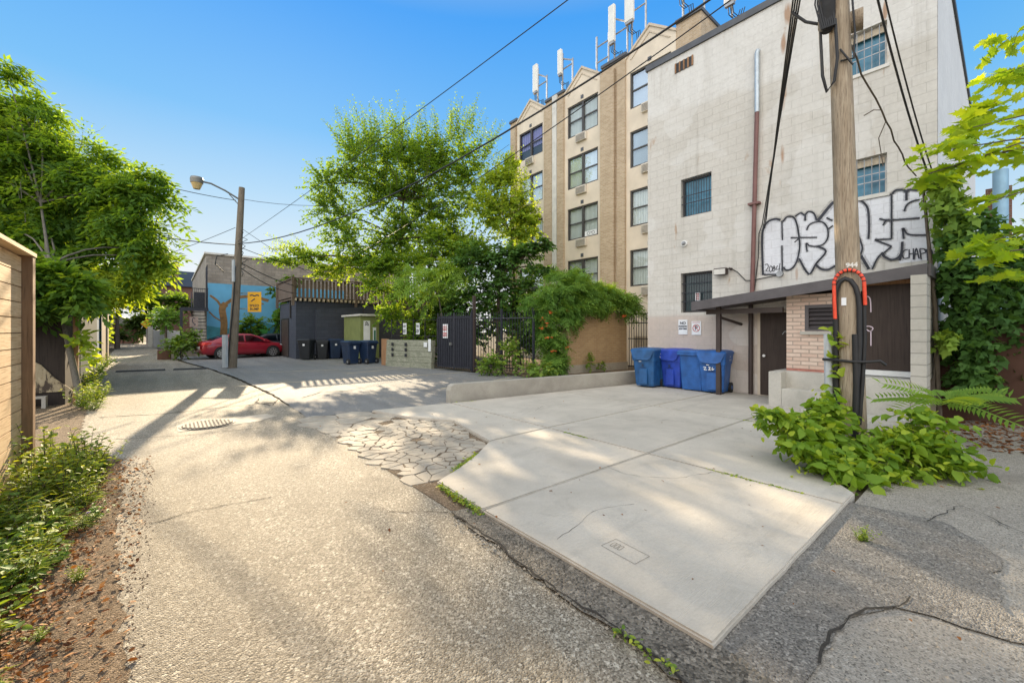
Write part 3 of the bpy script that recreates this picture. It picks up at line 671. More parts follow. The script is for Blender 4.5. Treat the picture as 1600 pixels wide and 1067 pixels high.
# facade wall with real openings
holes = [(5.12, 5.99, 4.82, 5.90), (5.10, 5.99, 2.10, 3.22), (1.57, 2.30, 7.05, 7.95), (1.57, 2.30, 4.42, 5.24)]
def wall_x(m, X, ya, yb, za, zb, hs, t=.25):
    ys = sorted(set([ya, yb] + [h[0] for h in hs] + [h[1] for h in hs])); zs = sorted(set([za, zb] + [h[2] for h in hs] + [h[3] for h in hs]))
    for i in range(len(ys) - 1):
        for j in range(len(zs) - 1):
            cy = (ys[i] + ys[i + 1]) / 2; cz = (zs[j] + zs[j + 1]) / 2
            if any(h[0] < cy < h[1] and h[2] < cz < h[3] for h in hs): continue
            m.quad((X, ys[i], zs[j]), (X, ys[i + 1], zs[j]), (X, ys[i + 1], zs[j + 1]), (X, ys[i], zs[j + 1]))
    for a, b, c, d in hs:
        m.quad((X, a, c), (X + t, a, c), (X + t, a, d), (X, a, d)); m.quad((X, b, c), (X + t, b, c), (X + t, b, d), (X, b, d))
        m.quad((X, a, c), (X + t, a, c), (X + t, b, c), (X, b, c)); m.quad((X, a, d), (X + t, a, d), (X + t, b, d), (X, b, d))
m = MB(); wall_x(m, FX, Y0, Y1, -.1, Z1, holes)
m.quad((FX, Y1, -.1), (26, Y1, -.1), (26, Y1, Z1), (FX, Y1, Z1)); m.quad((26, Y0, -.1), (26, Y1, -.1), (26, Y1, Z1), (26, Y0, Z1)); m.quad((FX, Y0, Z1), (26, Y0, Z1), (26, Y1, Z1), (FX, Y1, Z1))
m.build('wall', 'block', gb)
m = MB(); m.quad((FX + .001, Y0 - .004, -.1), (26, Y0 - .004, -.1), (26, Y0 - .004, Z1), (FX + .001, Y0 - .004, Z1)); m.build('side_wall', 'blockside', gb)
m = MB(); m.box(FX - .05, 26.05, Y1 - .2, Y1 + .05, Z1 + .002, Z1 + .17); m.box(FX - .05, FX + .22, Y0 - .05, Y1 - .202, Z1 + .002, Z1 + .17); m.box(FX + .222, 26.05, Y0 - .05, Y0 + .2, Z1 + .002, Z1 + .17); m.build('coping', 'capmetal', gb)
for a, b, c, d in holes:
    w = MB(); X = FX + .13
    for bx in ((a + .005, b - .005, c + .005, c + .05), (a + .005, b - .005, d - .05, d - .005)): w.box(X, X + .05, *bx[:2], bx[2], bx[3])
    for bx in ((a + .005, a + .05), (b - .05, b - .005)): w.box(X + .001, X + .049, *bx, c + .051, d - .051)
    big = a > 4
    wf = w.build('window', 'winframe' if big else 'offwhite', gb)
    p = MB(); p.box(X + .06, X + .07, a, b, c, d); p.build('pane', 'darkpane' if (big and c < 3) else 'barglass', wf)
    g = MB(); nb = 12 if big else 6
    for k in range(1, nb): y = a + (b - a) * k / nb; g.tube([(FX + .03, y, c + .02), (FX + .03, y, d - .02)], .008, 5)
    for zz in ((.35, .55) if c > 4 else (.28, .5, .74)): g.box(FX + .038, FX + .05, a, b, c + (d - c) * zz - .01, c + (d - c) * zz + .01)
    g.build('security_bars', 'iron' if big else 'steel', wf)
    if a < 3:
        s_ = MB(); s_.box(FX - .03, FX + .12, a - .04, b + .04, c - .07, c - .002); s_.build('sill', 'offwhite', gb)
        s_ = MB(); s_.box(FX + .10, FX + .128, a + .05, b - .05, d - .17, d - .051); s_.build('header_board', 'palewood', wf)
    if c < 3 and big:
        n_ = MB(); n_.box(FX + .10, FX + .115, 5.48, 5.62, 2.42, 2.66); nn_ = n_.build('window_notice', 'signwhite', wf)
        t_ = MB()
        for k in range(4): t_.box(FX + .094, FX + .098, 5.50, 5.60, 2.46 + k * .05, 2.48 + k * .05)
        t_.build('printed_lines', 'signred', wf)
m = MB(); m.box(FX - .01, FX - .003, 5.62, 6.16, 9.02, 9.3); m.build('vent_opening', 'dark', gb)
m = MB()
for k in range(5): m.box(FX - .03, FX - .012, 5.62 + k * .125, 5.66 + k * .125, 9.02, 9.3)
m.build('vent_grille', 'ply', gb)
GF = [[(3.84, 2.96), (3.85, 3.72), (3.84, 4.07), (3.75, 4.25), (3.59, 4.28), (3.48, 4.2), (3.44, 4.14), (3.34, 4.27), (3.21, 4.23), (3.17, 4.18), (3.14, 4.3), (3.07, 4.3), (3.0, 4.25), (2.91, 4.31), (2.81, 4.23), (2.76, 4.08), (2.72, 4.08), (2.49, 4.39), (2.42, 4.42), (2.19, 4.45), (2.07, 4.38), (1.97, 4.34), (1.89, 4.35), (1.5, 4.36), (1.44, 4.42), (1.35, 4.41), (1.29, 4.35), (1.23, 4.37), (1.09, 4.29), (1.05, 4.14), (1.02, 3.74), (1.0, 3.42), (0.95, 3.14), (0.98, 2.96), (1.38, 2.94), (1.4, 3.02), (1.5, 3.03), (1.63, 3.15), (1.72, 3.06), (1.8, 2.87), (1.85, 2.88), (1.98, 3.18), (2.02, 3.1), (2.1, 3.09), (2.42, 3.02), (2.57, 2.96), (2.7, 3.03), (2.77, 3.09), (2.9, 2.9), (3.1, 3.27), (3.15, 3.18), (3.25, 3.03), (3.36, 3.03), (3.42, 3.09), (3.43, 2.94)]]
GS = [(0.039, [(3.86, 2.96), (3.88, 3.72), (3.86, 4.07), (3.76, 4.25), (3.59, 4.29), (3.48, 4.24)]), (0.024, [(3.45, 4.22), (3.44, 3.75)]), (0.024, [(3.45, 3.63), (3.44, 2.94)]), (0.024, [(3.84, 2.97), (3.43, 2.94)]), (0.029, [(3.43, 4.19), (3.34, 4.29), (3.21, 4.25), (3.14, 4.06), (3.1, 3.76), (3.09, 3.5), (3.15, 3.2), (3.25, 3.05), (3.36, 3.03), (3.42, 3.11)]), (0.029, [(3.18, 4.26), (3.07, 4.32), (2.99, 4.26), (2.91, 4.32), (2.81, 4.25), (2.76, 4.08)]), (0.029, [(2.98, 4.26), (2.98, 4.12)]), (0.024, [(2.95, 3.9), (2.91, 4.0), (2.81, 4.05), (2.66, 4.03), (2.57, 3.9), (2.55, 3.69), (2.62, 3.54), (2.75, 3.5), (2.89, 3.53), (2.96, 3.6), (2.94, 3.4)]), (0.022, [(3.27, 3.78), (2.75, 3.7)]), (0.02, [(3.19, 3.66), (3.11, 3.73)]), (0.032, [(2.75, 3.5), (2.59, 3.36), (2.77, 3.11), (2.91, 2.89), (3.1, 3.27)]), (0.049, [(2.74, 4.07), (2.49, 4.39), (2.42, 4.42)]), (0.037, [(2.77, 3.08), (2.68, 2.98), (2.55, 2.95), (2.42, 3.02)]), (0.024, [(2.58, 4.11), (2.47, 4.02)]), (0.024, [(2.55, 3.85), (2.46, 3.91)]), (0.013, [(3.81, 3.21), (3.76, 3.22), (3.74, 3.15), (3.79, 3.06), (3.72, 3.04)]), (0.013, [(3.69, 3.17), (3.72, 3.1), (3.69, 3.02), (3.65, 3.09), (3.68, 3.17)]), (0.013, [(3.61, 3.16), (3.64, 3.13), (3.59, 3.08), (3.63, 3.03), (3.65, 3.07), (3.6, 3.12), (3.61, 3.16)]), (0.013, [(3.54, 3.16), (3.57, 3.07), (3.49, 3.07)]), (0.013, [(3.49, 3.2), (3.51, 3.0)]), (0.017, [(3.47, 3.06), (3.46, 3.05)]), (0.029, [(2.19, 4.45), (2.07, 4.38), (1.97, 4.33), (1.89, 4.21), (1.86, 4.06), (1.85, 3.74), (1.86, 3.51)]), (0.022, [(1.9, 4.36), (1.5, 4.36)]), (0.024, [(1.5, 4.36), (1.5, 3.45)]), (0.024, [(1.5, 3.45), (1.76, 3.48)]), (0.024, [(1.76, 3.48), (1.5, 3.3)]), (0.024, [(1.5, 3.3), (1.63, 3.17)]), (0.032, [(1.49, 4.36), (1.44, 4.42), (1.35, 4.41), (1.28, 4.37), (1.23, 4.38), (1.1, 4.34)]), (0.029, [(1.28, 4.37), (1.28, 4.18)]), (0.024, [(1.31, 3.97), (1.28, 4.08), (1.2, 4.14), (1.09, 4.15)]), (0.024, [(1.69, 3.9), (1.53, 3.84), (1.09, 3.79)]), (0.022, [(1.63, 3.75), (1.59, 3.83), (1.53, 3.84)]), (0.024, [(1.32, 3.42), (1.33, 3.64), (1.28, 3.53), (1.2, 3.48), (1.0, 3.44)]), (0.032, [(1.34, 3.37), (1.35, 3.16), (1.38, 3.0)]), (0.034, [(1.63, 3.17), (1.61, 3.11), (1.5, 3.03), (1.4, 3.06), (1.36, 3.12)]), (0.024, [(2.05, 3.71), (1.98, 3.46), (1.96, 3.31), (2.02, 3.1)]), (0.039, [(1.98, 3.18), (1.85, 2.88)]), (0.024, [(1.8, 2.87), (1.72, 3.08), (1.63, 3.2)]), (0.016, [(1.26, 3.2), (1.31, 3.19), (1.34, 3.11), (1.31, 3.03), (1.25, 3.04)]), (0.016, [(1.24, 3.2), (1.24, 3.03)]), (0.016, [(1.24, 3.11), (1.18, 3.11)]), (0.016, [(1.18, 3.21), (1.18, 2.99)]), (0.016, [(1.17, 2.99), (1.14, 3.21), (1.1, 3.0)]), (0.016, [(1.16, 3.09), (1.11, 3.09)]), (0.016, [(1.09, 3.19), (1.07, 2.98)]), (0.016, [(1.09, 3.19), (1.02, 3.17), (1.01, 3.11), (1.08, 3.09)]), (0.016, [(0.99, 3.16), (0.98, 2.94)]), (0.016, [(1.03, 3.15), (0.94, 3.16), (0.91, 3.05)])]
m = MB()
from mathutils.geometry import tessellate_polygon
for f in GF:
    tri = tessellate_polygon([[Vector((y, z, 0)) for y, z in f]])
    m.add([(FX - .004, y, z) for y, z in f], [tuple(t) for t in tri])
m.build('graffiti_fill', 'graf', gb)
m = MB()
for i, (w, L) in enumerate(GS):
    if w > .02: ribbon(m, L, w * 3.2, lambda p, i=i: (FX - .0055 - i * .00003, p.x, p.y))
m.build('overspray', 'spray', gb)
m = MB()
for i, (w, L) in enumerate(GS): ribbon(m, L, w * 1.25, lambda p, i=i: (FX - .008 - i * .0004, p.x, p.y))
m.build('graffiti_outline', 'grafblack', gb)

# fixtures on the facade
dp = thing('drainpipe', 'maroon vertical drainpipe with galvanised top on the block facade', 'drainpipe', (FX, 4.1, 2.6))
m = MB(); m.tube([(FX - .08, 3.97, 7.0), (FX - .08, 3.97, 8.45), (FX - .02, 3.97, 8.55)], .055, 10); m.build('upper_pipe', 'galv', dp)
m = MB(); m.tube([(FX - .08, 3.97, 7.02), (FX - .08, 4.08, 2.5)], .05, 10); m.build('lower_pipe', 'maroon', dp)
m = MB()
for z in (4.75,): m.box(FX - .15, FX - .001, 3.90, 4.16, z - .025, z + .025)
m.build('bracket', 'maroon', dp)
fl = thing('flood_light', 'small rectangular floodlight with cream lens above the canopy', 'wall light', (FX, 4.8, 3.16))
m = MB(); m.bev(FX - .2, FX - .06, 4.66, 4.98, 3.05, 3.23, .015); m.tube([(FX, 4.6, 3.2), (FX - .1, 4.62, 3.2)], .03, 8); m.build('housing', 'brown', fl)
m = MB(); m.box(FX - .215, FX - .201, 4.68, 4.96, 3.06, 3.2); m.build('lens', 'offwhite', fl)
m = MB(); m.tube([(FX - .03, 4.6, 3.2), (FX - .03, 4.45, 3.1), (FX - .03, 4.25, 2.86), (FX - .03, 4.1, 2.85), (FX - .03, 3.5, 2.93)], .012, 5); m.build('wire', 'cable', fl)
cam = thing('security_camera', 'small white dome security camera on the block wall', 'camera', (FX, 5.87, 4.06))
m = MB(); m.tube([(FX, 5.87, 4.06), (FX - .06, 5.87, 4.06)], .085, 16); m.build('base', 'white', cam)
m = MB(); m.tube([(FX - .06, 5.87, 4.06), (FX - .1, 5.87, 4.06), (FX - .125, 5.87, 4.06)], [.06, .05, .025], 14); m.build('lens_dome', 'steel', cam)
jb = MB(); jb.tube([(FX, 3.48, 2.95), (FX - .09, 3.48, 2.95)], .07, 12); solo(jb, 'junction_box', 'steel', 'round metal junction box on the wall below the 2084 tag', 'junction box', (FX, 3.48, 2.95))
def sign_x(name, label, X, y, z, w, h, lines, inkm='signink', base='signwhite'):
    t = thing(name, label, 'sign', (X, y, z))
    m = MB(); m.bev(X - .02, X - .006, y - w / 2, y + w / 2, z - h / 2, z + h / 2, .004); m.build('plate', base, t)
    m = MB()
    for body, size, dz, *dy in lines: text(m, body, size, (X - .023, y - (dy[0] if dy else 0), z + dz), (0, -1, 0), (0, 0, 1), .004)
    m.build('lettering', inkm, t); return t
sign_x('parking_sign', 'white sign reading NO PARKING ANYTIME in blue letters on the block wall', FX, 5.92, 1.69, .27, .42, [('NO', .11, .11), ('PARKING', .058, .02), ('ANYTIME', .056, -.05)])
np_ = sign_x('no_parking_sign', 'white sign with a crossed out P in a ring on the block wall', FX, 5.53, 1.66, .27, .38, [('P', .16, -.0)])
m = MB(); q = [(5.53 + .095 * math.cos(a), 1.66 + .095 * math.sin(a)) for a in [2 * math.pi * k / 28 for k in range(29)]]
for k in range(28): ribbon(m, q[k:k + 2], .018, lambda p: (FX - .0235, p.x, p.y))
ribbon(m, [(5.60, 1.73), (5.46, 1.59)], .016, lambda p: (FX - .0245, p.x, p.y)); m.build('prohibition_ring', 'signred', np_)
bars = MB(); bars.box(FX - .022, FX - .0205, 5.42, 5.64, 1.81, 1.825); bars.build('top_line', 'signred', np_)

# ------------------------------------------------------------------ loading annex
ax = thing('loading_annex', 'low loading annex with sloping brown canopy, pink brick wall and concrete dock', 'annex', (10.6, 2.5, 0))
def cz(y): return 2.60 - (y - .91) * .108        # canopy slope along Y
m = MB()
def canopy(m, x0, x1, ya, yb, d0, d1):
    m.add([(x0, ya, cz(ya) + d0), (x1, ya, cz(ya) + d0), (x1, yb, cz(yb) + d0), (x0, yb, cz(yb) + d0), (x0, ya, cz(ya) + d1), (x1, ya, cz(ya) + d1), (x1, yb, cz(yb) + d1), (x0, yb, cz(yb) + d1)],
          [(3, 2, 1, 0), (4, 5, 6, 7), (0, 1, 5, 4), (1, 2, 6, 5), (2, 3, 7, 6), (3, 0, 4, 7)])
canopy(m, 10.12, FX - .002, .90, 5.0, .06, .14); cr = m.build('canopy_roof', 'brownfascia', ax)
m = MB(); canopy(m, 10.06, 10.11, .88, 5.06, -.06, .155); canopy(m, 10.12, FX - .003, 5.005, 5.055, -.06, .15); canopy(m, 10.12, FX - .003, .84, .879, -.06, .15); m.build('fascia', 'brownfascia', cr)
m = MB(); canopy(m, 10.12, FX - .003, .92, 4.98, -.02, .055); m.build('soffit', 'brown', cr)
m = MB(); m.box(10.5, 10.6, 4.55, 4.65, 0, cz(4.6) - .025); po = m.build('post', 'brown', ax)
m = MB(); m.box(10.51, 10.59, 3.2, 4.9, 2.0, 2.12); m.tube([(10.55, 4.6, 1.93), (FX - .02, 4.35, 1.75)], .035, 6); m.build('brace', 'brown', po)
m = MB(); m.tube([(FX - .06, 4.12, 0), (FX - .06, 4.12, 2.25)], .055, 8); m.build('downpipe', 'brown', ax)
m = MB(); m.box(FX - .05, FX - .004, 2.92, 3.97, 0, 2.07); m.build('door_frame', 'stuccotrim', ax)
m = MB(); m.box(FX - .07, FX - .052, 2.97, 3.90, .02, 2.02); dr = m.build('door', 'panel', ax)
m = MB(); m.tube([(FX - .07, 3.80, .98), (FX - .13, 3.80, .98)], [.02, .034], 10); m.build('door_knob', 'chrome', dr)
m = MB()
for L in ([(3.42, 1.50), (3.36, 1.58), (3.30, 1.48), (3.26, 1.56)], [(3.28, 1.50), (3.22, 1.60), (3.18, 1.49)], [(3.20, 1.54), (3.12, 1.50), (3.10, 1.60)]): ribbon(m, L, .012, lambda p: (FX - .074, p.x, p.y))
m.build('scrawl', 'steel', dr)
m = MB()
BX = 10.5
ya, yb = 1.98, 3.12
hs = [(2.0, 2.78, 1.55, 2.12)]
wall_x(m, BX, 1.9, yb, .6, 2.36, [(1.95, 2.78, 1.58, 2.14)], .1); m.quad((BX, yb, .6), (FX - .003, yb, .6), (FX - .003, yb, 2.36), (BX, yb, 2.36)); m.build('brick_wall', 'pinkbrick', ax)
m = MB(); m.quad((BX - .003, 1.9, .715), (BX - .003, 3.121, .715), (BX - .003, 3.121, .77), (BX - .003, 1.9, .77)); M['redstain'] = simple('red_stain', (.40, .16, .12), .8, 0, .3, 8)
m.build('red_stripe', 'redstain', ax)
m = MB(); m.box(BX + .0, BX + .05, 1.95, 2.02, 1.58, 2.14); m.box(BX, BX + .05, 2.71, 2.78, 1.58, 2.14); m.box(BX + .001, BX + .049, 2.02, 2.71, 2.07, 2.14); m.box(BX + .001, BX + .049, 2.02, 2.71, 1.58, 1.63); lv = m.build('louvre_vent', 'brownfascia', ax)
m = MB()
for k in range(5):
    z = 1.64 + k * .088; m.add([(BX + .01, 2.02, z), (BX + .01, 2.71, z), (BX + .08, 2.71, z + .075), (BX + .08, 2.02, z + .075)], [(0, 1, 2, 3)])
m.build('slats', 'brownfascia', lv)
m = MB(); m.box(BX + .085, BX + .1, 1.95, 2.78, 1.58, 2.14); m.build('vent_back', 'dark', lv)
m = MB(); m.box(BX - .06, BX + .02, 1.95, 2.85, 1.51, 1.575); m.build('vent_sill', 'paleconc', lv)
m = MB(); m.box(BX - .02, BX + .05, 1.1, 1.9, .84, 2.46); pn = m.build('loading_door', 'panel', ax)
m = MB(); m.box(BX + .0, BX + .06, 1.9, 1.95, .84, 2.5); m.box(BX - .01, BX + .06, 1.08, 1.897, 2.463, 2.54); m.build('door_lintel', 'ply', ax)
m = MB()
for L in ([(1.82, 2.22), (1.75, 2.26), (1.70, 2.2), (1.69, 1.95)], [(1.84, 1.52), (1.80, 1.6), (1.83, 1.75), (1.80, 1.85)], [(1.83, 1.66), (1.72, 1.68), (1.66, 1.64), (1.70, 1.58), (1.76, 1.62)], [(1.69, 1.6), (1.69, 1.3)]): ribbon(m, L, .018, lambda p: (BX - .024, p.x, p.y))
m.build('pink_scrawl', 'pinkpaint', pn)
m = MB(); m.box(BX - .06, BX + .1, 1.08, 1.9, .735, .835); m.build('door_threshold', 'white', ax)
m = MB(); m.box(9.98, 10.5, .88, 1.08, 0, 2.56); m.build('block_pier', 'pierblock', ax)
m = MB(); m.quad((BX + .02, .9, .7), (BX + .02, 1.08, .7), (BX + .02, 1.08, 2.6), (BX + .02, .9, 2.6)); m.quad((BX + .02, .9, .7), (FX - .003, .9, .7), (FX - .003, .9, 2.66), (BX + .02, .9, 2.66)); m.build('end_wall', 'pierblock', ax)
# dock
m = MB(); m.bev(10.2, FX - .003, 1.085, 3.28, -.02, .72, .012); m.bev(9.9, 10.198, 1.085, 1.98, -.02, .73, .012); m.bev(9.9, 10.198, 3.04, 3.28, -.02, .72, .012); m.bev(9.9, 10.199, 1.982, 3.038, -.02, .38, .012)
m.build('concrete_dock', 'paleconc', ax)
m = MB(); m.bev(9.55, 9.897, 1.1, 2.6, -.02, .06, .01); m.build('dock_step', 'paleconc', ax)

# ------------------------------------------------------------------ tan apartment building
TX = 16.5
tb = thing('apartment_building', 'tan brick apartment building with gabled stucco bays and roof antennas', 'building', (TX, 14, 0))
bays = [(18.06, 'a'), (14.10, 'b'), (10.20, 'c')]
def bayz(c): return [(c - 1.23, c + 1.23)]
flo = [11.83, 9.1, 6.38, 3.62]
m = MB()
ys = [7.9, 8.97, 11.43, 12.87, 15.33, 16.83, 19.29, 19.95]
for a, b in ((7.9, 8.97), (11.43, 12.87), (15.33, 16.83), (19.29, 19.95)): m.box(TX + .03, TX + .4, a, b, -.1, 14.5)
m.box(TX + .41, TX + 12, 7.9, 19.95, -.1, 14.5)
m.build('brick_wall', 'tanbrick', tb)
for a, b in ((12.05, 12.87), (11.43, 11.85), (15.33, 15.8), (16.2, 16.83), (19.35, 19.8)):
    m = MB(); m.box(TX - .12, TX + .028, a, b, -.1, 14.15 if a == 12.05 else 14.3); m.build('brick_pier', 'tanbrick', tb)
m = MB(); m.box(TX - .12, TX + .02, 15.83, 16.17, 0, 14.55); m.build('downpipe', 'offwhite', tb)
for a, b in ((7.85, 8.97), (11.43, 12.87), (15.33, 16.83), (19.29, 20.0)): m = MB(); m.box(TX - .06, TX + .5, a, b, 14.502, 14.64); m.build('parapet_cap', 'capmetal', tb)
m = MB(); m.box(TX + .502, TX + 12, 7.85, 8.0, 14.503, 14.64); m.build('parapet_cap', 'capmetal', tb)
for c, nm in bays:
    m = MB(); a, b = c - 1.23, c + 1.23; hs = [(c - 1.02, c + 1.02, z, z + 1.68) for z in flo]
    wall_x(m, TX, a, b, -.1, 14.1, hs, .2)
    m.quad((TX, a, -.1), (TX + .41, a, -.1), (TX + .41, a, 14.1), (TX, a, 14.1)); m.quad((TX, b, -.1), (TX + .41, b, -.1), (TX + .41, b, 14.1), (TX, b, 14.1))
    m.prism([(a, 14.1), (b, 14.1), (b, 14.25), (c, 15.2), (a, 14.25)], 'x', TX, TX + .6)
    by = m.build('bay', 'stucco', tb)
    g = MB()
    for s_ in (-1, 1):
        g.prism([(c + s_ * 1.26, 14.22), (c + s_ * 1.26, 14.33), (c, 15.28), (c, 15.16)], 'x', TX - .06, TX + .62)
        g.prism([(c + s_ * 1.0, 14.13), (c + s_ * .93, 14.13), (c, 14.88), (c, 14.96)], 'x', TX - .03, TX - .002)
    g.build('gable_trim', 'stuccotrim', by)
    for k, z in enumerate(flo):
        X = TX + .10; w = MB(); y0, y1, z1 = c - 1.02, c + 1.02, z + 1.68
        w.box(X - .06, X + .04, y0, y0 + .07, z, z1); w.box(X - .06, X + .04, y1 - .07, y1, z, z1)
        w.box(X - .061, X + .039, y0 + .07, y1 - .07, z, z + .07); w.box(X - .061, X + .039, y0 + .07, y1 - .07, z1 - .07, z1)
        w.box(X - .059, X + .035, c - .06, c + .06, z + .07, z1 - .07)
        for q in ((y0 + .07, c - .06), (c + .06, y1 - .07)): w.box(X - .03, X + .03, *q, z + .82, z + .88)
        wf = w.build('window', 'winframe', by)
        p = MB(); p.quad((X + .01, y0, z), (X + .01, y1, z), (X + .01, y1, z1), (X + .01, y0, z1)); p.build('pane', 'glass', wf)
        cm = 'curtain'
        if nm == 'a' and k == 0: cm = 'curtainpurple'
        if nm == 'c' and k in (0, 1): cm = 'curtainblue'
        if nm == 'a' and k == 3: cm = 'curtain'
        q = MB(); lo = z + (.62 if (nm == 'a' and k in (0, 3)) else 0)
        q.quad((X + .09, y0, lo), (X + .09, y1, lo), (X + .09, y1, z1), (X + .09, y0, z1)); q.build('curtain', cm, wf)
        q = MB(); q.box(X + .14, X + .16, y0, y1, z, z1); q.build('room_back', 'dark', wf)
        if nm == 'b' and k == 2:
            q = MB(); q.box(X - .075, X - .062, c - .92, c - .15, z + .05, z + .3); q.build('paper_sign', 'signwhite', wf)
            q = MB()
            for dy in (-.7, -.4):
                cc = [(c + dy + .09 * math.cos(a_), z + .17 + .07 * math.sin(a_)) for a_ in [k_ * math.pi / 6 for k_ in range(13)]]; ribbon(q, cc, .02, lambda p: (X - .079, p.x, p.y))
            ribbon(q, [(c - .64, z + .19), (c - .55, z + .22), (c - .48, z + .19)], .02, lambda p: (X - .079, p.x, p.y)); q.build('drawn_mark', 'signink', wf)
        q = MB(); q.bev(TX - .14, TX + .05, c - .32, c + .36, z - .44, z - .03, .015); acu = q.build('air_conditioner', 'ac', by)
        q = MB()
        for j in range(6): q.box(TX - .152, TX - .142, c - .28, c + .32, z - .40 + j * .055, z - .375 + j * .055)
        q.build('grille', 'acgrille', acu)
        q = MB(); q.box(TX - .02, TX - .002, c - .09, c + .09, z1 + .10, z1 + .28); q.build('vent', 'capmetal', by)

# rooftop antennas
def antenna(y, z0, h, w, label, frame=True, X=17.0, panel=True, fy=-.75):
    t = thing('antenna' if panel else 'mast', label, 'antenna', (X, y, 14.5))
    if panel:
        m = MB(); m.bev(X - .30, X - .12, y - w / 2, y + w / 2, z0, z0 + h, .03); p = m.build('panel', 'antenna', t)
        m = MB(); m.box(X - .28, X - .14, y - w / 2 + .03, y + w / 2 - .03, z0 - .1, z0 - .002)
        m.build('connector_box', 'steel', p)
        m = MB()
        for k in range(3):
            yy = y - .1 + k * .09
            m.tube([(X - .2, yy, z0 - .08), (X - .22, yy - .05, z0 - .45), (X - .1, yy - .18, z0 - .62), (X + .05, yy - .3, z0 - .5), (X + .1, yy - .35, 14.5)], .018, 5)
        m.build('cables', 'cable', t)
    m = MB()
    m.tube([(X, y, 14.3), (X, y, z0 + h * (.92 if panel else 1))], .05, 8)
    if frame:
        m.tube([(X, y + fy, 14.3), (X, y + fy, z0 + h * (.45 if panel else .9))], .045, 8)
        m.tube([(X, y, z0 + h * .25), (X, y + fy, z0 + h * .25)], .04, 6); m.tube([(X, y, z0 + h * .7), (X, y + fy, z0 + h * .38 if panel else z0 + h * .7)], .04, 6)
    if panel: m.tube([(X, y, z0 + h * .2), (X - .15, y, z0 + h * .2)], .03, 6); m.tube([(X, y, z0 + h * .8), (X - .15, y, z0 + h * .8)], .03, 6)
    m.build('mount', 'steel', t)
antenna(17.95, 15.75, 1.6, .34, 'short white panel antenna above the gable nearest the tree')
antenna(15.95, 15.85, 1.35, .26, 'slim white panel antenna left of the middle gable peak')
antenna(13.55, 14.9, 1.8, .3, 'bare grey antenna frame without a panel on the roof edge', panel=False)
antenna(12.45, 15.75, 1.8, .34, 'cream panel antenna just left of the third gable')
antenna(11.45, 16.2, 2.2, .46, 'tall wide panel antenna rising out of frame over the third gable')
antenna(8.9, 15.9, 2.0, .40, 'panel antenna with red cabling above the brick end of the roof', fy=-.9)
antenna(7.15, 14.75, 2.3, .42, 'white panel antenna behind the roof coping of the grey building', X=17.6, frame=False)
# ------------------------------------------------------------------ low walls, fences
rw = MB()
def rwall():
    a = Vector((4.85, 7.98)); b = Vector((11.25, 7.12)); d = (b - a).normalized(); n = Vector((-d.y, d.x)); t = .22
    pts = [(0, -.1), (0, .24), (.04, .34), (.12, .38), ((b - a).length, .36), ((b - a).length, -.1)]
    f = [a + d * s_ for s_, z in pts]
    rw.add([(p.x, p.y, z) for p, (s_, z) in zip(f, pts)] + [(p.x + n.x * t, p.y + n.y * t, z) for p, (s_, z) in zip(f, pts)],
           [(0, 1, 2, 3, 4, 5), (11, 10, 9, 8, 7, 6)] + [(i, (i + 1) % 6, (i + 1) % 6 + 6, i + 6) for i in range(6)])
rwall(); solo(rw, 'retaining_wall', 'conc', 'low grey concrete retaining wall with rounded end edging the slab', 'wall', (8, 7.5, 0))
bw = thing('brick_wall', 'low tan brick wall half covered by the flowering vine', 'wall', (13, 10.5, 0))
m = MB(); m.wall((11.45, 10.62), (14.85, 10.38), .28, 2.35, .25); m.build('brickwork', 'wallbrick', bw)
m = MB(); m.wall((11.43, 10.61), (14.87, 10.37), -.1, .278, .33); m.build('footing', 'conc', bw)
m = MB(); m.wall((11.43, 10.62), (14.87, 10.38), 2.352, 2.42, .3); m.build('cap', 'conc', bw)
gt = thing('side_gate', 'narrow black barred gate between the brick wall and the block building', 'gate', (14.9, 9.6, 0))
m = MB()
for k in range(11): y = 9.05 + k * .115; m.tube([(14.95, y, .05), (14.95, y, 2.3)], .014, 5)
m.build('bars', 'iron', gt)
for z in (.1, 1.25, 1.9, 2.28): m = MB(); m.box(14.93, 14.97, 9.0, 10.25, z - .02, z + .02); m.build('rail', 'iron', gt)
bd = MB(); bd.box(15.3, 15.36, 8.3, 10.2, 0, 1.35); solo(bd, 'wooden_screen', 'palewood', 'pale wooden screen seen behind the narrow barred gate', 'screen', (15.3, 9.3, 0))

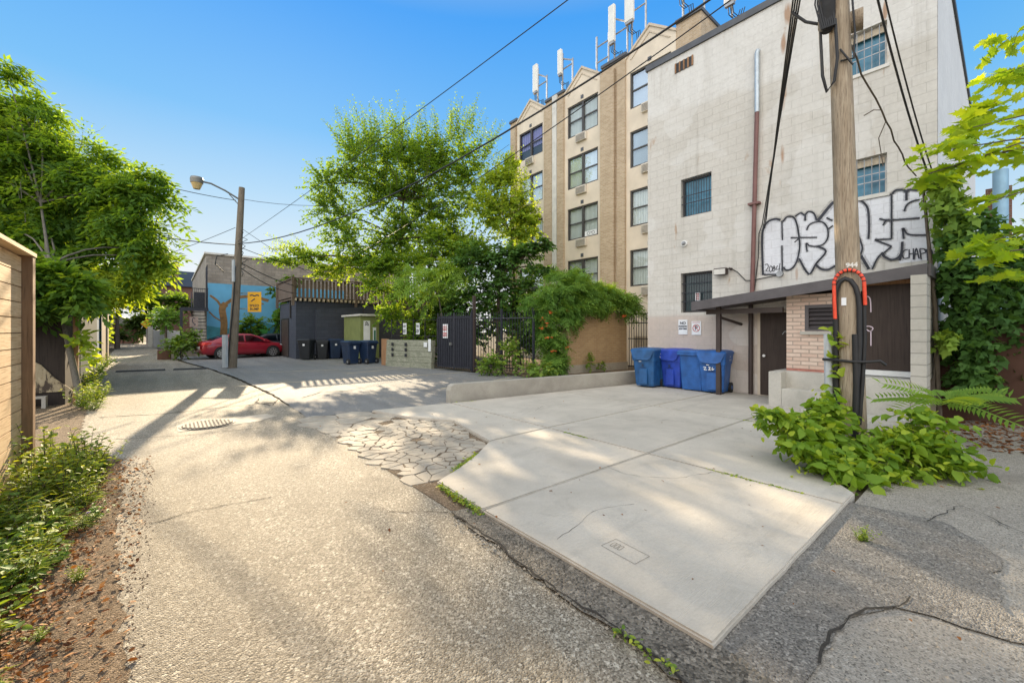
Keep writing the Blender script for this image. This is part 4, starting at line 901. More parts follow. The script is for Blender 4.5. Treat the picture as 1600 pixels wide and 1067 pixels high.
# iron fence with two solid gate leaves
fx = thing('iron_fence', 'black iron picket fence beside the parking lot', 'fence', (9.5, 12.4, 0))
A = Vector((9.12, 13.35)); B = Vector((10.1, 10.9)); L = (B - A).length; d = (B - A).normalized()
m = MB()
for k in range(int(L / .115)):
    p = A + d * (k * .115 + .05); m.tube([(p.x, p.y, .08), (p.x, p.y, 2.28)], .012, 4)
m.build('pickets', 'iron', fx)
for z in (.2, 2.05): m = MB(); m.wall(A, B, z - .02, z + .02, .035); m.build('rail', 'iron', fx)
for s_ in (0, .5, 1):
    p = A.lerp(B, s_); m = MB(); m.box(p.x - .035, p.x + .035, p.y - .035, p.y + .035, 0, 2.4); m.build('post', 'iron', fx)
for i, (a, b, lb) in enumerate((((8.66, 15.15), (8.88, 14.28), 'left dark meshed gate leaf carrying a small pink sign'), ((8.89, 14.24), (9.11, 13.4), 'right dark meshed gate leaf beside the picket fence'))):
    g = thing('gate_leaf', lb, 'gate', ((a[0] + b[0]) / 2, (a[1] + b[1]) / 2, 0))
    m = MB(); m.wall(a, b, .1, 2.18, .02); m.build('mesh_panel', 'iron', g)
    m = MB(); A_ = Vector(a); B_ = Vector(b)
    for k in range(8): p = A_.lerp(B_, k / 7); m.tube([(p.x - .03, p.y, .05), (p.x - .03, p.y, 2.3)], .014 if k not in (0, 7) else .028, 5)
    for z in (.12, 2.1): m.wall((a[0] - .03, a[1]), (b[0] - .03, b[1]), z - .02, z + .02, .035)
    m.build('frame', 'iron', g)
    if i == 0:
        m = MB(); p = A_.lerp(B_, .88); m.box(p.x - .12, p.x - .04, p.y - .06, p.y + .05, 1.0, 1.1); m.build('latch', 'chrome', g)
sg = thing('gate_sign', 'small pink and white notice on the dark gate leaf', 'sign', (8.72, 14.75, 1.6))
m = MB(); m.wall((8.70, 14.86), (8.77, 14.60), 1.28, 1.85, .012); m.build('plate', 'signwhite', sg)
m = MB()
for z in (1.36, 1.42, 1.48, 1.60, 1.66, 1.74): m.wall((8.68, 14.83), (8.74, 14.63), z, z + .025, .012)
m.build('printing', 'signred', sg)
bp = MB(); bp.box(9.12, 9.22, 13.25, 13.35, 0, 2.95); solo(bp, 'gate_post', 'brown', 'tall brown steel post rising above the iron gate', 'post', (9.17, 13.3, 0))

# timber wall with notices
tw = thing('timber_wall', 'weathered mossy timber retaining wall beside the parking lot', 'wall', (8.3, 17, 0))
a, b = (7.82, 18.4), (8.72, 15.75)
for k in range(5):
    m = MB(); m.wall((a[0] + k * .012, a[1]), (b[0] + k * .012, b[1]), -.05 + k * .245, .185 + k * .245, .2); m.build('timber', 'timber', tw)
m = MB()
for s_ in (.17, .47):
    for z in (.42, .66, .90):
        p = Vector(a).lerp(Vector(b), s_); m.box(p.x - .13, p.x - .085, p.y - .07, p.y + .07, z, z + .14)
m.build('gap_shade', 'dark', tw)  # dark blocks standing in for the shaded gaps between timbers
for (s_, z, w, h, lb) in ((.90, .88, .2, .2, 'small square white notice on the timber wall'), (.985, .70, .14, .52, 'tall narrow white notice at the gate end of the timber wall')):
    p = Vector(a).lerp(Vector(b), s_); dd = (Vector(b) - Vector(a)).normalized() * w / 2
    m = MB(); m.wall((p.x - dd.x - .12, p.y - dd.y), (p.x + dd.x - .12, p.y + dd.y), z, z + h, .012); solo(m, 'notice', 'signwhite', lb, 'sign', (p.x, p.y, z))
wf_ = thing('wire_fence', 'thin dark wire fence standing behind the timber wall', 'fence', (8.6, 17.2, 1))
for k in range(5):
    m = MB(); p = Vector((8.05, 18.45)).lerp(Vector((8.95, 15.8)), k / 4); m.tube([(p.x, p.y, 1.0), (p.x, p.y, 2.1)], .022, 5); m.build('post', 'black', wf_)
m = MB()
for z in (1.35, 2.05): m.tube([(8.05, 18.45, z), (8.95, 15.8, z)], .012, 4)
m.build('wires', 'black', wf_)
for s_, lb in ((.33, 'white parking notice hung on the wire fence, left of two'), (.62, 'white parking notice hung on the wire fence, right of two')):
    p = Vector((8.0, 18.45)).lerp(Vector((8.9, 15.8)), s_); t = thing('fence_notice', lb, 'sign', (p.x, p.y, 1.45))
    m = MB(); m.wall((p.x - .035, p.y + .1), (p.x + .035, p.y - .1), 1.42, 1.92, .012); m.build('plate', 'signwhite', t)
    m = MB()
    for z in (1.5, 1.56, 1.62, 1.75, 1.81): m.wall((p.x - .052, p.y + .07), (p.x - .002, p.y - .07), z, z + .025, .012)
    m.build('printing', 'signink', t)
pk = MB(); pk.wall((7.75, 18.85), (7.86, 18.35), -.03, 1.2, .06); solo(pk, 'board', 'ply', 'brown wooden board leaning at the end of the timber wall', 'board', (7.8, 18.6, 0))

# ------------------------------------------------------------------ green shed
gs = thing('green_shed', 'olive green shed with a white door and pale roof edge', 'shed', (8.2, 22.8, 0))
m = MB(); m.box(7.72, 8.72, 21.6, 24.2, -.05, 2.35); m.build('walls', 'greenpaint', gs)
m = MB(); m.box(7.6, 8.85, 21.4, 24.3, 2.352, 2.45); m.build('roof', 'offwhite', gs)
m = MB(); m.box(7.88, 8.22, 21.575, 21.598, .0, 2.1); dr = m.build('door', 'white', gs)
m = MB(); ribbon(m, [(7.98, 1.95), (8.03, 2.04), (8.10, 1.95), (8.14, 1.85)], .04, lambda p: (p.x, 21.57, p.y)); ribbon(m, [(7.95, 1.85), (8.02, 1.92), (8.08, 1.85)], .04, lambda p: (p.x, 21.569, p.y)); m.build('painted_mark', 'black', dr)
m = MB(); m.box(8.38, 8.55, 21.575, 21.598, .9, 1.75); sn = m.build('notice', 'signwhite', gs)
m = MB(); m.box(8.43, 8.52, 21.565, 21.573, 1.0, 1.6); m.build('printing', 'signgreen', sn)

# ------------------------------------------------------------------ charcoal garage with roof deck
gg = thing('charcoal_garage', 'charcoal painted block garage with a wooden roof deck', 'garage', (8, 28, 0))
GX, GY = 5.6, 25.9
m = MB(); m.box(GX, 16, GY, 30.2, -.1, 3.25); m.build('walls', 'darkbrick', gg)
m = MB(); m.box(GX - .02, GX - .003, 27.7, 29.6, 0, 2.25); dr = m.build('roller_door', 'brown', gg)
m = MB()
for k in range(9): m.box(GX - .03, GX - .021, 27.72, 29.58, .05 + k * .245, .07 + k * .245)
m.build('door_ribs', 'black', dr)
m = MB(); m.box(GX - .035, GX - .004, 27.6, 27.698, 0, 2.33); m.box(GX - .035, GX - .004, 29.602, 29.7, 0, 2.33); m.box(GX - .034, GX - .0041, 27.699, 29.601, 2.252, 2.33); m.build('door_frame', 'black', gg)
m = MB(); m.prism([(6.6, -.05), (12, -.05), (12, 3.2), (9.2, 3.05), (6.6, 2.78)], 'y', GY - .35, GY - .003); m.build('lean_to', 'darkbrick', gg)
m = MB(); m.box(8.15, 8.4, GY - .37, GY - .352, 2.15, 2.32); m.build('vent', 'black', gg)
m = MB(); m.tube([(9.3, GY - .42, 3.1), (9.3, GY - .42, 2.4), (9.25, GY - .40, 2.3)], .03, 6); m.build('downpipe', 'black', gg)
m = MB(); m.tube([(GX - .06, 27.0, 3.5), (GX - .06, 27.0, 2.3)], .04, 6); m.build('drain', 'black', gg)
dk = thing('roof_deck', 'weathered wooden deck with slatted railing on the charcoal garage', 'deck', (8, 28, 3.25))
m = MB()
for k in range(42): m.box(GX - .1 + k * .25, GX + k * .25 - .02, GY - .3, GY + .1, 3.27, 3.42)
m.build('joists', 'palewood', dk)
m = MB(); m.box(GX - .15, 16, GY - .1, 30.2, 3.422, 3.5); m.build('deck_boards', 'greywood', dk)
def boards(m, a, b, z0, z1, w, gap, t=.02):
    a = Vector(a); b = Vector(b); L = (b - a).length; d = (b - a) / L; k = 0
    while k * (w + gap) + w < L:
        p = a + d * (k * (w + gap)); q = p + d * w; m.wall(p, q, z0, z1 + random.uniform(-.02, .03), t); k += 1
m = MB(); boards(m, (GX - .12, GY - .12), (16, GY - .12), 3.45, 4.5, .125, .085); m.build('front_slats', 'greywood', dk)
m = MB(); boards(m, (GX - .14, GY), (GX - .14, 30.1), 3.35, 4.5, .13, .02); m.build('side_slats', 'greywood', dk)
for x, y in ((GX - .2, GY - .2), (GX + 3.3, GY - .2), (GX + 6.8, GY - .2), (GX - .2, 30)):
    m = MB(); m.box(x - .07, x + .07, y - .07, y + .07, 3.0, 4.62); m.build('post', 'greywood', dk)
m = MB(); m.wall((GX - .13, GY - .15), (16, GY - .15), 4.53, 4.58, .14); m.wall((GX - .15, GY), (GX - .15, 30.1), 4.535, 4.585, .14); m.build('top_rail', 'greywood', dk)

M['dullpink'] = simple('dull_pink_board', (.33, .25, .22), .7, 0, .2, 5)
# ------------------------------------------------------------------ mural building
mb_ = thing('mural_building', 'grey brown block building with a blue landscape mural on its end wall', 'building', (8, 40, 0))
m = MB(); m.box(1.9, 16, 33, 52, -.1, 6.5); m.build('walls', 'greybrick', mb_)
m = MB(); m.box(1.8, 16.1, 32.9, 33.2, 6.502, 6.62); m.box(1.8, 2.1, 33.202, 52, 6.502, 6.62); m.build('coping', 'offwhite', mb_)
def W(x, z): return (x, 32.985, z)
m = MB(); m.quad(W(1.93, .2), W(10.5, .2), W(10.5, 4.65), W(1.93, 4.65)); m.build('mural_sky', 'skin_blue', mb_)
m = MB(); ly = lambda o: (lambda p: (p.x, 32.985 - o, p.y))
ribbon(m, [(2.75, .4), (2.85, 2.0), (2.75, 3.0), (2.95, 3.35)], .38, ly(.006)); ribbon(m, [(2.9, 3.3), (3.5, 3.75), (4.4, 3.9), (5.4, 3.65)], .2, ly(.007)); ribbon(m, [(2.75, 3.0), (2.5, 3.5), (2.1, 3.85)], .13, ly(.008)); ribbon(m, [(2.7, 2.2), (2.35, 2.45), (2.05, 2.8)], .08, ly(.009)); ribbon(m, [(4.4, 3.88), (4.7, 3.6), (5.1, 3.4)], .08, ly(.0095))
m.build('mural_tree', 'mural_brown', mb_)
m = MB(); m.add([W(x, z)[:1] + (32.981,) + (z,) for x, z in [(1.94, .21), (10.4, .21), (10.4, 2.2), (9, 2.0), (7.5, 2.6), (6, 1.9), (4.5, 2.3), (3, 1.7), (1.94, 1.9)]], [tuple(range(9))]); m.build('mural_water', 'mural_teal', mb_)
m = MB()
for x, z, w, h in ((6.4, 1.4, 1.5, 1.9), (8.2, 1.2, 1.6, 2.1), (4.9, 1.0, .9, 1.0)):
    m.add([(x + w / 2 * math.cos(a) * (1 + .15 * math.sin(3 * a)), 32.977 - x * .0003, z + h / 2 * (1 + math.sin(a))) for a in [k * math.pi / 10 for k in range(20)]], [tuple(range(20))])
m.build('mural_hills', 'mural_green', mb_)
m = MB()
for k in range(4): ribbon(m, [(5.6 + k * .9, 1.0), (6.0 + k * .9, 2.0 + (k % 2) * .5), (6.6 + k * .9, 2.6), (7.0 + k * .8, 2.3)], .16, ly(.014 + k * .001))
m.build('mural_shadows', 'mural_dark', mb_)
st = thing('fire_stair', 'black steel fire stair against the mural building', 'stairs', (1.2, 31.5, 0))
m = MB()
for k in range(13): m.box(1.15, 1.85, 31.2 + k * .12, 31.42 + k * .12, .2 + k * .21, .24 + k * .21)
m.build('treads', 'iron', st)
m = MB()
for x in (1.13, 1.87): m.add([(x, 31.2, .1), (x, 31.35, .1), (x, 33.0, 3.0), (x, 32.85, 3.0)], [(0, 1, 2, 3)])
m.box(.55, 1.9, 31.0, 31.1, 2.75, 2.9); m.box(.55, .68, 31.0, 31.12, 0, 2.75); m.box(.55, 1.9, 31.1, 34.5, 2.901, 2.96); m.build('frame', 'iron', st)
m = MB()
for k in range(9): m.tube([(1.15 + .09 * k, 31.05, 2.9), (1.15 + .09 * k, 31.05, 4.1)], .014, 4)
for k in range(9): m.tube([(1.86, 31.1 + k * .2, 2.9), (1.86, 31.1 + k * .2, 5.6 if k % 2 else 4.2)], .02, 4)
m.tube([(1.1, 31.05, 4.1), (1.9, 31.05, 4.1)], .025, 5); m.tube([(1.14, 31.2, 1.1), (1.14, 32.9, 4.0)], .025, 5); m.box(1.2, 1.75, 31.3, 31.34, 2.97, 3.9); m.build('railings', 'iron', st)
m = MB(); m.box(1.0, 1.4, 31.12, 31.15, 1.8, 2.4); pnl = m.build('hung_picture', 'dullpink', st)
m = MB(); ribbon(m, [(1.27, 2.28), (1.17, 2.33), (1.13, 2.15), (1.2, 2.0), (1.28, 1.95), (1.2, 1.88)], .04, lambda p: (p.x, 31.115, p.y)); m.build('drawn_mark', 'signink', pnl)

# ------------------------------------------------------------------ left side of the alley
wfn = thing('wooden_fence', 'new cedar board fence at the left edge of the alley', 'fence', (-1.2, 4, 0))
zt = 2.40
for k in range(15):
    z = -.05 + k * .162
    m = MB(); m.box(-1.225 + random.uniform(-.003, .003), -1.2, -4, 6.74, z + .006, z + .158); m.build('board', 'cedar', wfn)
m = MB(); m.box(-1.24, -1.12, 6.75, 6.86, -.1, zt - .003); m.build('post', 'cedarpost', wfn)
m = MB(); m.box(-1.27, -1.11, -4, 6.87, zt, zt + .04); m.build('cap', 'cedar', wfn)
m = MB(); m.box(-1.24, -1.2255, -4, 6.74, -.05, zt - .01); m.build('backing', 'ply', wfn)
dg = thing('brown_garage', 'dark brown boarded garage wall hidden behind the left tree', 'garage', (-3, 16, 0))
m = MB(); m.box(-6.5, -1.75, 13.4, 15.4, -.1, 2.5); m.build('walls', 'darkbrownwall', dg)
m = MB(); m.prism([(-6, .25), (-1.62, .25), (-1.9, .55), (-2.1, .85), (-2.3, 1.0), (-2.55, .98), (-2.7, 1.15), (-6, 1.2)], 'y', 13.36, 13.398); m.build('peeling_stucco', 'peel', dg)
m = MB(); m.box(-1.62, -1.54, 13.3, 13.4, -.1, 2.45); m.build('corner_post', 'ply', dg)
for i, (x, lb) in enumerate(((-2.25, 'grey cinder block lying under the peeling wall'),)):
    m = MB()
    for (x0, x1) in ((-.36, -.30), (-.17, -.11), (.02, .08), (.21, .27)): m.box(x + x0, x + x1, 13.0, 13.2, -.05, .16)
    m.box(x - .36, x + .27, 13.0, 13.2, .161, .2); m.box(x - .36, x + .27, 13.0, 13.2, -.09, -.051); solo(m, 'cinder_block', 'conc', lb, 'block', (x, 13.1, -.05))
g1 = thing('green_garage', 'dark green boarded garage beside the alley', 'garage', (-2, 18, 0))
m = MB(); m.box(-6.5, -1.80, 15.45, 15.7, -.1, 2.7); m.box(-6.5, -1.84, 15.701, 19.6, -.1, 2.75); m.build('walls', 'tealdark', g1)
m = MB(); m.box(-1.86, -1.74, 15.42, 15.60, -.1, 2.6); m.build('door_jamb', 'tealdark', g1)
g2 = thing('blue_garage', 'garage with peeling blue and white boards', 'garage', (-2.2, 22, 0))
m = MB(); m.box(-6.5, -2.05, 19.65, 23.6, -.1, 2.9); m.build('walls', 'bluewhite', g2)
for y in (19.9, 21.3, 22.8):
    m = MB(); m.box(-2.048, -2.0, y, y + .18, -.1, 2.9); m.build('batten', 'tealdark', g2)
m = MB(); m.box(-2.046, -2.01, 21.5, 22.75, .1, .7); m.build('panel', 'greysiding', g2)
g3 = thing('tan_garage', 'pale tan rendered garage farther up the alley', 'garage', (-2.3, 25.5, 0))
m = MB(); m.box(-6.5, -2.2, 23.65, 27.4, -.1, 3.2); m.build('walls', 'tanwall', g3)
m = MB(); m.box(-2.198, -2.15, 23.68, 24.0, -.1, 3.2); m.box(-2.198, -2.15, 26.9, 27.35, -.1, 3.2); m.build('pilaster', 'tanwall', g3)
m = MB(); m.box(-6.6, -2.1, 23.6, 27.5, 3.202, 3.3); m.build('roof_edge', 'roofgrey', g3)

# ------------------------------------------------------------------ far end of the alley
h1 = thing('red_brick_house', 'dark red brick house with a chimney beyond the mural building', 'house', (2, 58, 0))
m = MB(); m.box(-.6, 8, 56, 66, -.1, 6.2); m.build('walls', 'redbrick', h1)
m = MB(); m.prism([(55.6, 6.2), (66.4, 6.2), (61, 8.4)], 'x', -.8, 8.2); rf = m.build('roof', 'black', h1)
m = MB(); m.box(.3, .9, 57.2, 57.8, 6.3, 8.6); m.build('chimney', 'redbrick', rf)
m = MB(); m.box(2.2, 3.2, 55.96, 55.99, 3.6, 5.2); w_ = m.build('window', 'white', h1)
m = MB(); m.box(2.3, 3.1, 55.93, 55.955, 3.7, 5.1); m.build('pane', 'darkpane', w_)
h2 = thing('grey_garage', 'small grey garage with low pitched roof at the end of the alley', 'garage', (-4, 72, 0))
m = MB(); m.box(-7.5, -2.8, 70, 76, -.1, 2.3); m.build('walls', 'redbrick', h2)
m = MB(); m.prism([(-7.8, 2.3), (-2.5, 2.3), (-5, 3.6)], 'y', 69.7, 76.3); m.build('roof', 'roofgrey', h2)
h3 = thing('grey_fence', 'grey board fence with pale posts at the bend of the alley', 'fence', (-1, 56, 0))
m = MB(); m.wall((-1.4, 57), (.9, 44), -.1, 1.6, .08); m.build('boards', 'greysiding', h3)
for p in ((-1.45, 57), (-1.3, 55.5)):
    m = MB(); m.box(p[0] - .14, p[0] + .14, p[1] - .14, p[1] + .14, -.1, 2.0); m.build('post', 'offwhite', h3)
ds = thing('diamond_sign', 'yellow diamond warning sign far down the alley', 'sign', (-1.75, 60, 0))
m = MB(); m.tube([(-1.75, 60, -.1), (-1.75, 60, 2.6)], .05, 6); m.build('post', 'steel', ds)
m = MB(); m.prism([(-1.75, 1.75), (-1.25, 2.3), (-1.75, 2.85), (-2.25, 2.3)], 'y', 59.9, 59.94); m.build('plate', 'yellow', ds)
h4 = thing('left_house', 'dark brick house beyond the tan garage on the left of the alley', 'house', (-7, 45, 0))
m = MB(); m.box(-14, -5.5, 42, 58, -.1, 5.0); m.build('walls', 'redbrick', h4)
m = MB(); m.prism([(-14.3, 5), (-5.2, 5), (-9.7, 7.4)], 'y', 41.7, 58.3); m.build('roof', 'black', h4)
# ------------------------------------------------------------------ poles and cables
p1 = thing('lamp_pole', 'weathered grey wooden pole carrying a street lamp, standing by the parking lot', 'utility pole', (2.24, 21.71, 0))
m = MB(); m.tube([(2.16, 21.71, -.1), (2.30, 21.70, 3), (2.52, 21.68, 7.9)], [.185, .16, .115], 14); m.build('pole', 'polegrey', p1)
m = MB(); m.tube([(2.44, 21.66, 7.35), (1.9, 21.6, 7.62), (1.4, 21.5, 7.78), (1.1, 21.45, 7.78)], .035, 6); m.tube([(2.42, 21.66, 7.1), (2.05, 21.62, 7.5)], .02, 5); arm = m.build('arm', 'lampbody', p1)
m = MB(); m.tube([(.92, 21.4, 7.82), (.92, 21.4, 7.90), (.92, 21.4, 7.93)], [.23, .21, .08], 14); m.tube([(.92, 21.4, 7.66), (.92, 21.4, 7.82)], [.22, .23], 14); lh = m.build('lamp_head', 'lampbody', p1)
m = MB(); m.tube([(.92, 21.4, 7.42), (.92, 21.4, 7.655)], [.12, .205], 14); m.build('lamp_lens', 'lampglass', lh)
m = MB(); m.wall((1.84, 21.62), (1.95, 21.48), 0, 1.4, .13); m.build('cable_guard', 'grayguard', p1)
m = MB(); m.tube([(1.98, 21.55, .05), (2.20, 21.53, 3.0), (2.26, 21.52, 4.4)], .03, 6); m.build('conduit', 'cable', p1)
m = MB(); m.wall((2.16, 21.52), (2.22, 21.44), 3.7, 4.65, .07); m.build('junction_case', 'grayguard', p1)
m = MB()
for k in range(7): z = 4.2 + k * .3; m.tube([(2.5, 21.55, z), (2.55 + .08 * (k % 3), 21.5, z - .1), (2.5, 21.54, z - .25)], .018, 4)
m.tube([(2.0, 21.6, 4.9), (1.6, 21.5, 4.75), (1.55, 21.5, 4.4), (1.85, 21.5, 4.1)], .02, 5); m.build('loose_wires', 'cable', p1)
ss = thing('bump_sign', 'yellow SPEED BUMP sign bracketed to the lamp pole', 'sign', (2.85, 21.2, 2.85))
m = MB(); AX = Vector((.80, -.60, 0)); o = Vector((2.95, 21.28, 2.85)); NN = Vector((-.60, -.80, 0))
def sgbox(m, u0, u1, z0, z1, d0, d1):
    m.add([tuple(o + AX * u + NN * dd + Vector((0, 0, z))) for dd in (d0, d1) for u, z in ((u0, z0), (u1, z0), (u1, z1), (u0, z1))], [(0, 1, 2, 3), (7, 6, 5, 4), (0, 4, 5, 1), (1, 5, 6, 2), (2, 6, 7, 3), (3, 7, 4, 0)])
sgbox(m, -.29, .29, -.44, .44, 0, .02); m.build('plate', 'yellow', ss)
m = MB(); text(m, 'SPEED', .15, o + NN * .024 + Vector((0, 0, -.17)), AX, (0, 0, 1), .003); text(m, 'BUMP', .15, o + NN * .024 + Vector((0, 0, -.32)), AX, (0, 0, 1), .003)
L = [(-.2, .27), (-.1, .30), (0, .26), (.1, .30), (.2, .27)]; ribbon(m, L, .05, lambda p: tuple(o + AX * p.x + NN * .024 + Vector((0, 0, p.y)))); ribbon(m, [(-.14, .02), (.02, .14)], .045, lambda p: tuple(o + AX * p.x + NN * .025 + Vector((0, 0, p.y)))); m.build('lettering', 'signink', ss)
m = MB(); sgbox(m, -.75, -.1, .36, .40, -.03, -.002); sgbox(m, -.75, -.1, -.32, -.28, -.03, -.002); m.build('bracket', 'steel', ss)

PX, PY = 6.9, 1.28
tv = Vector((.181, -.983, 0)); nv = Vector((-.983, -.181, 0))
def pax(z): return Vector((PX - .027 * z, PY + .022 * z, z))
p2 = thing('wooden_pole', 'tall brown wooden utility pole rising from the shrub beside the slab corner', 'utility pole', (PX, PY, 0))
m = MB(); m.tube([pax(z) for z in (-.2, 1, 2.5, 4, 6, 9.5)], [.142, .138, .13, .12, .108, .09], 20); m.build('pole', 'pole', p2)
def pp(u, f, z): return pax(z) + tv * u + nv * f
m = MB(); m.tube([pp(-.25, .02, -.1), pp(-.23, .02, 1.55)], .05, 8); m.build('cable_guard', 'grayguard', p2)
m = MB(); m.tube([pp(-.16, .06, .0), pp(-.16, .06, 1.0), pp(-.14, .10, 1.8)], .03, 6)
m.tube([pp(-.14, .10, 1.55), pp(-.145, .11, 2.0), pp(-.125, .125, 2.14), pp(-.085, .13, 2.23), pp(-.03, .135, 2.265), pp(.025, .135, 2.235), pp(.07, .135, 2.15), pp(.095, .13, 2.03), pp(.10, .13, 1.9), pp(.09, .135, 1.4), pp(.05, .14, .9), pp(.02, .15, .2)], .030, 8)
m.tube([pp(.145, .08, 2.1), pp(.14, .09, 1.5), pp(.11, .11, 1.0), pp(.06, .13, .4)], .024, 8)
m.tube([pp(.05, .14, 1.55), pp(.045, .15, .9), pp(.01, .15, .2)], .034, 8)
m.build('black_cable', 'cable', p2)
m = MB(); arc = []
for k in range(33):
    a = math.pi * (1.0 - k / 32) ; arc.append(pp(.005 + .15 * math.cos(a), .15, 2.19 + .18 * math.sin(a)))
arc = [pp(-.145, .13, 1.75), pp(-.147, .14, 1.97)] + arc + [pp(.157, .13, 2.03), pp(.157, .12, 1.92)]
m.tube(arc, .021, 8); ow = m.build('orange_cable_loop', 'orange', p2)
m = MB()
for i in range(2, len(arc) - 2, 3):
    a = arc[i]; b = arc[i] + (arc[i + 1] - arc[i]).normalized() * .012; m.tube([a, b], .0235, 8)
m.build('dark_bands', 'cable', ow)
m = MB(); q = [pp(.152 * math.cos(a), .152 * math.sin(a), 1.20) for a in [k * math.pi / 8 for k in range(17)]]
m.tube([pp(-.29, .05, 1.21)] + [pp(-.2, .13, 1.215)] + [pp(.0, .17, 1.2), pp(.12, .16, 1.2), pp(.2, .12, 1.205), pp(.28, .14, 1.22), pp(.33, .1, 1.17)], .018, 6); m.build('strap', 'cable', p2)
m = MB(); text(m, '944', .078, pp(.04, .142, 2.43), tv, (0, 0, 1), .004); m.build('pole_number', 'offwhite', p2)
m = MB(); m.box(*[v for v in (pax(2.0).x - .142, pax(2.0).x - .135, pax(2.0).y + .0, pax(2.0).y + .05, 1.92, 2.02)]); m.build('tag', 'signwhite', p2)
m = MB(); m.tube([pp(-.14, .10, 5.50), pp(-.13, .10, 5.56), pp(-.11, .10, 6.35), pp(-.11, .10, 6.45)], [.05, .095, .105, .05], 10); sc_ = m.build('splice_case', 'rubber', p2)
m = MB()
for k in range(8): m.tube([pp(-.2 + .012 * k, .19 - .015 * k, 6.2), pp(-.24 + .025 * k, .2 - .012 * k, 5.85), pp(-.18 + .02 * k, .2, 5.5)], .011, 4)
m.build('wrapped_cable', 'cable', sc_)
m = MB(); m.tube([pp(-.2, .1, 5.6), pp(-.19, .11, 4.95), pp(-.15, .12, 4.72), pp(-.07, .14, 4.82), pp(-.03, .15, 5.1), pp(-.04, .15, 5.6)], .018, 6)
m.tube([pp(-.15, .1, 5.6), pp(-.35, .08, 5.75), pp(-.5, .08, 5.95)], .018, 6); m.tube([pp(0, .14, 5.2), pp(.12, .15, 4.95)], .012, 5); m.tube([pp(.13, .08, 6), pp(.15, .06, 5.4), pp(.13, .1, 5.05), pp(0, .14, 5.05)], .012, 5)
m.build('drip_loop', 'cable', p2)
m = MB(); m.tube([pp(.10, -.1, 5.62), pp(.24, -.1, 5.62)], .13, 10); m.build('cross_block', 'pole', p2)

def cable(a, b, sag, r, label, n=18, grp=None):
    a = Vector(a); b = Vector(b); pts = []
    for i in range(n + 1):
        t = i / n; p = a.lerp(b, t); p.z -= sag * 4 * t * (1 - t); pts.append(p)
    m = MB(); m.tube(pts, r, 5, False); return solo(m, 'overhead_cable', 'cable', label, 'cable', tuple(a), grp)
cable((6.7, 1.45, 7.05), (2.36, 21.66, 5.4), 1.0, .019, 'thick black overhead cable sagging from the near pole to the lamp pole')
cable((6.7, 1.45, 6.9), (7.5, 43, 6.0), 1.2, .011, 'thin overhead wire crossing the gables just below the thick cable')
cable((5.4, -10, 6.7), (2.36, 21.66, 5.5), .2, .0075, 'black wire climbing through the sky to the top edge of the view')
cable((2.3, 21.68, 7.3), (-5, 16, 7.0), .35, .014, 'wire running from behind the street lamp toward the left tree')
cable((2.28, 21.68, 5.35), (-5, 16, 5.4), .4, .02, 'heavier wire from the middle of the lamp pole to the left tree')
cable((2.28, 21.7, 6.1), (-5.6, 43, 5.0), .3, .012, 'faint wire sloping down left behind the lamp pole')
cable((2.34, 21.7, 7.4), (16.4, 19.93, 13.2), 1.6, .010, 'faint wire rising from the lamp pole to the apartment building')
cable((2.36, 21.7, 5.3), (9, 27, 5.0), .25, .014, 'wire dipping from the lamp pole to the deck')
cable((2.36, 21.7, 6.2), (12, 33, 3.5), .1, .010, 'thin wire falling right from the lamp pole past the mural wall')
cable((2.36, 21.7, 4.65), (5.7, 26, 4.1), .12, .02, 'short drop wire from the lamp pole to the garage, upper of two')
cable((2.36, 21.7, 4.45), (5.7, 26, 3.7), .25, .018, 'short drop wire from the lamp pole to the garage, lower of two')
# bundle down the block wall
top = Vector((6.40, 1.74, 6.0)); bot = Vector((FX - .06, 3.86, 4.2))
m = MB()
for k in range(4):
    a = top + Vector((.01 * k, .03 * k, .02 * k)); b = bot + Vector((0, -.03 * k, -.05 * k + (.25 if k == 3 else 0))); mid = a.lerp(b, .5) + Vector((.1 * k - .15, .04 * k, -.35 - .1 * (k % 2)))
    pts = [(a * (1 - t) ** 2 + mid * 2 * t * (1 - t) + b * t * t) for t in [i / 14 for i in range(15)]]; m.tube(pts, .012, 5, False)
m.tube([bot, bot + Vector((.02, .08, -.2)), bot + Vector((.03, .1, -.8)), (FX - .04, 4.0, 3.0), (FX - .04, 4.04, 2.6)], .011, 5, False)
m.tube([top, top.lerp(Vector(pax(6.6)), .5) + Vector((0, 0, .1)), pax(6.8)], .016, 5, False)
solo(m, 'drop_cables', 'cable', 'bundle of black drop wires from the near pole to the drainpipe on the block wall', 'cable', tuple(top))
cable((6.75, 1.3, 7.4), (10.95, .95, 4.55), .25, .016, 'thick black wire from the near pole down into the ivy, left of two')
cable((6.75, 1.25, 7.6), (10.98, .9, 4.6), .25, .012, 'thinner black wire from the near pole down into the ivy, right of two')
vt = MB(); q = []
for i in range(15):
    t = i / 14; q.append(Vector(pp(.1, -.05, 5.35)).lerp(Vector((10.9, 1.1, 4.5)), t) + Vector((0, 0, -.5 * t * (1 - t))) + Vector(rng.normal(size=3)) * .015)
vt.tube(q, .012, 5, False); vt.tube([q[6], q[6] + Vector((.1, .1, -.2)), q[6] + Vector((.12, .05, -.65))], .008, 4, False); vt.tube([q[5], q[5] + Vector((.05, .1, .06)), q[5] + Vector((.08, .22, .03))], .008, 4, False)
vine_c = solo(vt, 'dead_vine', 'bark', 'bare twisted vine stem strung between the near pole and the ivy', 'vine', tuple(q[0]))

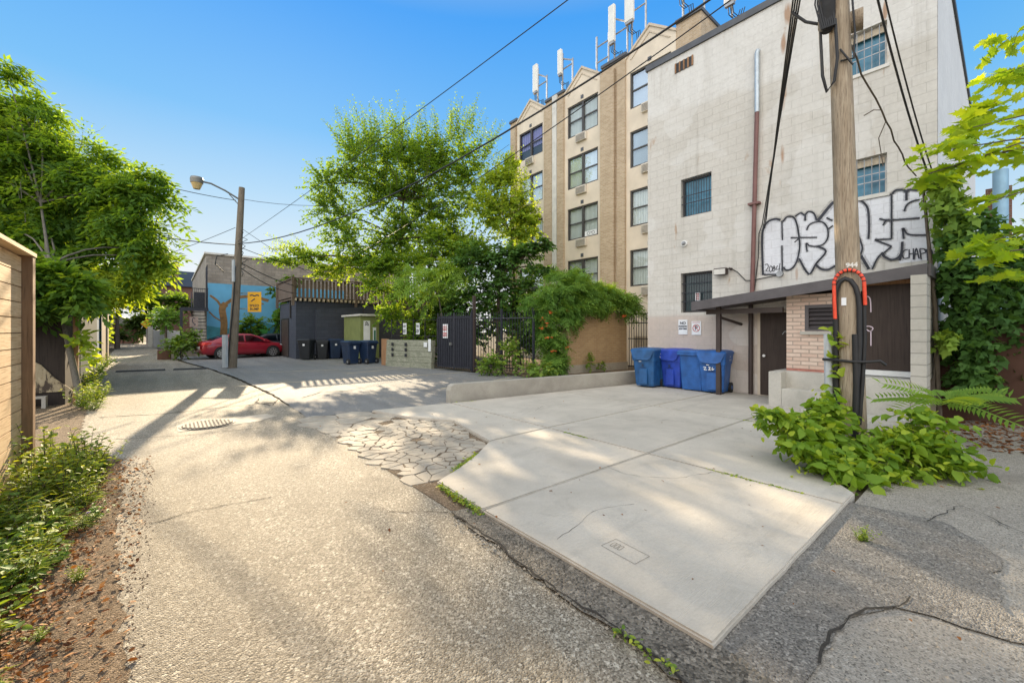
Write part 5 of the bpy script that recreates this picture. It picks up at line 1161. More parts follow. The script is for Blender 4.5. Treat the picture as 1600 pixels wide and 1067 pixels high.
# ------------------------------------------------------------------ wheeled bins
def rr(w, d, r, n=4):
    out = []
    for cx, cy, a0 in ((w / 2 - r, d / 2 - r, 0), (-w / 2 + r, d / 2 - r, 90), (-w / 2 + r, -d / 2 + r, 180), (w / 2 - r, -d / 2 + r, 270)):
        for k in range(n + 1): a = R(a0 + 90 * k / n); out.append((cx + r * math.cos(a), cy + r * math.sin(a)))
    return out
def loft(m, secs, capb=True, capt=True):
    n = len(secs[0]); vs = [p for s_ in secs for p in s_]; fs = []
    for i in range(len(secs) - 1):
        for k in range(n): fs.append((i * n + k, i * n + (k + 1) % n, (i + 1) * n + (k + 1) % n, (i + 1) * n + k))
    if capb: fs.append(tuple(range(n))[::-1])
    if capt: fs.append(tuple(range((len(secs) - 1) * n, len(secs) * n)))
    return m.add(vs, fs)
def sec(z, x0, x1, w, r=.05): return [((x0 + x1) / 2 + x, y, z) for x, y in rr(x1 - x0, w, r)]
def make_bin(name, label, mat, loc, rz, group, kind=0, sc=1., lidmat=None, symbol=True):
    """front faces -X, wheels at +X"""
    t = thing(name, label, 'bin'); hb = .98
    m = MB()
    if kind == 0:
        loft(m, [sec(.04, -.26, .24, .50), sec(.10, -.275, .25, .52), sec(.72, -.335, .30, .60), sec(.725, -.36, .31, .64), sec(.93, -.40, .33, .68), sec(.985, -.40, .335, .69)])
        m.box(-.345, -.30, -.11, .11, .1, .52)
    elif kind == 1:
        loft(m, [sec(.03, -.28, .26, .54), sec(.90, -.34, .31, .62), sec(.905, -.355, .32, .64), sec(.97, -.355, .32, .64)])
    else:
        loft(m, [sec(.04, -.22, .24, .46), sec(.86, -.31, .30, .58), sec(.865, -.335, .32, .61), sec(.95, -.335, .32, .61)])
    m.build('body', mat, t)
    m = MB()
    if kind == 0:
        loft(m, [sec(.988, -.42, .37, .71), sec(1.02, -.42, .37, .71), sec(1.06, -.36, .33, .62), sec(1.075, -.2, .22, .42)])
        m.add([(-.421, -.33, 1.0), (-.421, .33, 1.0), (-.43, .24, .80), (-.435, .16, .76), (-.435, -.16, .76), (-.43, -.24, .80), (-.405, -.33, 1.0), (-.405, .33, 1.0), (-.40, .24, .80), (-.40, .16, .76), (-.40, -.16, .76), (-.40, -.24, .80)],
              [(0, 1, 2, 3, 4, 5), (11, 10, 9, 8, 7, 6), (1, 7, 8, 2), (2, 8, 9, 3), (3, 9, 10, 4), (4, 10, 11, 5), (5, 11, 6, 0)])
    elif kind == 1:
        loft(m, [sec(.972, -.40, .36, .70), sec(1.0, -.41, .36, .71), sec(1.045, -.36, .33, .64), sec(1.06, -.2, .2, .4)])
        m.box(-.40, -.382, -.33, .33, .93, .972)
    else:
        loft(m, [sec(.952, -.37, .35, .65), sec(.985, -.37, .35, .65), sec(1.03, -.3, .3, .55), sec(1.045, -.15, .2, .36)])
    m.build('lid', lidmat or mat, t)
    m = MB(); m.tube([(.40, -.24, .93), (.40, .24, .93)], .02, 6)
    for y in (-.24, .24): m.box(.30, .41, y - .02, y + .02, .90, .96)
    m.build('handle', mat, t)
    for y in (-.29, .29):
        m = MB(); m.tube([(.25, y - .03, .125), (.25, y + .03, .125)], .125, 16); wh = m.build('wheel', 'rubber', t)
        m = MB(); m.tube([(.25, y - .034, .125), (.25, y + .034, .125)], .055, 10); m.build('hub', 'steel' if kind == 2 else mat, wh)
    if kind == 0:
        m = MB(); text(m, 'R', .10, (-.365, 0, .60), (0, -1, 0), (0, 0, 1), .004); m.box(-.352, -.348, -.09, .09, .545, .555); m.build('embossed_mark', 'binnavy', t)
        m = MB()
        for k in range(3):
            a = math.pi / 2 + k * 2.094
            ribbon(m, [(.05 * math.cos(a - .4), .05 * math.sin(a - .4)), (.062 * math.cos(a), .062 * math.sin(a)), (.05 * math.cos(a + .5), .05 * math.sin(a + .5))], .022, lambda p: (-.02 + p.x, -.352, .86 + p.y))
        m.build('recycling_symbol', 'signwhite', t)
        if symbol: m = MB(); m.box(-.372, -.366, .04, .11, .70, .72); m.build('sticker', 'signwhite', t)
    if kind == 2:
        m = MB(); m.box(-.315, -.305, -.05, .05, .70, .8); m.box(.302, .312, -.05, .05, .68, .80); m.build('number_label', 'signwhite', t)
    t.location = loc; t.rotation_euler = (0, 0, rz); t.scale = (sc, sc, sc); return t
G1 = 'blue recycling bins along the block wall'
make_bin('recycling_bin', 'dull teal blue recycling bin at the end beside the retaining wall', 'blue1', (10.55, 6.55, 0), R(6), G1, 0, 1.03)
make_bin('recycling_bin', 'royal blue recycling bin with a deep curved lid lip', 'blue2', (10.98, 5.93, 0), R(-4), G1, 0, 1.02, symbol=False)
make_bin('recycling_bin', 'bright blue plain tapered bin with a flat lid', 'blue3', (10.93, 5.36, 0), R(3), G1, 1, 1.02)
b4 = make_bin('recycling_bin', 'bright blue bin with white handwritten marks behind the canopy post', 'blue3', (10.88, 4.83, 0), R(8), G1, 0, 1.02)
make_bin('recycling_bin', 'faded blue bin squeezed behind the two leftmost blue bins', 'blue1', (11.02, 6.42, 0), R(0), G1, 1, .92)
m = MB()
for L in ([(.12, .60), (.05, .60), (.1, .54), (.03, .54)], [(.0, .61), (-.05, .60), (-.02, .56), (-.06, .54), (.0, .54)], [(-.1, .61), (-.09, .54), (-.14, .57)]): ribbon(m, L, .016, lambda p: (-.368, p.x, p.y))
m.build('marker_scrawl', 'signwhite', b4) if False else None
mk = MB()
for L in ([(.12, .60), (.05, .60), (.1, .54), (.03, .54)], [(.0, .61), (-.05, .60), (-.02, .56), (-.06, .54), (.0, .54)], [(-.1, .61), (-.09, .54), (-.14, .57)]): ribbon(mk, L, .016, lambda p: (-.375, p.x + .06, p.y + .05))
mko = bpy.data.objects.new('marker_scrawl', mk.mesh('marker_scrawl')); C.objects.link(mko); mko.data.materials.append(M['signwhite']); mko.parent = b4
G2 = 'dark wheeled bins by the charcoal garage'
make_bin('garbage_bin', 'black bin nearest the garage door in the back row', 'binblack', (5.95, 25.0, -.044), R(50), G2, 2, 1.12)
make_bin('garbage_bin', 'black bin with square lid second in the back row', 'binblack', (6.75, 25.05, -.044), R(80), G2, 2, 1.05)
make_bin('garbage_bin', 'navy blue bin third in the back row', 'binnavy', (7.45, 25.0, -.044), R(85), G2, 2, 1.1)
make_bin('garbage_bin', 'navy blue bin last in the back row, partly behind the front pair', 'binnavy', (8.1, 24.9, -.044), R(88), G2, 2, 1.1)
make_bin('garbage_bin', 'navy wheeled bin turned back to front, left of the front pair', 'binnavy', (6.85, 20.5, -.044), R(-75), G2, 2, 1.1)
make_bin('garbage_bin', 'navy wheeled bin beside the brown board, right of the front pair', 'binnavy', (7.62, 20.3, -.044), R(-68), G2, 2, 1.1)

# ------------------------------------------------------------------ cars
def make_car(name, label, paint, loc, rz):
    t = thing(name, label, 'car')
    st = [(-2.26, .44, .84, .66), (-2.20, .30, .95, .78), (-2.0, .24, 1.03, .84), (-1.6, .22, 1.06, .875), (-.9, .2, 1.0, .89), (0, .2, .96, .89), (.9, .2, .95, .885), (1.4, .2, .93, .87), (1.8, .22, .86, .83), (2.08, .26, .76, .75), (2.24, .36, .64, .58)]
    m = MB(); secs = []
    for x, zb, zt, w in st:
        h = [(0, zt + .015), (.55 * w, zt + .005), (.86 * w, zt - .03), (.97 * w, zt - .12), (w, zt - .28 * (zt - zb) - .1), (.99 * w, zb + .22), (.95 * w, zb + .08), (.8 * w, zb)]
        secs.append([(x, y, z) for y, z in h] + [(x, -y, z) for y, z in h[::-1][:-1]])
    vs = [p for s_ in secs for p in s_]; n = len(secs[0]); fs = []
    for i in range(len(secs) - 1):
        for k in range(n): fs.append((i * n + k, i * n + (k + 1) % n, (i + 1) * n + (k + 1) % n, (i + 1) * n + k))
    fs += [tuple(range(n))[::-1], tuple(range((len(secs) - 1) * n, len(secs) * n))]
    m.add(vs, fs, True); m.build('body', paint, t)
    gh = [(-1.85, 1.035, .74), (-1.35, 1.24, .66), (-.85, 1.40, .585), (-.3, 1.455, .57), (.2, 1.44, .575), (.65, 1.30, .62), (1.3, .955, .72)]
    m = MB(); secs = []
    for x, z, w in gh:
        secs.append([(x, .81, .94), (x, w + .03, max(.95, z - .06)), (x, w - .06, z - .01), (x, 0, z + .005), (x, -w + .06, z - .01), (x, -w - .03, max(.95, z - .06)), (x, -.81, .94)])
    vs = [p for s_ in secs for p in s_]; n = 7; fs = []
    for i in range(len(secs) - 1):
        for k in range(n - 1): fs.append((i * n + k, i * n + k + 1, (i + 1) * n + k + 1, (i + 1) * n + k))
    m.add(vs, fs, True); m.build('roof', paint, t)
    for s_ in (-1, 1):
        m = MB(); y = lambda z: s_ * (.825 - (z - .94) * .42)
        for pts in ([(-1.35, 1.0), (-.22, .985), (-.22, 1.36), (-.75, 1.34), (-1.15, 1.20)], [(-.14, .985), (.95, .97), (.50, 1.24), (.2, 1.345), (-.14, 1.362)]):
            m.add([(x, y(z) + s_ * .012, z) for x, z in pts], [tuple(range(len(pts)))])
        m.build('side_window', 'carglass', t)
        m = MB()
        for x in (-1.38, 1.34):
            m.add([(x + .39 * math.cos(a), s_ * .893, .33 + .39 * math.sin(a)) for a in [k * math.pi / 12 for k in range(25)]][:13] + [(x - .39, s_ * .893, .2), (x + .39, s_ * .893, .2)], [tuple(range(15))])
        m.build('wheel_arch', 'black', t)
        m = MB(); m.bev(.78, .96, s_ * .98 - .09, s_ * .98 + .09, .98, 1.12, .03); m.build('mirror', paint, t)
        m = MB(); m.add([(x, s_ * .896, z) for x, z in ((-.2, .28), (-.185, .28), (-.185, .98), (-.2, .98))], [(0, 1, 2, 3)]); m.box(-.6, -.42, s_ * .90 - .015, s_ * .90 + .015, .82, .85); m.box(.42, .60, s_ * .90 - .015, s_ * .90 + .015, .81, .84); m.build('door_handle', paint, t)
        for x in (-1.38, 1.34):
            m = MB(); m.tube([(x, s_ * .74, .32), (x, s_ * .90, .32), (x, s_ * .915, .32)], [.32, .32, .29], 20); wh = m.build('wheel', 'rubber', t)
            m = MB()
            for k in range(8):
                a = k * math.pi / 4; m.add([(x + .05 * math.cos(a - .6), s_ * .925, .32 + .05 * math.sin(a - .6)), (x + .215 * math.cos(a - .2), s_ * .922, .32 + .215 * math.sin(a - .2)), (x + .215 * math.cos(a + .2), s_ * .922, .32 + .215 * math.sin(a + .2)), (x + .05 * math.cos(a + .6), s_ * .925, .32 + .05 * math.sin(a + .6))], [(0, 1, 2, 3)])
            q = [(x + .225 * math.cos(a), .32 + .225 * math.sin(a)) for a in [k * math.pi / 14 for k in range(29)]]
            for k in range(28): ribbon(m, q[k:k + 2], .03, lambda p: (p.x, s_ * .921, p.y))
            m.build('rim', 'chrome', wh)
        m = MB(); m.add([(-2.20, s_ * .80, .80), (-1.90, s_ * .872, .84), (-1.85, s_ * .868, .97), (-2.12, s_ * .82, .96), (-2.27, s_ * .60, .82), (-2.25, s_ * .6, .95)], [(0, 1, 2, 3), (4, 0, 3, 5)]); m.build('tail_light', 'tail', t)
        m = MB(); m.add([(2.25, s_ * .52, .62), (2.12, s_ * .74, .62), (1.75, s_ * .845, .76), (1.78, s_ * .83, .82), (2.1, s_ * .68, .74), (2.24, s_ * .5, .67)], [tuple(range(6))]); m.build('headlight', 'signwhite', t)
    m = MB(); m.add([(1.27, .66, .99), (1.27, -.66, .99), (.67, -.55, 1.315), (.67, .55, 1.315)], [(0, 1, 2, 3)]); m.build('windscreen', 'carglass', t)
    m = MB(); m.add([(-1.80, .64, 1.075), (-1.80, -.64, 1.075), (-.95, -.52, 1.385), (-.95, .52, 1.385)], [(0, 1, 2, 3)]); m.build('rear_window', 'carglass', t)
    m = MB(); m.box(-2.285, -2.262, -.25, .25, .60, .72); m.build('number_plate', 'signwhite', t)
    t.location = loc; t.rotation_euler = (0, 0, rz); return t
make_car('sedan', 'red four door sedan parked across the lot below the mural', 'carred', (3.55, 29.9, -.044), R(12))
make_car('parked_car', 'dark grey car mostly hidden behind the red sedan', 'cardark', (5.6, 31.8, -.044), R(12))
# ------------------------------------------------------------------ trees and plants
def tree(name, label, base, mat, bark, trunk, clumps, tm, size, nlf, cat='tree', tint=(.15, .7), r0=.2, loc=None, dens=1., extra=None, **kw):
    t = thing(name, label, cat, loc or base); w = MB(); f = Fol()
    if trunk:
        pts = [base] + trunk; rs = [r0 * (1 - .65 * i / len(trunk)) for i in range(len(pts))]
        w.tube(pts, rs, 10)
    for c in clumps:
        cen, rad, ntw = c[:3]; kk = dict(kw); kk.update(c[3] if len(c) > 3 else {})
        if trunk and kk.pop('limb', True):
            cand = [p for p in trunk]; a = min(cand, key=lambda p: (Vector(p) - Vector(cen)).length + (3 if p[2] > cen[2] + .3 else 0))
            limb(w, a, cen, r0 * .38, r0 * .12)
        else: kk.pop('limb', None)
        clump(f, w, cen, rad, int(ntw * dens), nlf, size, tm, tint=kk.pop('tint', tint), **kk)
    if extra: extra(f, w)
    f.build('crown', mat, t)
    if w.v: w.build('trunk', bark, t)
    return t
# central elm
E_ = [(9.38, 20.83, 10.33), (7.81, 22.14, 10.6), (6.5, 23.2, 9.3), (6.6, 23.2, 7.9), (7.0, 22.8, 6.9), (8.07, 21.92, 7.94), (10.4, 19.95, 10.4), (11.2, 19.3, 8.6), (12.3, 18.6, 10.6), (12.4, 18.2, 8.6), (10.16, 20.17, 7.0), (9.3, 20.9, 8.6), (7.4, 22.2, 6.0), (10.9, 19.6, 6.2), (8.9, 21.2, 6.0)]
cl = [(c, (1.6, 1.5, 1.5), (62 if (c[0] < 8.6 and 6.5 < c[2] < 8.7) else 92)) for c in E_]
cl += [((8.6, 21.5, 9.4), (1.6, 1.5, 1.3), 80), ((9.9, 20.4, 9.2), (1.5, 1.5, 1.3), 80), ((11.2, 19.4, 10.2), (1.4, 1.4, 1.2), 70), ((7.2, 22.6, 9.7), (1.2, 1.2, .9), 46), ((9.7, 20.6, 5.4), (1.5, 1.4, 1.1), 80), ((11.4, 19.2, 7.6), (1.4, 1.4, 1.2), 70), ((8.6, 21.4, 11.0), (1.2, 1.2, 1.0), 46), ((10.0, 20.4, 11.0), (1.2, 1.2, .9), 46), ((8.2, 21.6, 5.2), (1.3, 1.2, .8), 60), ((10.6, 19.8, 7.9), (1.4, 1.3, 1.1), 70), ((9.5, 20.8, 7.3), (1.3, 1.2, 1.0), 70), ((9.2, 21.0, 6.3), (1.3, 1.2, .9), 60), ((11.8, 18.8, 6.4), (1.3, 1.2, 1.0), 60), ((12.2, 18.4, 9.6), (1.2, 1.2, 1.1), 60), ((11.0, 19.4, 11.2), (1.1, 1.1, .9), 50)]
cl += [((5.9, 23.7, 5.5), (1.5, 1.2, .6), 59, dict(up=.2)), ((4.6, 24.3, 5.3), (1.2, .9, .35), 32, dict(up=.1)), ((7.3, 22.4, 5.0), (1.3, 1.2, .9), 78, dict(tint=(.5, 1.))), ((6.5, 22.9, 4.7), (1.2, 1., .5), 50, dict(tint=(.5, 1.))),
       ((8.7, 20.4, 4.9), (1.3, 1.3, .9), 82)]
def elm_extra(f, w):
    shoots(f, w, (9.5, 20.9, 5.), (9.4, 20.8, 9.9), (2.9, 2.6, 1.7), 190, 2.0, 34, .16, OVAL, (.05, .6))
    for c, n in (((7.4, 22.4, 11.3), 16), ((9.3, 20.9, 11.4), 12), ((8.3, 21.7, 11.1), 10), ((10.6, 19.8, 11.3), 12), ((11.6, 19.0, 11.4), 14), ((12.2, 18.5, 11.6), 16), ((12.9, 17.9, 10.8), 12)): shoots(f, w, (9.8, 20.6, 6.), c, (.7, .7, .8), n, 2.2, 40, .16, OVAL, (.05, .6), 1.3, .0)
    shoots(f, w, (9.8, 20.6, 6.), (6.9, 23.0, 7.7), (.8, .8, 1.4), 34, 1.3, 24, .15, OVAL, (.05, .6), .35, .2)
    shoots(f, w, (9., 21, 5.), (5.6, 23.8, 5.5), (1.2, .9, .7), 34, 1.4, 24, .15, OVAL, (.4, 1.), .1, .2)
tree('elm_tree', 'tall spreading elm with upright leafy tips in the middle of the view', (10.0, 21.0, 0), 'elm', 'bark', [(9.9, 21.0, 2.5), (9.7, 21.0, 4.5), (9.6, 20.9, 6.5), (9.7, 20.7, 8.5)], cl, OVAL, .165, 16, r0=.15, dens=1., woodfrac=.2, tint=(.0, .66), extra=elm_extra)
tree('young_tree', 'sunlit yellow green tree in front of the apartment windows', (12.9, 14.9, 0), 'elm', 'bark', [(12.8, 15.0, 2.5), (12.6, 15.0, 4.5), (12.5, 15.0, 6.0)],
     [((12.26, 15.17, 8.3), (1.0, 1.0, 1.2), 44, dict(up=.8)), ((12.7, 14.8, 7.3), (1.15, 1.1, 1.0), 50), ((12.0, 15.4, 7.0), (1.1, 1.1, 1.0), 40), ((13.1, 14.45, 6.6), (1.0, .9, .9), 44), ((11.5, 15.8, 7.4), (1.0, 1., 1.1), 34), ((12.5, 15.0, 6.1), (1.2, 1., .7), 34), ((12.45, 15.05, 9.2), (.6, .6, .9), 18, dict(up=1.4, fill=.2)), ((11.7, 15.6, 8.4), (.7, .7, .9), 18, dict(up=1.2))],
     OVAL, .165, 16, tint=(.45, 1.05), r0=.1, dens=1.9, extra=lambda f, w: shoots(f, w, (12.4, 15, 5.5), (12.3, 15.1, 7.6), (1.3, 1.1, 1.5), 70, 1.3, 24, .15, OVAL, (.5, 1.1), .6))
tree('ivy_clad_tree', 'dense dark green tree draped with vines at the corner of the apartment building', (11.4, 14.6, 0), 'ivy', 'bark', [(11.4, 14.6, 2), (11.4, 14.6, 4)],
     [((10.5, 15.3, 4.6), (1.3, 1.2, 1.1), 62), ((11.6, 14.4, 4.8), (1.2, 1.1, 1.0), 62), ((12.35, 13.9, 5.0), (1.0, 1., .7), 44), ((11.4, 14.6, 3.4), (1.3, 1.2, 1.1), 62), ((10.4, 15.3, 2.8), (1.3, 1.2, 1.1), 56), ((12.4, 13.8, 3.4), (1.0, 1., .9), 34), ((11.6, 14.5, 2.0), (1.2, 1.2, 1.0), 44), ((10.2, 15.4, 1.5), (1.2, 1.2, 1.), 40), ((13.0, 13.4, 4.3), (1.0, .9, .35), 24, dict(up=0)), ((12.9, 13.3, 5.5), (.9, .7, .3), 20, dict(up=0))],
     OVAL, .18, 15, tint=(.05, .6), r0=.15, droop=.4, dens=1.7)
tree('sumac_tree', 'feathery pale green sumac with long compound fronds behind the iron gate', (9.6, 16.2, 0), 'sumac', 'barkpale', [(9.5, 16.2, 1.8), (9.3, 16.3, 3.2)],
     [((9.4, 16.2, 4.2), (1.0, .9, .7), 13, dict(up=.5)), ((8.8, 16.7, 3.7), (1.0, .9, .7), 12), ((10.0, 15.7, 3.9), (.9, .9, .6), 11), ((8.4, 17.1, 4.2), (.8, .8, .7), 9), ((9.3, 16.2, 3.2), (1.0, .9, .7), 11)],
     COMP, .85, 3, tint=(.3, .85), r0=.07, droop=.45, fill=.7)
hedge = [((7.95, 20.4, 3.7), (1.1, 1.1, .9), 40), ((8.95, 19.6, 3.5), (1.2, 1.1, 1.0), 46), ((9.95, 18.8, 3.0), (1.2, 1.1, 1.1), 46), ((8.6, 19.7, 2.4), (1.1, 1.0, .9), 44), ((9.5, 18.6, 1.9), (1.1, 1.1, .9), 44), ((10.3, 17.6, 2.6), (1.2, 1.1, 1.2), 46), ((9.2, 18.2, 1.2), (1.0, 1.2, .8), 40), ((10.0, 16.9, 1.4), (1.0, 1., .9), 40), ((10.7, 18.4, 4.2), (1.3, 1.2, 1.1), 44), ((9.6, 19.3, 4.9), (1.2, 1.2, .9), 40), ((8.3, 20.3, 4.8), (1.2, 1.1, .8), 40), ((10.3, 18.6, 5.1), (1.3, 1.2, 1.), 44), ((11.0, 17.6, 4.2), (1.2, 1.1, 1.1), 44), ((11.1, 17.3, 5.6), (1.2, 1.1, 1.0), 44), ((10.4, 18.4, 6.2), (1.2, 1.1, .9), 40), ((11.6, 16.4, 5.4), (1.1, 1., 1.), 36)]
tree('lilac_hedge', 'tall leafy hedge mass behind the timber wall and its notices', (9.3, 18.6, 0), 'elm', 'bark', [(9.3, 18.6, .8), (9.4, 18.7, 2.0)], hedge, OVAL, .16, 15, cat='hedge', tint=(.1, .85), r0=.06, dens=1.7, fill=.3)
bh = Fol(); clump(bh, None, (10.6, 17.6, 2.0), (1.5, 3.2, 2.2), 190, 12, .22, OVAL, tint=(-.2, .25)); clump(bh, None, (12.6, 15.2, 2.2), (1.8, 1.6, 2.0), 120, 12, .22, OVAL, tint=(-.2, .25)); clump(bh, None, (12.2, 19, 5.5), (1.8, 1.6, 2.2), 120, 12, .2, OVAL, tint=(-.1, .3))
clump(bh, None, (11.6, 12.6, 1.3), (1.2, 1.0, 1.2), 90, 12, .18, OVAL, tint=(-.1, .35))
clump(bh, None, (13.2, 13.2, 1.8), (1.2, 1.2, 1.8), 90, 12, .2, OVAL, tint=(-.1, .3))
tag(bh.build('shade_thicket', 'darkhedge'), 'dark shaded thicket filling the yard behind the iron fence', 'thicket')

# trumpet vine over the low brick wall
tvn = [((10.75, 10.95, 2.1), (.65, .7, .75), 40), ((11.1, 10.7, 3.0), (.8, .7, .55), 44), ((11.7, 10.4, 3.2), (.8, .6, .6), 44), ((12.4, 10.4, 3.15), (.8, .6, .6), 44), ((13.2, 10.3, 3.05), (.8, .6, .6), 44), ((14.0, 10.2, 2.9), (.8, .6, .6), 40), ((11.9, 10.25, 2.55), (.7, .4, .4), 26), ((12.9, 10.15, 2.55), (.7, .35, .35), 22), ((14.7, 10.0, 2.6), (.6, .5, .6), 34), ((10.9, 10.75, 1.1), (.6, .55, .75), 38), ((11.4, 10.4, 2.2), (.7, .45, .6), 36), ((10.45, 11.1, 2.6), (.6, .6, .5), 28), ((10.95, 10.6, .4), (.6, .5, .5), 30), ((12.0, 10.2, 2.6), (.7, .35, .35), 26), ((11.9, 10.5, 3.6), (.6, .5, .35), 20, dict(up=.9)), ((11.2, 10.8, 3.6), (.5, .5, .3), 14, dict(up=.9))]
tvo = tree('trumpet_vine', 'bushy trumpet vine with a few orange flowers sprawling over the low brick wall', (11.2, 10.7, 0), 'vine', 'bark', [(11.2, 10.7, 1.0), (11.3, 10.6, 2.2)], tvn, TRUMPET, .34, 6, cat='vine', tint=(.1, .9), r0=.06, droop=.5, fill=.45, dens=1.6)
for p in [(10.35, 10.7, 2.0), (10.45, 10.55, 1.85), (10.3, 10.7, 1.7), (10.5, 10.5, 1.35), (11.1, 10.2, 2.35), (10.6, 10.35, .9), (13.9, 9.75, 2.2), (10.55, 10.45, 2.25), (11.0, 10.15, 1.0)]:
    m = MB()
    for k in range(4):
        d = Vector(rng.normal(size=3)).normalized(); d.z = -abs(d.z) * .4; d = d.normalized(); P = Vector(p) + Vector(rng.normal(size=3)) * .03; m.tube([P, P + d * .06, P + d * .085], [.008, .017, .032], 6)
    m.build('flower', 'flower', tvo)

# bushes at the iron fence
for c, r, n, lb in (((9.0, 12.0, .35), (.6, .8, .5), 60, 'low green bush spilling at the foot of the iron fence'), ((9.55, 11.5, .75), (.45, .5, .75), 50, 'upright green bush against the iron fence pickets'), ((9.75, 10.2, .25), (.7, .7, .4), 50, 'broad leafy weeds at the corner below the trumpet vine'),):
    f = Fol(); clump(f, None, c, r, n, 9, .13, OVAL, tint=(.05, .7)); o = f.build('bush', 'weed'); tag(o, lb, 'bush')
for c, r, n, lb in (((12.3, 10.15, .4), (.3, .2, .42), 26, 'small bush against the middle of the low brick wall'), ((12.95, 10.1, .22), (.22, .2, .22), 16, 'tiny weed against the right part of the low brick wall')):
    f = Fol(); clump(f, None, c, r, n, 8, .09, OVAL, tint=(.1, .7)); o = f.build('bush', 'weed'); tag(o, lb, 'bush')

M_ = None
# left box elder
LT = [(-2.68, 14.0, 6.0), (-2.2, 13.8, 6.3), (-1.8, 13.5, 5.6), (-1.5, 13.3, 5.2), (-.95, 12.9, 4.9), (-.5, 12.5, 4.6), (-.15, 12.2, 4.5), (-.35, 12.4, 3.9), (-.1, 12.15, 3.35), (-.75, 12.7, 3.3), (-1.25, 13.1, 4.0), (-2.2, 13.8, 4.8), (-2.7, 14.1, 3.9), (-1.9, 13.6, 3.3), (-1.05, 12.9, 2.9), (-2.5, 14.0, 2.9), (-3.3, 14.4, 5.2), (-3.4, 14.3, 3.7), (-1.5, 13.1, 2.5), (-3.3, 14.4, 6.1), (-2.9, 14.2, 5.4)]
LT += [(-1.6, 13.3, 4.6), (-2.0, 13.6, 4.2), (-2.4, 13.7, 5.4), (-1.6, 13.1, 3.5), (-2.0, 13.4, 5.2), (-2.6, 13.8, 4.6), (-1.1, 13., 4.5), (-2.2, 13.4, 3.5)]
cl = [(c, (.8, .75, .65), 22, dict(limb=i % 4 == 0)) for i, c in enumerate(LT)]
cl += [((-.5, 12.5, 2.7), (.55, .6, .4), 15, dict(tint=(.6, 1.05), limb=False)), ((-.2, 12.3, 2.75), (.45, .5, .35), 12, dict(tint=(.6, 1.05), limb=False)), ((.1, 12.1, 3.1), (.4, .4, .3), 9, dict(tint=(.6, 1.))), ((-.7, 12.7, 2.25), (.45, .5, .35), 11, dict(tint=(.6, 1.05), limb=False)), ((-2.3, 13.9, 6.9), (.5, .5, .7), 9, dict(up=1.2)), ((-1.9, 13.6, 6.4), (.5, .5, .6), 8, dict(up=1.2)), ((-.9, 12.9, 5.4), (.5, .5, .4), 7, dict(up=.9)), ((0, 12.1, 4.9), (.45, .45, .4), 8, dict(up=.7))]
KS = 1.3
cl = [((c[0][0] * KS - .42, c[0][1] * KS, 1.6 + (c[0][2] - 1.6) * KS), tuple(q * KS for q in c[1])) + tuple(c[2:]) for c in cl]
cl += [((-1.9, 12.9, 2.75), (.6, .4, .45), 22), ((-2.6, 13.0, 2.6), (.6, .4, .5), 22), ((-1.45, 12.9, 2.5), (.45, .4, .4), 16), ((-2.2, 12.9, 2.1), (.5, .35, .4), 14, dict(tint=(-.2, .3), limb=False)), ((-3.0, 13.0, 3.2), (.6, .4, .5), 20)]
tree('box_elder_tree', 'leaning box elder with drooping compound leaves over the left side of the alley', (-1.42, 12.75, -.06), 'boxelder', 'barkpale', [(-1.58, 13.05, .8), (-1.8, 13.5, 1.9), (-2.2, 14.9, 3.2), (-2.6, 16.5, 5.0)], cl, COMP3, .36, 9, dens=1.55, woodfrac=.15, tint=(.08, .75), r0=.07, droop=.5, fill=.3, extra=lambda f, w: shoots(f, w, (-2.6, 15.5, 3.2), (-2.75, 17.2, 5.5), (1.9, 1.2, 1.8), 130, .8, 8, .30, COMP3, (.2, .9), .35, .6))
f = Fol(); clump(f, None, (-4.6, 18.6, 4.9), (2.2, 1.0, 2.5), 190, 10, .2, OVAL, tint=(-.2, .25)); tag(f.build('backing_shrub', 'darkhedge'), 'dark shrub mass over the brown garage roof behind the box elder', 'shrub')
su = thing('sucker_shoot', 'bright green shoots sprouting beside the leaning trunk', 'shrub', (-1.38, 12.95, .8))
for c, r, n in (((-1.45, 13.0, 1.35), (.3, .3, .3), 10), ((-1.32, 12.95, .95), (.25, .25, .25), 8)):
    f = Fol(); clump(f, None, c, r, n, 5, .16, HEART, tint=(.5, .9)); f.build('leafy_shoot', 'knot', su)

# ivy on the right
iv = Fol(); ivw = MB()
ivc = [((10.6, 1.05, 4.25), (.35, .35, .45), 60, (.8, 1.25)), ((10.72, .95, 3.75), (.38, .35, .5), 70, (.5, 1.1)), ((10.85, .85, 3.1), (.42, .4, .6), 90, (.2, .8)), ((10.95, .75, 2.5), (.5, .45, .6), 110, (.05, .5)), ((11.0, .7, 1.9), (.52, .45, .6), 110, (.05, .5)), ((10.95, .7, 1.3), (.5, .42, .6), 100, (.05, .5)), ((10.9, .68, .75), (.42, .4, .5), 80, (.1, .6)), ((11.25, .45, 2.3), (.5, .5, .6), 90, (.0, .45)), ((11.4, .25, 1.75), (.5, .5, .35), 80, (.05, .5)), ((11.5, -.1, 1.75), (.5, .6, .35), 80, (.05, .5)), ((11.4, -.6, 1.75), (.5, .6, .35), 60, (.05, .5)), ((11.5, .3, 2.9), (.5, .5, .5), 60, (.0, .4)), ((11.7, -.1, 2.4), (.6, .5, .5), 60, (.0, .4)), ((10.65, 1.0, 1.4), (.2, .25, .25), 20, (.8, 1.1)), ((11.3, .65, 3.4), (.5, .5, .6), 70, (.0, .45)), ((11.4, .5, 1.1), (.45, .5, .5), 70, (.0, .5)), ((11.2, .75, 2.1), (.5, .4, .9), 90, (.05, .55))]
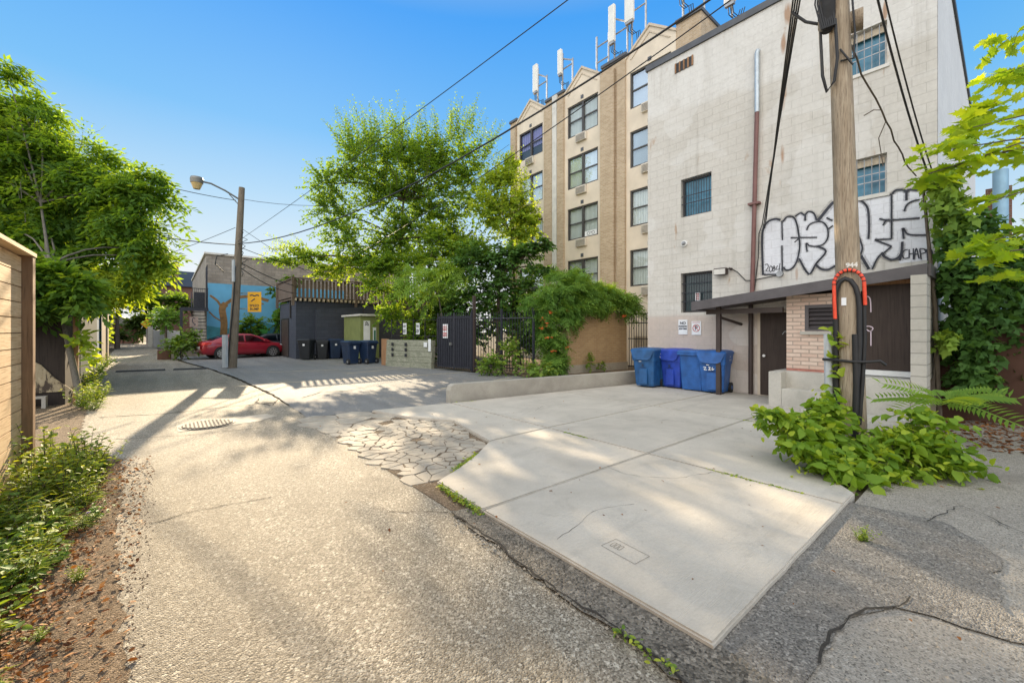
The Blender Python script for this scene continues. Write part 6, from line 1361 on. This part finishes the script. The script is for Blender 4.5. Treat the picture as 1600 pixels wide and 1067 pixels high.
for c, r, n, tt in ivc:
    c = (c[0] + .06, c[1] - .30, c[2]); r = tuple(q * .88 for q in r)
    clump(iv, ivw, c, r, int(n * 1.25), 5, .125, IVY, tint=tt, fill=.75, droop=.7, face_up=.2, jitter=.9, woodfrac=.08)
    # outward facing leaves
ivt = thing('ivy', 'dense ivy climbing the corner of the block building and the brown fence', 'ivy', (11, .75, 0))
iv.build('leaves', 'ivy', ivt)
ivw.tube([(10.95, .8, 0), (10.9, .85, 2), (10.7, 1.0, 4.4)], [.04, .035, .02], 6); ivw.build('stems', 'bark', ivt)
# brown sheet fence
bf = thing('brown_fence', 'rusty brown sheet fence under the ivy at the right edge', 'fence', (11.0, -1.5, 0))
m = MB(); m.box(11.3, 11.36, -7, .82, -.1, 1.75); m.build('sheet', 'rust', bf)
for y in (-.9, -2.6, -4.4):
    m = MB(); m.box(11.24, 11.298, y, y + .08, -.1, 1.75); m.build('post', 'rust', bf)
stk = thing('blue_stack', 'pale blue vertical pipe rising beyond the ivy', 'pipe', (18.8, .1, 0))
m = MB(); m.tube([(18.8, .12, -.1), (18.8, .12, 6.3)], .16, 14); m.build('pipe', 'bluepipe', stk) if 'bluepipe' in M else None
M['bluepipe'] = simple('blue_pipe_paint', (.24, .40, .52), .5, .2, .12, 3); m.build('pipe', 'bluepipe', stk)
m = MB(); m.box(19.2, 19.9, -.1, .42, -.1, 5.9); solo(m, 'brick_chimney', 'redbrick', 'dark brick chimney standing behind the pale blue pipe', 'chimney', (19.5, .2, 0))
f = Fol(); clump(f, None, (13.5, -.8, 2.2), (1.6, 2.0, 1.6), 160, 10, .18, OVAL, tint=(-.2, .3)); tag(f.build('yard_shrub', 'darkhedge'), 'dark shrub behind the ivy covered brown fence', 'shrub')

# maple branches entering from the right
mt = thing('maple_tree', 'young maple with bright yellow green leaves reaching in from the right edge', 'tree', (10.2, -2.2, 0))
mf = Fol(); mw = MB()
mw.tube([(10.2, -2.2, -.1), (10.1, -2.1, 2), (10.0, -2.0, 4), (10.0, -2.0, 6.5)], [.14, .12, .09, .05], 8)
MC = [((7.98, .51, 4.0), .32, 8), ((8.24, .29, 4.3), .36, 9), ((8.5, .07, 4.6), .36, 8), ((8.75, -.1, 5.1), .38, 8), ((8.65, -.05, 4.3), .38, 10), ((8.5, .07, 3.95), .34, 9), ((8.04, .45, 3.78), .32, 8), ((7.78, .67, 3.68), .25, 5), ((8.75, -.1, 5.6), .4, 7), ((8.45, .1, 2.8), .36, 9), ((8.75, -.1, 2.85), .36, 9), ((8.3, .22, 2.6), .28, 6), ((8.75, -.1, 2.35), .35, 8), ((8.9, -.3, 3.5), .4, 9), ((8.35, .15, 3.3), .22, 4), ((9.1, -.6, 4.6), .5, 10), ((9.1, -.6, 3.2), .5, 10), ((9.1, -.7, 2.4), .45, 8)]
for c, r, n in MC:
    limb(mw, (10.0, -2.0, min(6, c[2] - .1)), c, .022, .006, .1)
    clump(mf, mw, c, (r * 1.25, r * 1.25, r * .55), n, 5, .155, MAPLE, tint=(.35, 1.0), up=.1, droop=.35, jitter=.4, fill=.5, wr=.004)
mf.build('crown', 'maple', mt); mw.build('trunk', 'bark', mt)
m = None
# knotweed shrub around the pole
kn = thing('knotweed_shrub', 'bright green broad leaved shrub growing round the foot of the wooden pole', 'shrub', (6.4, 1.0, -.05))
kf = Fol(); kw_ = MB()
KC = [((5.75, 1.72, .50), (.38, .36, .18), 20), ((5.95, 1.55, .35), (.42, .4, .32), 30), ((6.2, 1.35, .30), (.42, .38, .38), 32), ((6.2, 1.42, .58), (.25, .25, .3), 16), ((5.5, 1.28, .1), (.36, .3, .2), 22), ((5.75, 1.1, .08), (.36, .3, .2), 22), ((5.6, 1.5, .3), (.34, .3, .22), 18), ((6.1, 1.1, .12), (.42, .36, .26), 30), ((6.35, .85, .22), (.45, .42, .30), 36), ((6.65, .62, .25), (.45, .42, .32), 36), ((6.85, .45, .15), (.36, .4, .26), 26), ((6.55, .6, .05), (.40, .4, .2), 28), ((6.75, .62, .55), (.4, .4, .16), 14), ((5.55, 1.85, .58), (.22, .22, .1), 7), ((6.0, .78, .02), (.22, .22, .14), 12)]
for i, (c, r, n) in enumerate(KC):
    clump(kf, kw_, c, r, n, 6, .125, HEART, tint=(.0, .75), up=.6, droop=.45, jitter=.75, fill=.45, wr=.006)
    clump(kf, None, c, tuple(q * 1.08 for q in r), n // 2, 4, .075, HEART, tint=(.45, 1.05), up=.9, droop=.2, jitter=.9, fill=.7)
    clump(kf, kw_, (c[0], c[1], c[2] - .05), tuple(q * .8 for q in r), n // 5, 4, .08, OVAL, tint=(.8, 1.1), up=-.4, droop=.8, jitter=1.2, fill=.6)
# twining shoots up the pole
for k in range(10): clump(kf, None, tuple(pp(-.18 + .05 * math.sin(k * 2.), .10, .5 + k * .12)), (.09, .09, .06), 2, 2, .13, HEART, tint=(.4, .95), fill=.6)
kf.build('leaves', 'knot', kn); kw_.build('stems', 'bark', kn)
# frond seedling
fr = thing('tree_of_heaven_seedling', 'fern like seedling with long green fronds beside the dock', 'plant', (8.75, .62, 0))
ff = Fol(); fw = MB(); fw.tube([(8.75, .62, -.05), (8.75, .62, .45)], [.018, .012], 6)
angs = [100, 135, 165, 200, 230, 260, 290, 320, 20, 60]
P = np.array([(8.75, .62, .50 + .04 * (i % 3)) for i in range(10)]); el_ = np.array([.5, .9, .35, .8, .3, .6, .95, .45, .7, .5])
D = np.stack([np.cos(np.radians(angs)), np.sin(np.radians(angs)), el_], 1); N = np.array([-.55, -.1, .8]) + rng.normal(size=(10, 3)) * .12
ff.add(P, D, N, np.array([.66, .6, .7, .6, .72, .62, .6, .7, .5, .5]), FROND, .35 + .3 * rng.random(10))
ff.build('fronds', 'sumac', fr); fw.build('stem', 'bark', fr)

# weeds along the left verge
def weed(name, kind, h, spread, nst, leaf, seed):
    global rng
    rng = np.random.default_rng(seed); f = Fol(); w = MB()
    for s_ in range(nst):
        a = rng.random() * 6.28; b = np.array([math.cos(a), math.sin(a), 0]) * spread * rng.random(); top = b * 1.7 + np.array([0, 0, h * (.55 + .5 * rng.random())])
        n = max(4, int(h / .035)); t = np.linspace(.15, 1, n); P = b * .3 + (top - b * .3) * t[:, None]; ph = np.arange(n) * 2.4 + rng.random() * 6
        D = np.stack([np.cos(ph), np.sin(ph), np.full(n, .35)], 1); N = np.tile(np.array([0, 0, 1.]), (n, 1)) + rng.normal(size=(n, 3)) * .25
        f.add(P, D, N, leaf * (1.15 - .55 * t) * (.8 + .4 * rng.random(n)), {'o': OVAL, 'b': BLADE, 'h': HEART}[kind], .2 + .5 * rng.random(n) + .2 * t)
        w.tube([tuple(b * .3), tuple((b * .3 + top) / 2), tuple(top)], [.004, .003, .0015], 3, False)
    return f, w
def weed_thing(kind, h, spread, nst, leaf, seed, mat, label, loc, group):
    f, w = weed('weed', kind, h, spread, nst, leaf, seed); t = thing('weed', label, 'weed', (0, 0, 0), group); f.build('leaves', mat, t); w.build('stems', 'bark', t); t.location = loc; return t
GW = 'weeds growing along the cedar fence'
w1 = weed_thing('o', .5, .22, 16, .085, 31, 'weed', 'leafy upright weed clump in the verge by the cedar fence', (-.82, 6.15, -.05), GW)
w2 = weed_thing('h', .28, .2, 14, .085, 32, 'vine', 'broad leaved low weed in the verge by the cedar fence', (-.95, 5.3, -.05), GW)
w3 = weed_thing('b', .30, .16, 18, .20, 33, 'weed', 'grassy tuft in the verge by the cedar fence', (-.8, 5.0, -.05), GW)
LW = {0: 'leafy upright weed clump in the verge by the cedar fence', 1: 'broad leaved low weed in the verge by the cedar fence', 2: 'grassy tuft in the verge by the cedar fence'}
rs = random.Random(5)
spots = [(-.7, 6.5, 0, 1.1), (-1.0, 6.6, 0, 1.2), (-.62, 6.0, 0, .9), (-1.0, 5.95, 0, 1.1), (-.75, 5.7, 0, .95), (-.95, 5.65, 0, .9), (-.62, 6.75, 0, .75), (-.9, 7.0, 2, 1.), (-1.05, 7.1, 0, .8), (-.6, 5.5, 2, .8), (-1.05, 5.0, 1, 1.1), (-.8, 4.75, 1, .9), (-.95, 4.5, 1, 1.1), (-.72, 4.45, 0, .55), (-.9, 4.2, 1, 1.0), (-.7, 4.1, 2, .7), (-1.0, 3.9, 1, 1.0), (-.85, 3.75, 0, .5), (-.9, 3.5, 1, .7), (-.78, 3.3, 2, .55), (-.75, 2.85, 1, .45), (-.62, 2.9, 2, .4), (-.55, 4.9, 2, .5), (-.5, 5.1, 1, .5), (-.6, 4.3, 1, .5), (-.8, 2.75, 0, .3), (-.62, 2.5, 2, .45), (-.7, 3.05, 0, .28), (-.9, 3.15, 1, .6), (-.52, 3.3, 0, .2), (-.45, 3.9, 0, .22), (-1.1, 4.0, 0, .9), (-1.1, 5.4, 0, .9)]
for x, y, k, s_ in spots:
    o = dup((w1, w2, w3)[k], (x, y, -.055), rs.random() * 6.28, LW[k], GW); o.scale = (s_, s_, s_ * rs.uniform(.85, 1.15))
GA = 'weeds at the alley edge beyond the box elder'
for i, (x, y, k, s_) in enumerate([(-1.35, 12.3, 0, 1.1), (-1.2, 12.8, 0, 1.2), (-1.3, 13.6, 2, 1.2), (-1.45, 14.4, 1, 1.5), (-1.6, 15.5, 0, 1.2), (-1.75, 17, 1, 1.8), (-1.85, 18.5, 0, 1.3), (-1.95, 20, 0, 1.4), (-2.0, 21.5, 1, 1.8), (-2.1, 23, 0, 1.3), (-2.2, 25, 1, 1.8), (-2.25, 26.5, 0, 1.4), (-1.15, 12.0, 2, .8)]):
    o = dup((w1, w2, w3)[k], (x, y, -.055), rs.random() * 6.28, {0: 'leafy weed at the left alley edge beyond the box elder', 1: 'broad leaved weed at the left alley edge beyond the box elder', 2: 'grass tuft at the left alley edge beyond the box elder'}[k], GA); o.scale = (s_,) * 3
o = dup(w1, (4.15, .72, -.05), 1., 'lone small weed sprouting from the dark asphalt patch', 'lone weed'); o.scale = (.3, .3, .26); del o['group']
o = dup(w2, (8.1, 2.85, -.01), 1., 'small weed in the slab joint in front of the dock', 'x'); o.scale = (.5,) * 3; del o['group']
rng = np.random.default_rng(77)
# leaf litter, moss and joint weeds
def scatter(name, n, fn, size, tm, mat, tint, flat=1.):
    P = fn(n); a = rng.random(len(P)) * 6.28; D = np.stack([np.cos(a), np.sin(a), rng.normal(size=len(P)) * .25], 1); N = np.tile(np.array([0, 0, flat]), (len(P), 1)) + rng.normal(size=(len(P), 3)) * .45
    f = Fol(); f.add(P, D, N, size * (.5 + rng.random(len(P))), tm, tint[0] + (tint[1] - tint[0]) * rng.random(len(P))); o = f.build(name, mat); o['kind'] = 'stuff'; return o
def strip(x0, x1, y0, y1, z): return lambda n: np.stack([x0 + (x1 - x0) * np.clip(np.abs(rng.normal(size=n)) * .40, 0, .97 + .12 * rng.random(n)), y0 + (y1 - y0) * rng.random(n), z + rng.random(n) * .03], 1)
tag(scatter('leaf_litter', 13000, strip(-1.15, -.22, 1.0, 7.2, -.043), .030, OVAL, 'litter', (0, 1)), 'dry brown leaf litter along the cedar fence', 'leaf litter')
tag(scatter('ground_cover', 3600, lambda n: np.stack([-1.15 + .55 * rng.random(n) ** 1.2, 7.2 - 3.9 * rng.random(n) ** 1.6, -.04 + .10 * rng.random(n)], 1), .05, OVAL, 'weed', (0, .8)), 'low green ground cover in the verge by the cedar fence', 'ground cover')
tag(scatter('dock_leaf_litter', 1500, lambda n: np.stack([8.6 + 2.6 * rng.random(n), -1.6 + 2.5 * rng.random(n), -.045 + .02 * rng.random(n)], 1), .06, OVAL, 'litter', (-.2, .6)), 'dry leaves gathered at the foot of the brown fence', 'leaf litter')
def along(L, w):
    def fn(n):
        out = []
        for (a, b, k) in L:
            t = rng.random(int(n * k)) ; a = np.array(a); b = np.array(b); out.append(np.concatenate([a + (b - a) * t[:, None] + rng.normal(size=(len(t), 2)) * w, np.full((len(t), 1), -.03) + rng.random((len(t), 1)) * .035], 1))
        return np.concatenate(out)
    return fn
tag(scatter('joint_moss', 2600, along([((2.13, 3.0), (2.17, 3.8), .16), ((2.5, 4.06), (3.1, 4.43), .14), ((4.79, 1.3), (4.79, 2.2), .12), ((4.79, 4.0), (4.79, 4.5), .10), ((4.9, 7.85), (5.4, 7.75), .05), ((1.84, 1.0), (1.86, 1.35), .02), ((7.9, 2.6), (7.9, 3.1), .05), ((8.2, 3.0), (8.9, 3.0), .06)], .018), .028, OVAL, 'weed', (.2, 1.)), 'moss and small weeds in the slab joints', 'moss')
tag(scatter('fallen_leaves', 150, lambda n: np.stack([1 + 9 * rng.random(n), -.5 + 8 * rng.random(n), np.full(n, .004)], 1), .028, OVAL, 'litter', (0, .7), 3.), 'scattered fallen leaves on the slab', 'fallen leaves')
def grit(name, n, fn, s0, s1, mat):
    P = fn(n); m = MB(); r = random.Random(3)
    for p in P:
        s_ = r.uniform(s0, s1); a = r.random() * 6.28; q = []
        for k in range(4): q.append((p[0] + s_ * math.cos(a + k * 1.57) * r.uniform(.6, 1.2), p[1] + s_ * math.sin(a + k * 1.57) * r.uniform(.6, 1.2), p[2]))
        m.add(q + [(p[0], p[1], p[2] + s_ * .8)], [(0, 1, 4), (1, 2, 4), (2, 3, 4), (3, 0, 4)])
    o = bpy.data.objects.new(name, m.mesh(name)); C.objects.link(o); o.data.materials.append(M[mat]); o['kind'] = 'stuff'; return o
tag(grit('verge_crumbs', 2600, lambda n: np.stack([-.80 + .72 * rng.random(n) ** .9 - .04 * np.abs(rng.normal(size=n)), 1.3 + 5.6 * rng.random(n), np.full(n, -.05)], 1), .003, .009, 'crumb'), 'brown crumbs of earth and bark along the verge', 'crumbs')
tag(grit('loose_gravel', 2400, lambda n: np.concatenate([np.stack([1.85 + .3 * rng.random(n // 3), -.3 + 3.4 * rng.random(n // 3), np.full(n // 3, -.041)], 1), np.stack([2.0 + 1.8 * rng.random(n // 3), 3.8 + 4.5 * rng.random(n // 3), np.full(n // 3, -.045)], 1), np.stack([2.0 + 3.0 * rng.random(n // 3), -.5 + 1.4 * rng.random(n // 3), np.full(n // 3, -.048)], 1)]), .004, .014, 'shard'), 'loose gravel crumbs along the broken pavement edges', 'gravel')

# far plants
def far_tree(label, base, clumps, mat, tint, size, name='tree', cat='tree', r0=.2, th=3, nlf=9, tm=OVAL):
    return tree(name, label, base, mat, 'bark', [(base[0], base[1], th * .5), (base[0], base[1], th)], clumps, tm, size, nlf, cat=cat, tint=tint, r0=r0)
far_tree('small conifer in front of the mural, left of the sign', (4.3, 31.9, 0), [((4.3, 31.9, 1.9), (1.0, .8, .9), 60), ((3.6, 32.0, 1.3), (.8, .7, .7), 40)], 'elm', (-.1, .5), .2, 'conifer', r0=.06, th=1.8, nlf=14)
far_tree('ragged conifer in front of the mural, right of the sign', (6.2, 31.9, 0), [((6.2, 31.9, 2.2), (1.1, .8, 1.0), 70), ((6.3, 31.9, 3.6), (.7, .6, .9), 36), ((6.6, 31.9, 5.0), (.9, .5, .5), 20), ((5.6, 31.9, 4.2), (.6, .4, .4), 12)], 'elm', (-.1, .5), .2, 'conifer', r0=.06, th=3.6, nlf=14)
far_tree('tawny shrub beside the tail of the red sedan', (.6, 29.6, 0), [((.55, 29.6, .7), (.9, .8, .7), 60), ((.9, 30.0, 1.1), (.8, .7, .7), 44)], 'weed', (-.1, .5), .2, 'shrub', 'shrub', .05, .6)
far_tree('round clipped green shrub left of the fire stair', (-.1, 39, 0), [((-.1, 39, 2.4), (1.15, 1.1, 1.0), 130, dict(fill=.8))], 'vine', (.2, .8), .22, 'round_shrub', 'shrub', .12, 2.0)
far_tree('dark street tree at the far bend of the alley', (-1.6, 66, 0), [((-2.5, 66, 7.5), (3.2, 2.5, 2.2), 110), ((.8, 66, 7), (3., 2.5, 2.2), 90), ((-5, 66, 6), (2.6, 2.5, 2.), 80), ((-1.5, 66, 5), (2.6, 2.4, 1.5), 70)], 'darkhedge', (.2, .8), .5, th=6, r0=.3)
far_tree('leafy tree behind the tan garage on the left', (-5.5, 34, 0), [((-5.2, 34, 5), (2.4, 2, 1.8), 110), ((-3.6, 34.5, 4.2), (1.8, 1.8, 1.5), 90), ((-7.5, 34, 5.5), (2.2, 2, 2), 80)], 'elm', (.2, .9), .3, th=4)
far_tree('yellow green creeper hedge on the left past the tan garage', (-3.0, 31, 0), [((-3.0, 30.5, 1.5), (.6, 2.0, 1.3), 110), ((-3.2, 34.5, 1.5), (.7, 2.5, 1.4), 110)], 'elm', (.4, 1.), .2, 'creeper_hedge', 'hedge', .06, 1.5)
far_tree('overhanging leafy tree above the far alley', (-3.4, 50, 0), [((-3.2, 50, 4.6), (2.2, 2, 1.6), 130), ((-1.2, 51, 4.4), (1.8, 1.6, 1.3), 100), ((.8, 51, 4.2), (1.4, 1.4, 1.2), 80), ((-4.5, 50, 3.0), (1.4, 1.6, 1.6), 80)], 'elm', (-.1, .6), .34, th=4)
far_tree('dark low hedge in front of the grey garage', (-4, 66, 0), [((-4.5, 66, 1.0), (1.6, .8, .8), 70)], 'darkhedge', (.1, .6), .3, 'low_hedge', 'hedge', .06, .8)
far_tree('dark rounded bush closing the far end of the alley', (-2.4, 69, 0), [((-2.4, 69, 2.2), (2.6, 1.2, 2.0), 150, dict(fill=.3)), ((.4, 68, 2.2), (1.6, 1.2, 2.0), 100, dict(fill=.3))], 'darkhedge', (.1, .8), .45, 'bush', 'bush', .08, 1.5)
far_tree('distant tree behind the red brick house', (4, 76, 0), [((2, 76, 8), (3.5, 2.5, 2.4), 90), ((6, 76, 7.5), (3., 2.5, 2.4), 80)], 'darkhedge', (.2, .8), .5, th=6)
pd = MB(); pd.bev(-.45, .15, 30.4, 31.0, -.1, .5, .05)
M['terra'] = simple('planter_brown', (.13, .07, .05), .7, 0, .2, 4)
solo(pd, 'planter', 'terra', 'squat brown planter at the end of the tawny shrub', 'planter', (-.15, 30.7, 0))
tw_ = MB(); r_ = random.Random(8)
for k in range(90):
    x, y = r_.uniform(-1.1, -.3), r_.uniform(1.3, 6.5); a = r_.random() * 6.28; L = r_.uniform(.04, .16); tw_.tube([(x, y, -.03), (x + L * .5 * math.cos(a), y + L * .5 * math.sin(a), -.02), (x + L * math.cos(a + .3), y + L * math.sin(a + .3), -.03)], .002, 3, False)
o = struct(tw_, 'twig_litter', 'bark'); o['kind'] = 'stuff'; tag(o, 'broken twigs strewn through the leaf litter', 'twigs')
# violet flowers in the verge
m = MB()
for p in ((-.52, 5.05, .03), (-.5, 5.1, .02), (-.75, 3.0, .06), (-.85, 2.9, .05)):
    for k in range(5):
        a = k * 1.257; m.add([(p[0], p[1], p[2]), (p[0] + .014 * math.cos(a - .4), p[1] + .014 * math.sin(a - .4), p[2] + .01), (p[0] + .022 * math.cos(a), p[1] + .022 * math.sin(a), p[2] + .012), (p[0] + .014 * math.cos(a + .4), p[1] + .014 * math.sin(a + .4), p[2] + .01)], [(0, 1, 2, 3)])
solo(m, 'violet_flowers', 'violet', 'small violet blossoms among the verge weeds', 'flowers', (-.52, 5.05, 0))

# ------------------------------------------------------------------ light, sky, camera
SUN_EL, SUN_AZ = R(19.5), R(11.5)      # azimuth from +Y toward +X
sd = Vector((math.sin(SUN_AZ) * math.cos(SUN_EL), math.cos(SUN_AZ) * math.cos(SUN_EL), math.sin(SUN_EL)))
sl = bpy.data.lights.new('sun', 'SUN'); sl.energy = SUN_E; sl.angle = R(.55); sl.color = (1., .80, .54)
so = bpy.data.objects.new('sun', sl); C.objects.link(so); so.rotation_euler = (-sd).to_track_quat('-Z', 'Y').to_euler(); so.location = (5, 30, 30)
w = bpy.data.worlds.new('World'); scene.world = w; w.use_nodes = True; nt = w.node_tree; nt.nodes.clear()
sky = nt.nodes.new('ShaderNodeTexSky'); sky.sky_type = 'NISHITA'; sky.sun_disc = False; sky.sun_elevation = SUN_EL; sky.sun_rotation = SUN_AZ
sky.air_density = 1.0; sky.dust_density = .3; sky.ozone_density = 2.0
N_ = nt.nodes.new; Lk = nt.links.new
def vm(op, a, b=None):
    n = N_('ShaderNodeVectorMath'); n.operation = op
    for v, i in ((a, 0), (b, 1)):
        if v is None: continue
        if isinstance(v, tuple): n.inputs[i].default_value = v
        else: Lk(v, n.inputs[i])
    return n
# clear summer sky: the Nishita sky blended with a colour gradient by elevation
s1 = vm('MULTIPLY', sky.outputs[0], (SKY_S, SKY_S, SKY_S)).outputs[0]
den = vm('ADD', vm('MULTIPLY', s1, (.85, .85, .85)).outputs[0], (1., 1., 1.)).outputs[0]
s2 = vm('DIVIDE', s1, den).outputs[0]
tc = N_('ShaderNodeTexCoord'); sx = N_('ShaderNodeSeparateXYZ'); Lk(tc.outputs['Generated'], sx.inputs[0])
rp = N_('ShaderNodeValToRGB'); Lk(sx.outputs[2], rp.inputs[0]); el = rp.color_ramp.elements
stops = [(0., (.98, .97, .95)), (.10, (.90, .95, .98)), (.17, (.70, .86, .97)), (.28, (.42, .71, .98)), (.40, (.16, .54, 1.)), (.60, (.035, .37, 1.)), (.70, (.30, .50, .80)), (1., (.80, .82, .82))]  # top stops lie above the view, whitened as added neutral fill
while len(el) < len(stops): el.new(.5)
for e_, (p_, c_) in zip(el, stops): e_.position = p_; e_.color = (*c_, 1)
mxs = N_('ShaderNodeMix'); mxs.data_type = 'RGBA'; mxs.inputs[0].default_value = SKY_MIX; Lk(s2, mxs.inputs[6]); Lk(rp.outputs[0], mxs.inputs[7])
# added fill: unseen sky half behind the camera brightened and tinted for the facade
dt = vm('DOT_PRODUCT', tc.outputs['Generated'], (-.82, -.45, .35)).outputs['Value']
mr = N_('ShaderNodeMapRange'); mr.interpolation_type = 'SMOOTHSTEP'; Lk(dt, mr.inputs[0]); mr.inputs[1].default_value = .0; mr.inputs[2].default_value = .9; mr.inputs[3].default_value = 1.; mr.inputs[4].default_value = SKY_FILL
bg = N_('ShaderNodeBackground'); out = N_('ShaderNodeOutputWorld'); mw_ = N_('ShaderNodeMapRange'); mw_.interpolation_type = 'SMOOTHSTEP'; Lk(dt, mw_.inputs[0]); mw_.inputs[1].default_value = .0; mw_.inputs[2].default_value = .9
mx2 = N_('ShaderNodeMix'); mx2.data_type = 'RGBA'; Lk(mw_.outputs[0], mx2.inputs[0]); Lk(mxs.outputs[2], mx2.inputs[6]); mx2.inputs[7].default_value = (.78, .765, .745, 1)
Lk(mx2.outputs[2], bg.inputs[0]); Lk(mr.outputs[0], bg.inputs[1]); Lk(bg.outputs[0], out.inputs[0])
cam_d = bpy.data.cameras.new('camera'); cam_d.sensor_width = 36; cam_d.lens = 36 * 645 / 1600; cam_d.shift_y = -17.5 / 1600; cam_d.clip_end = 1000; cam_d.clip_start = .05
co = bpy.data.objects.new('camera', cam_d); C.objects.link(co); co.location = (0, 0, 1.6); co.rotation_euler = (R(90), 0, -math.atan(538 / 645)); scene.camera = co
scene.view_settings.view_transform = 'Standard'; scene.view_settings.look = 'None'; scene.view_settings.exposure = 0; scene.view_settings.gamma = 1
scene.render.engine = 'CYCLES'
scene.cycles.max_bounces = 8; scene.cycles.transparent_max_bounces = 12
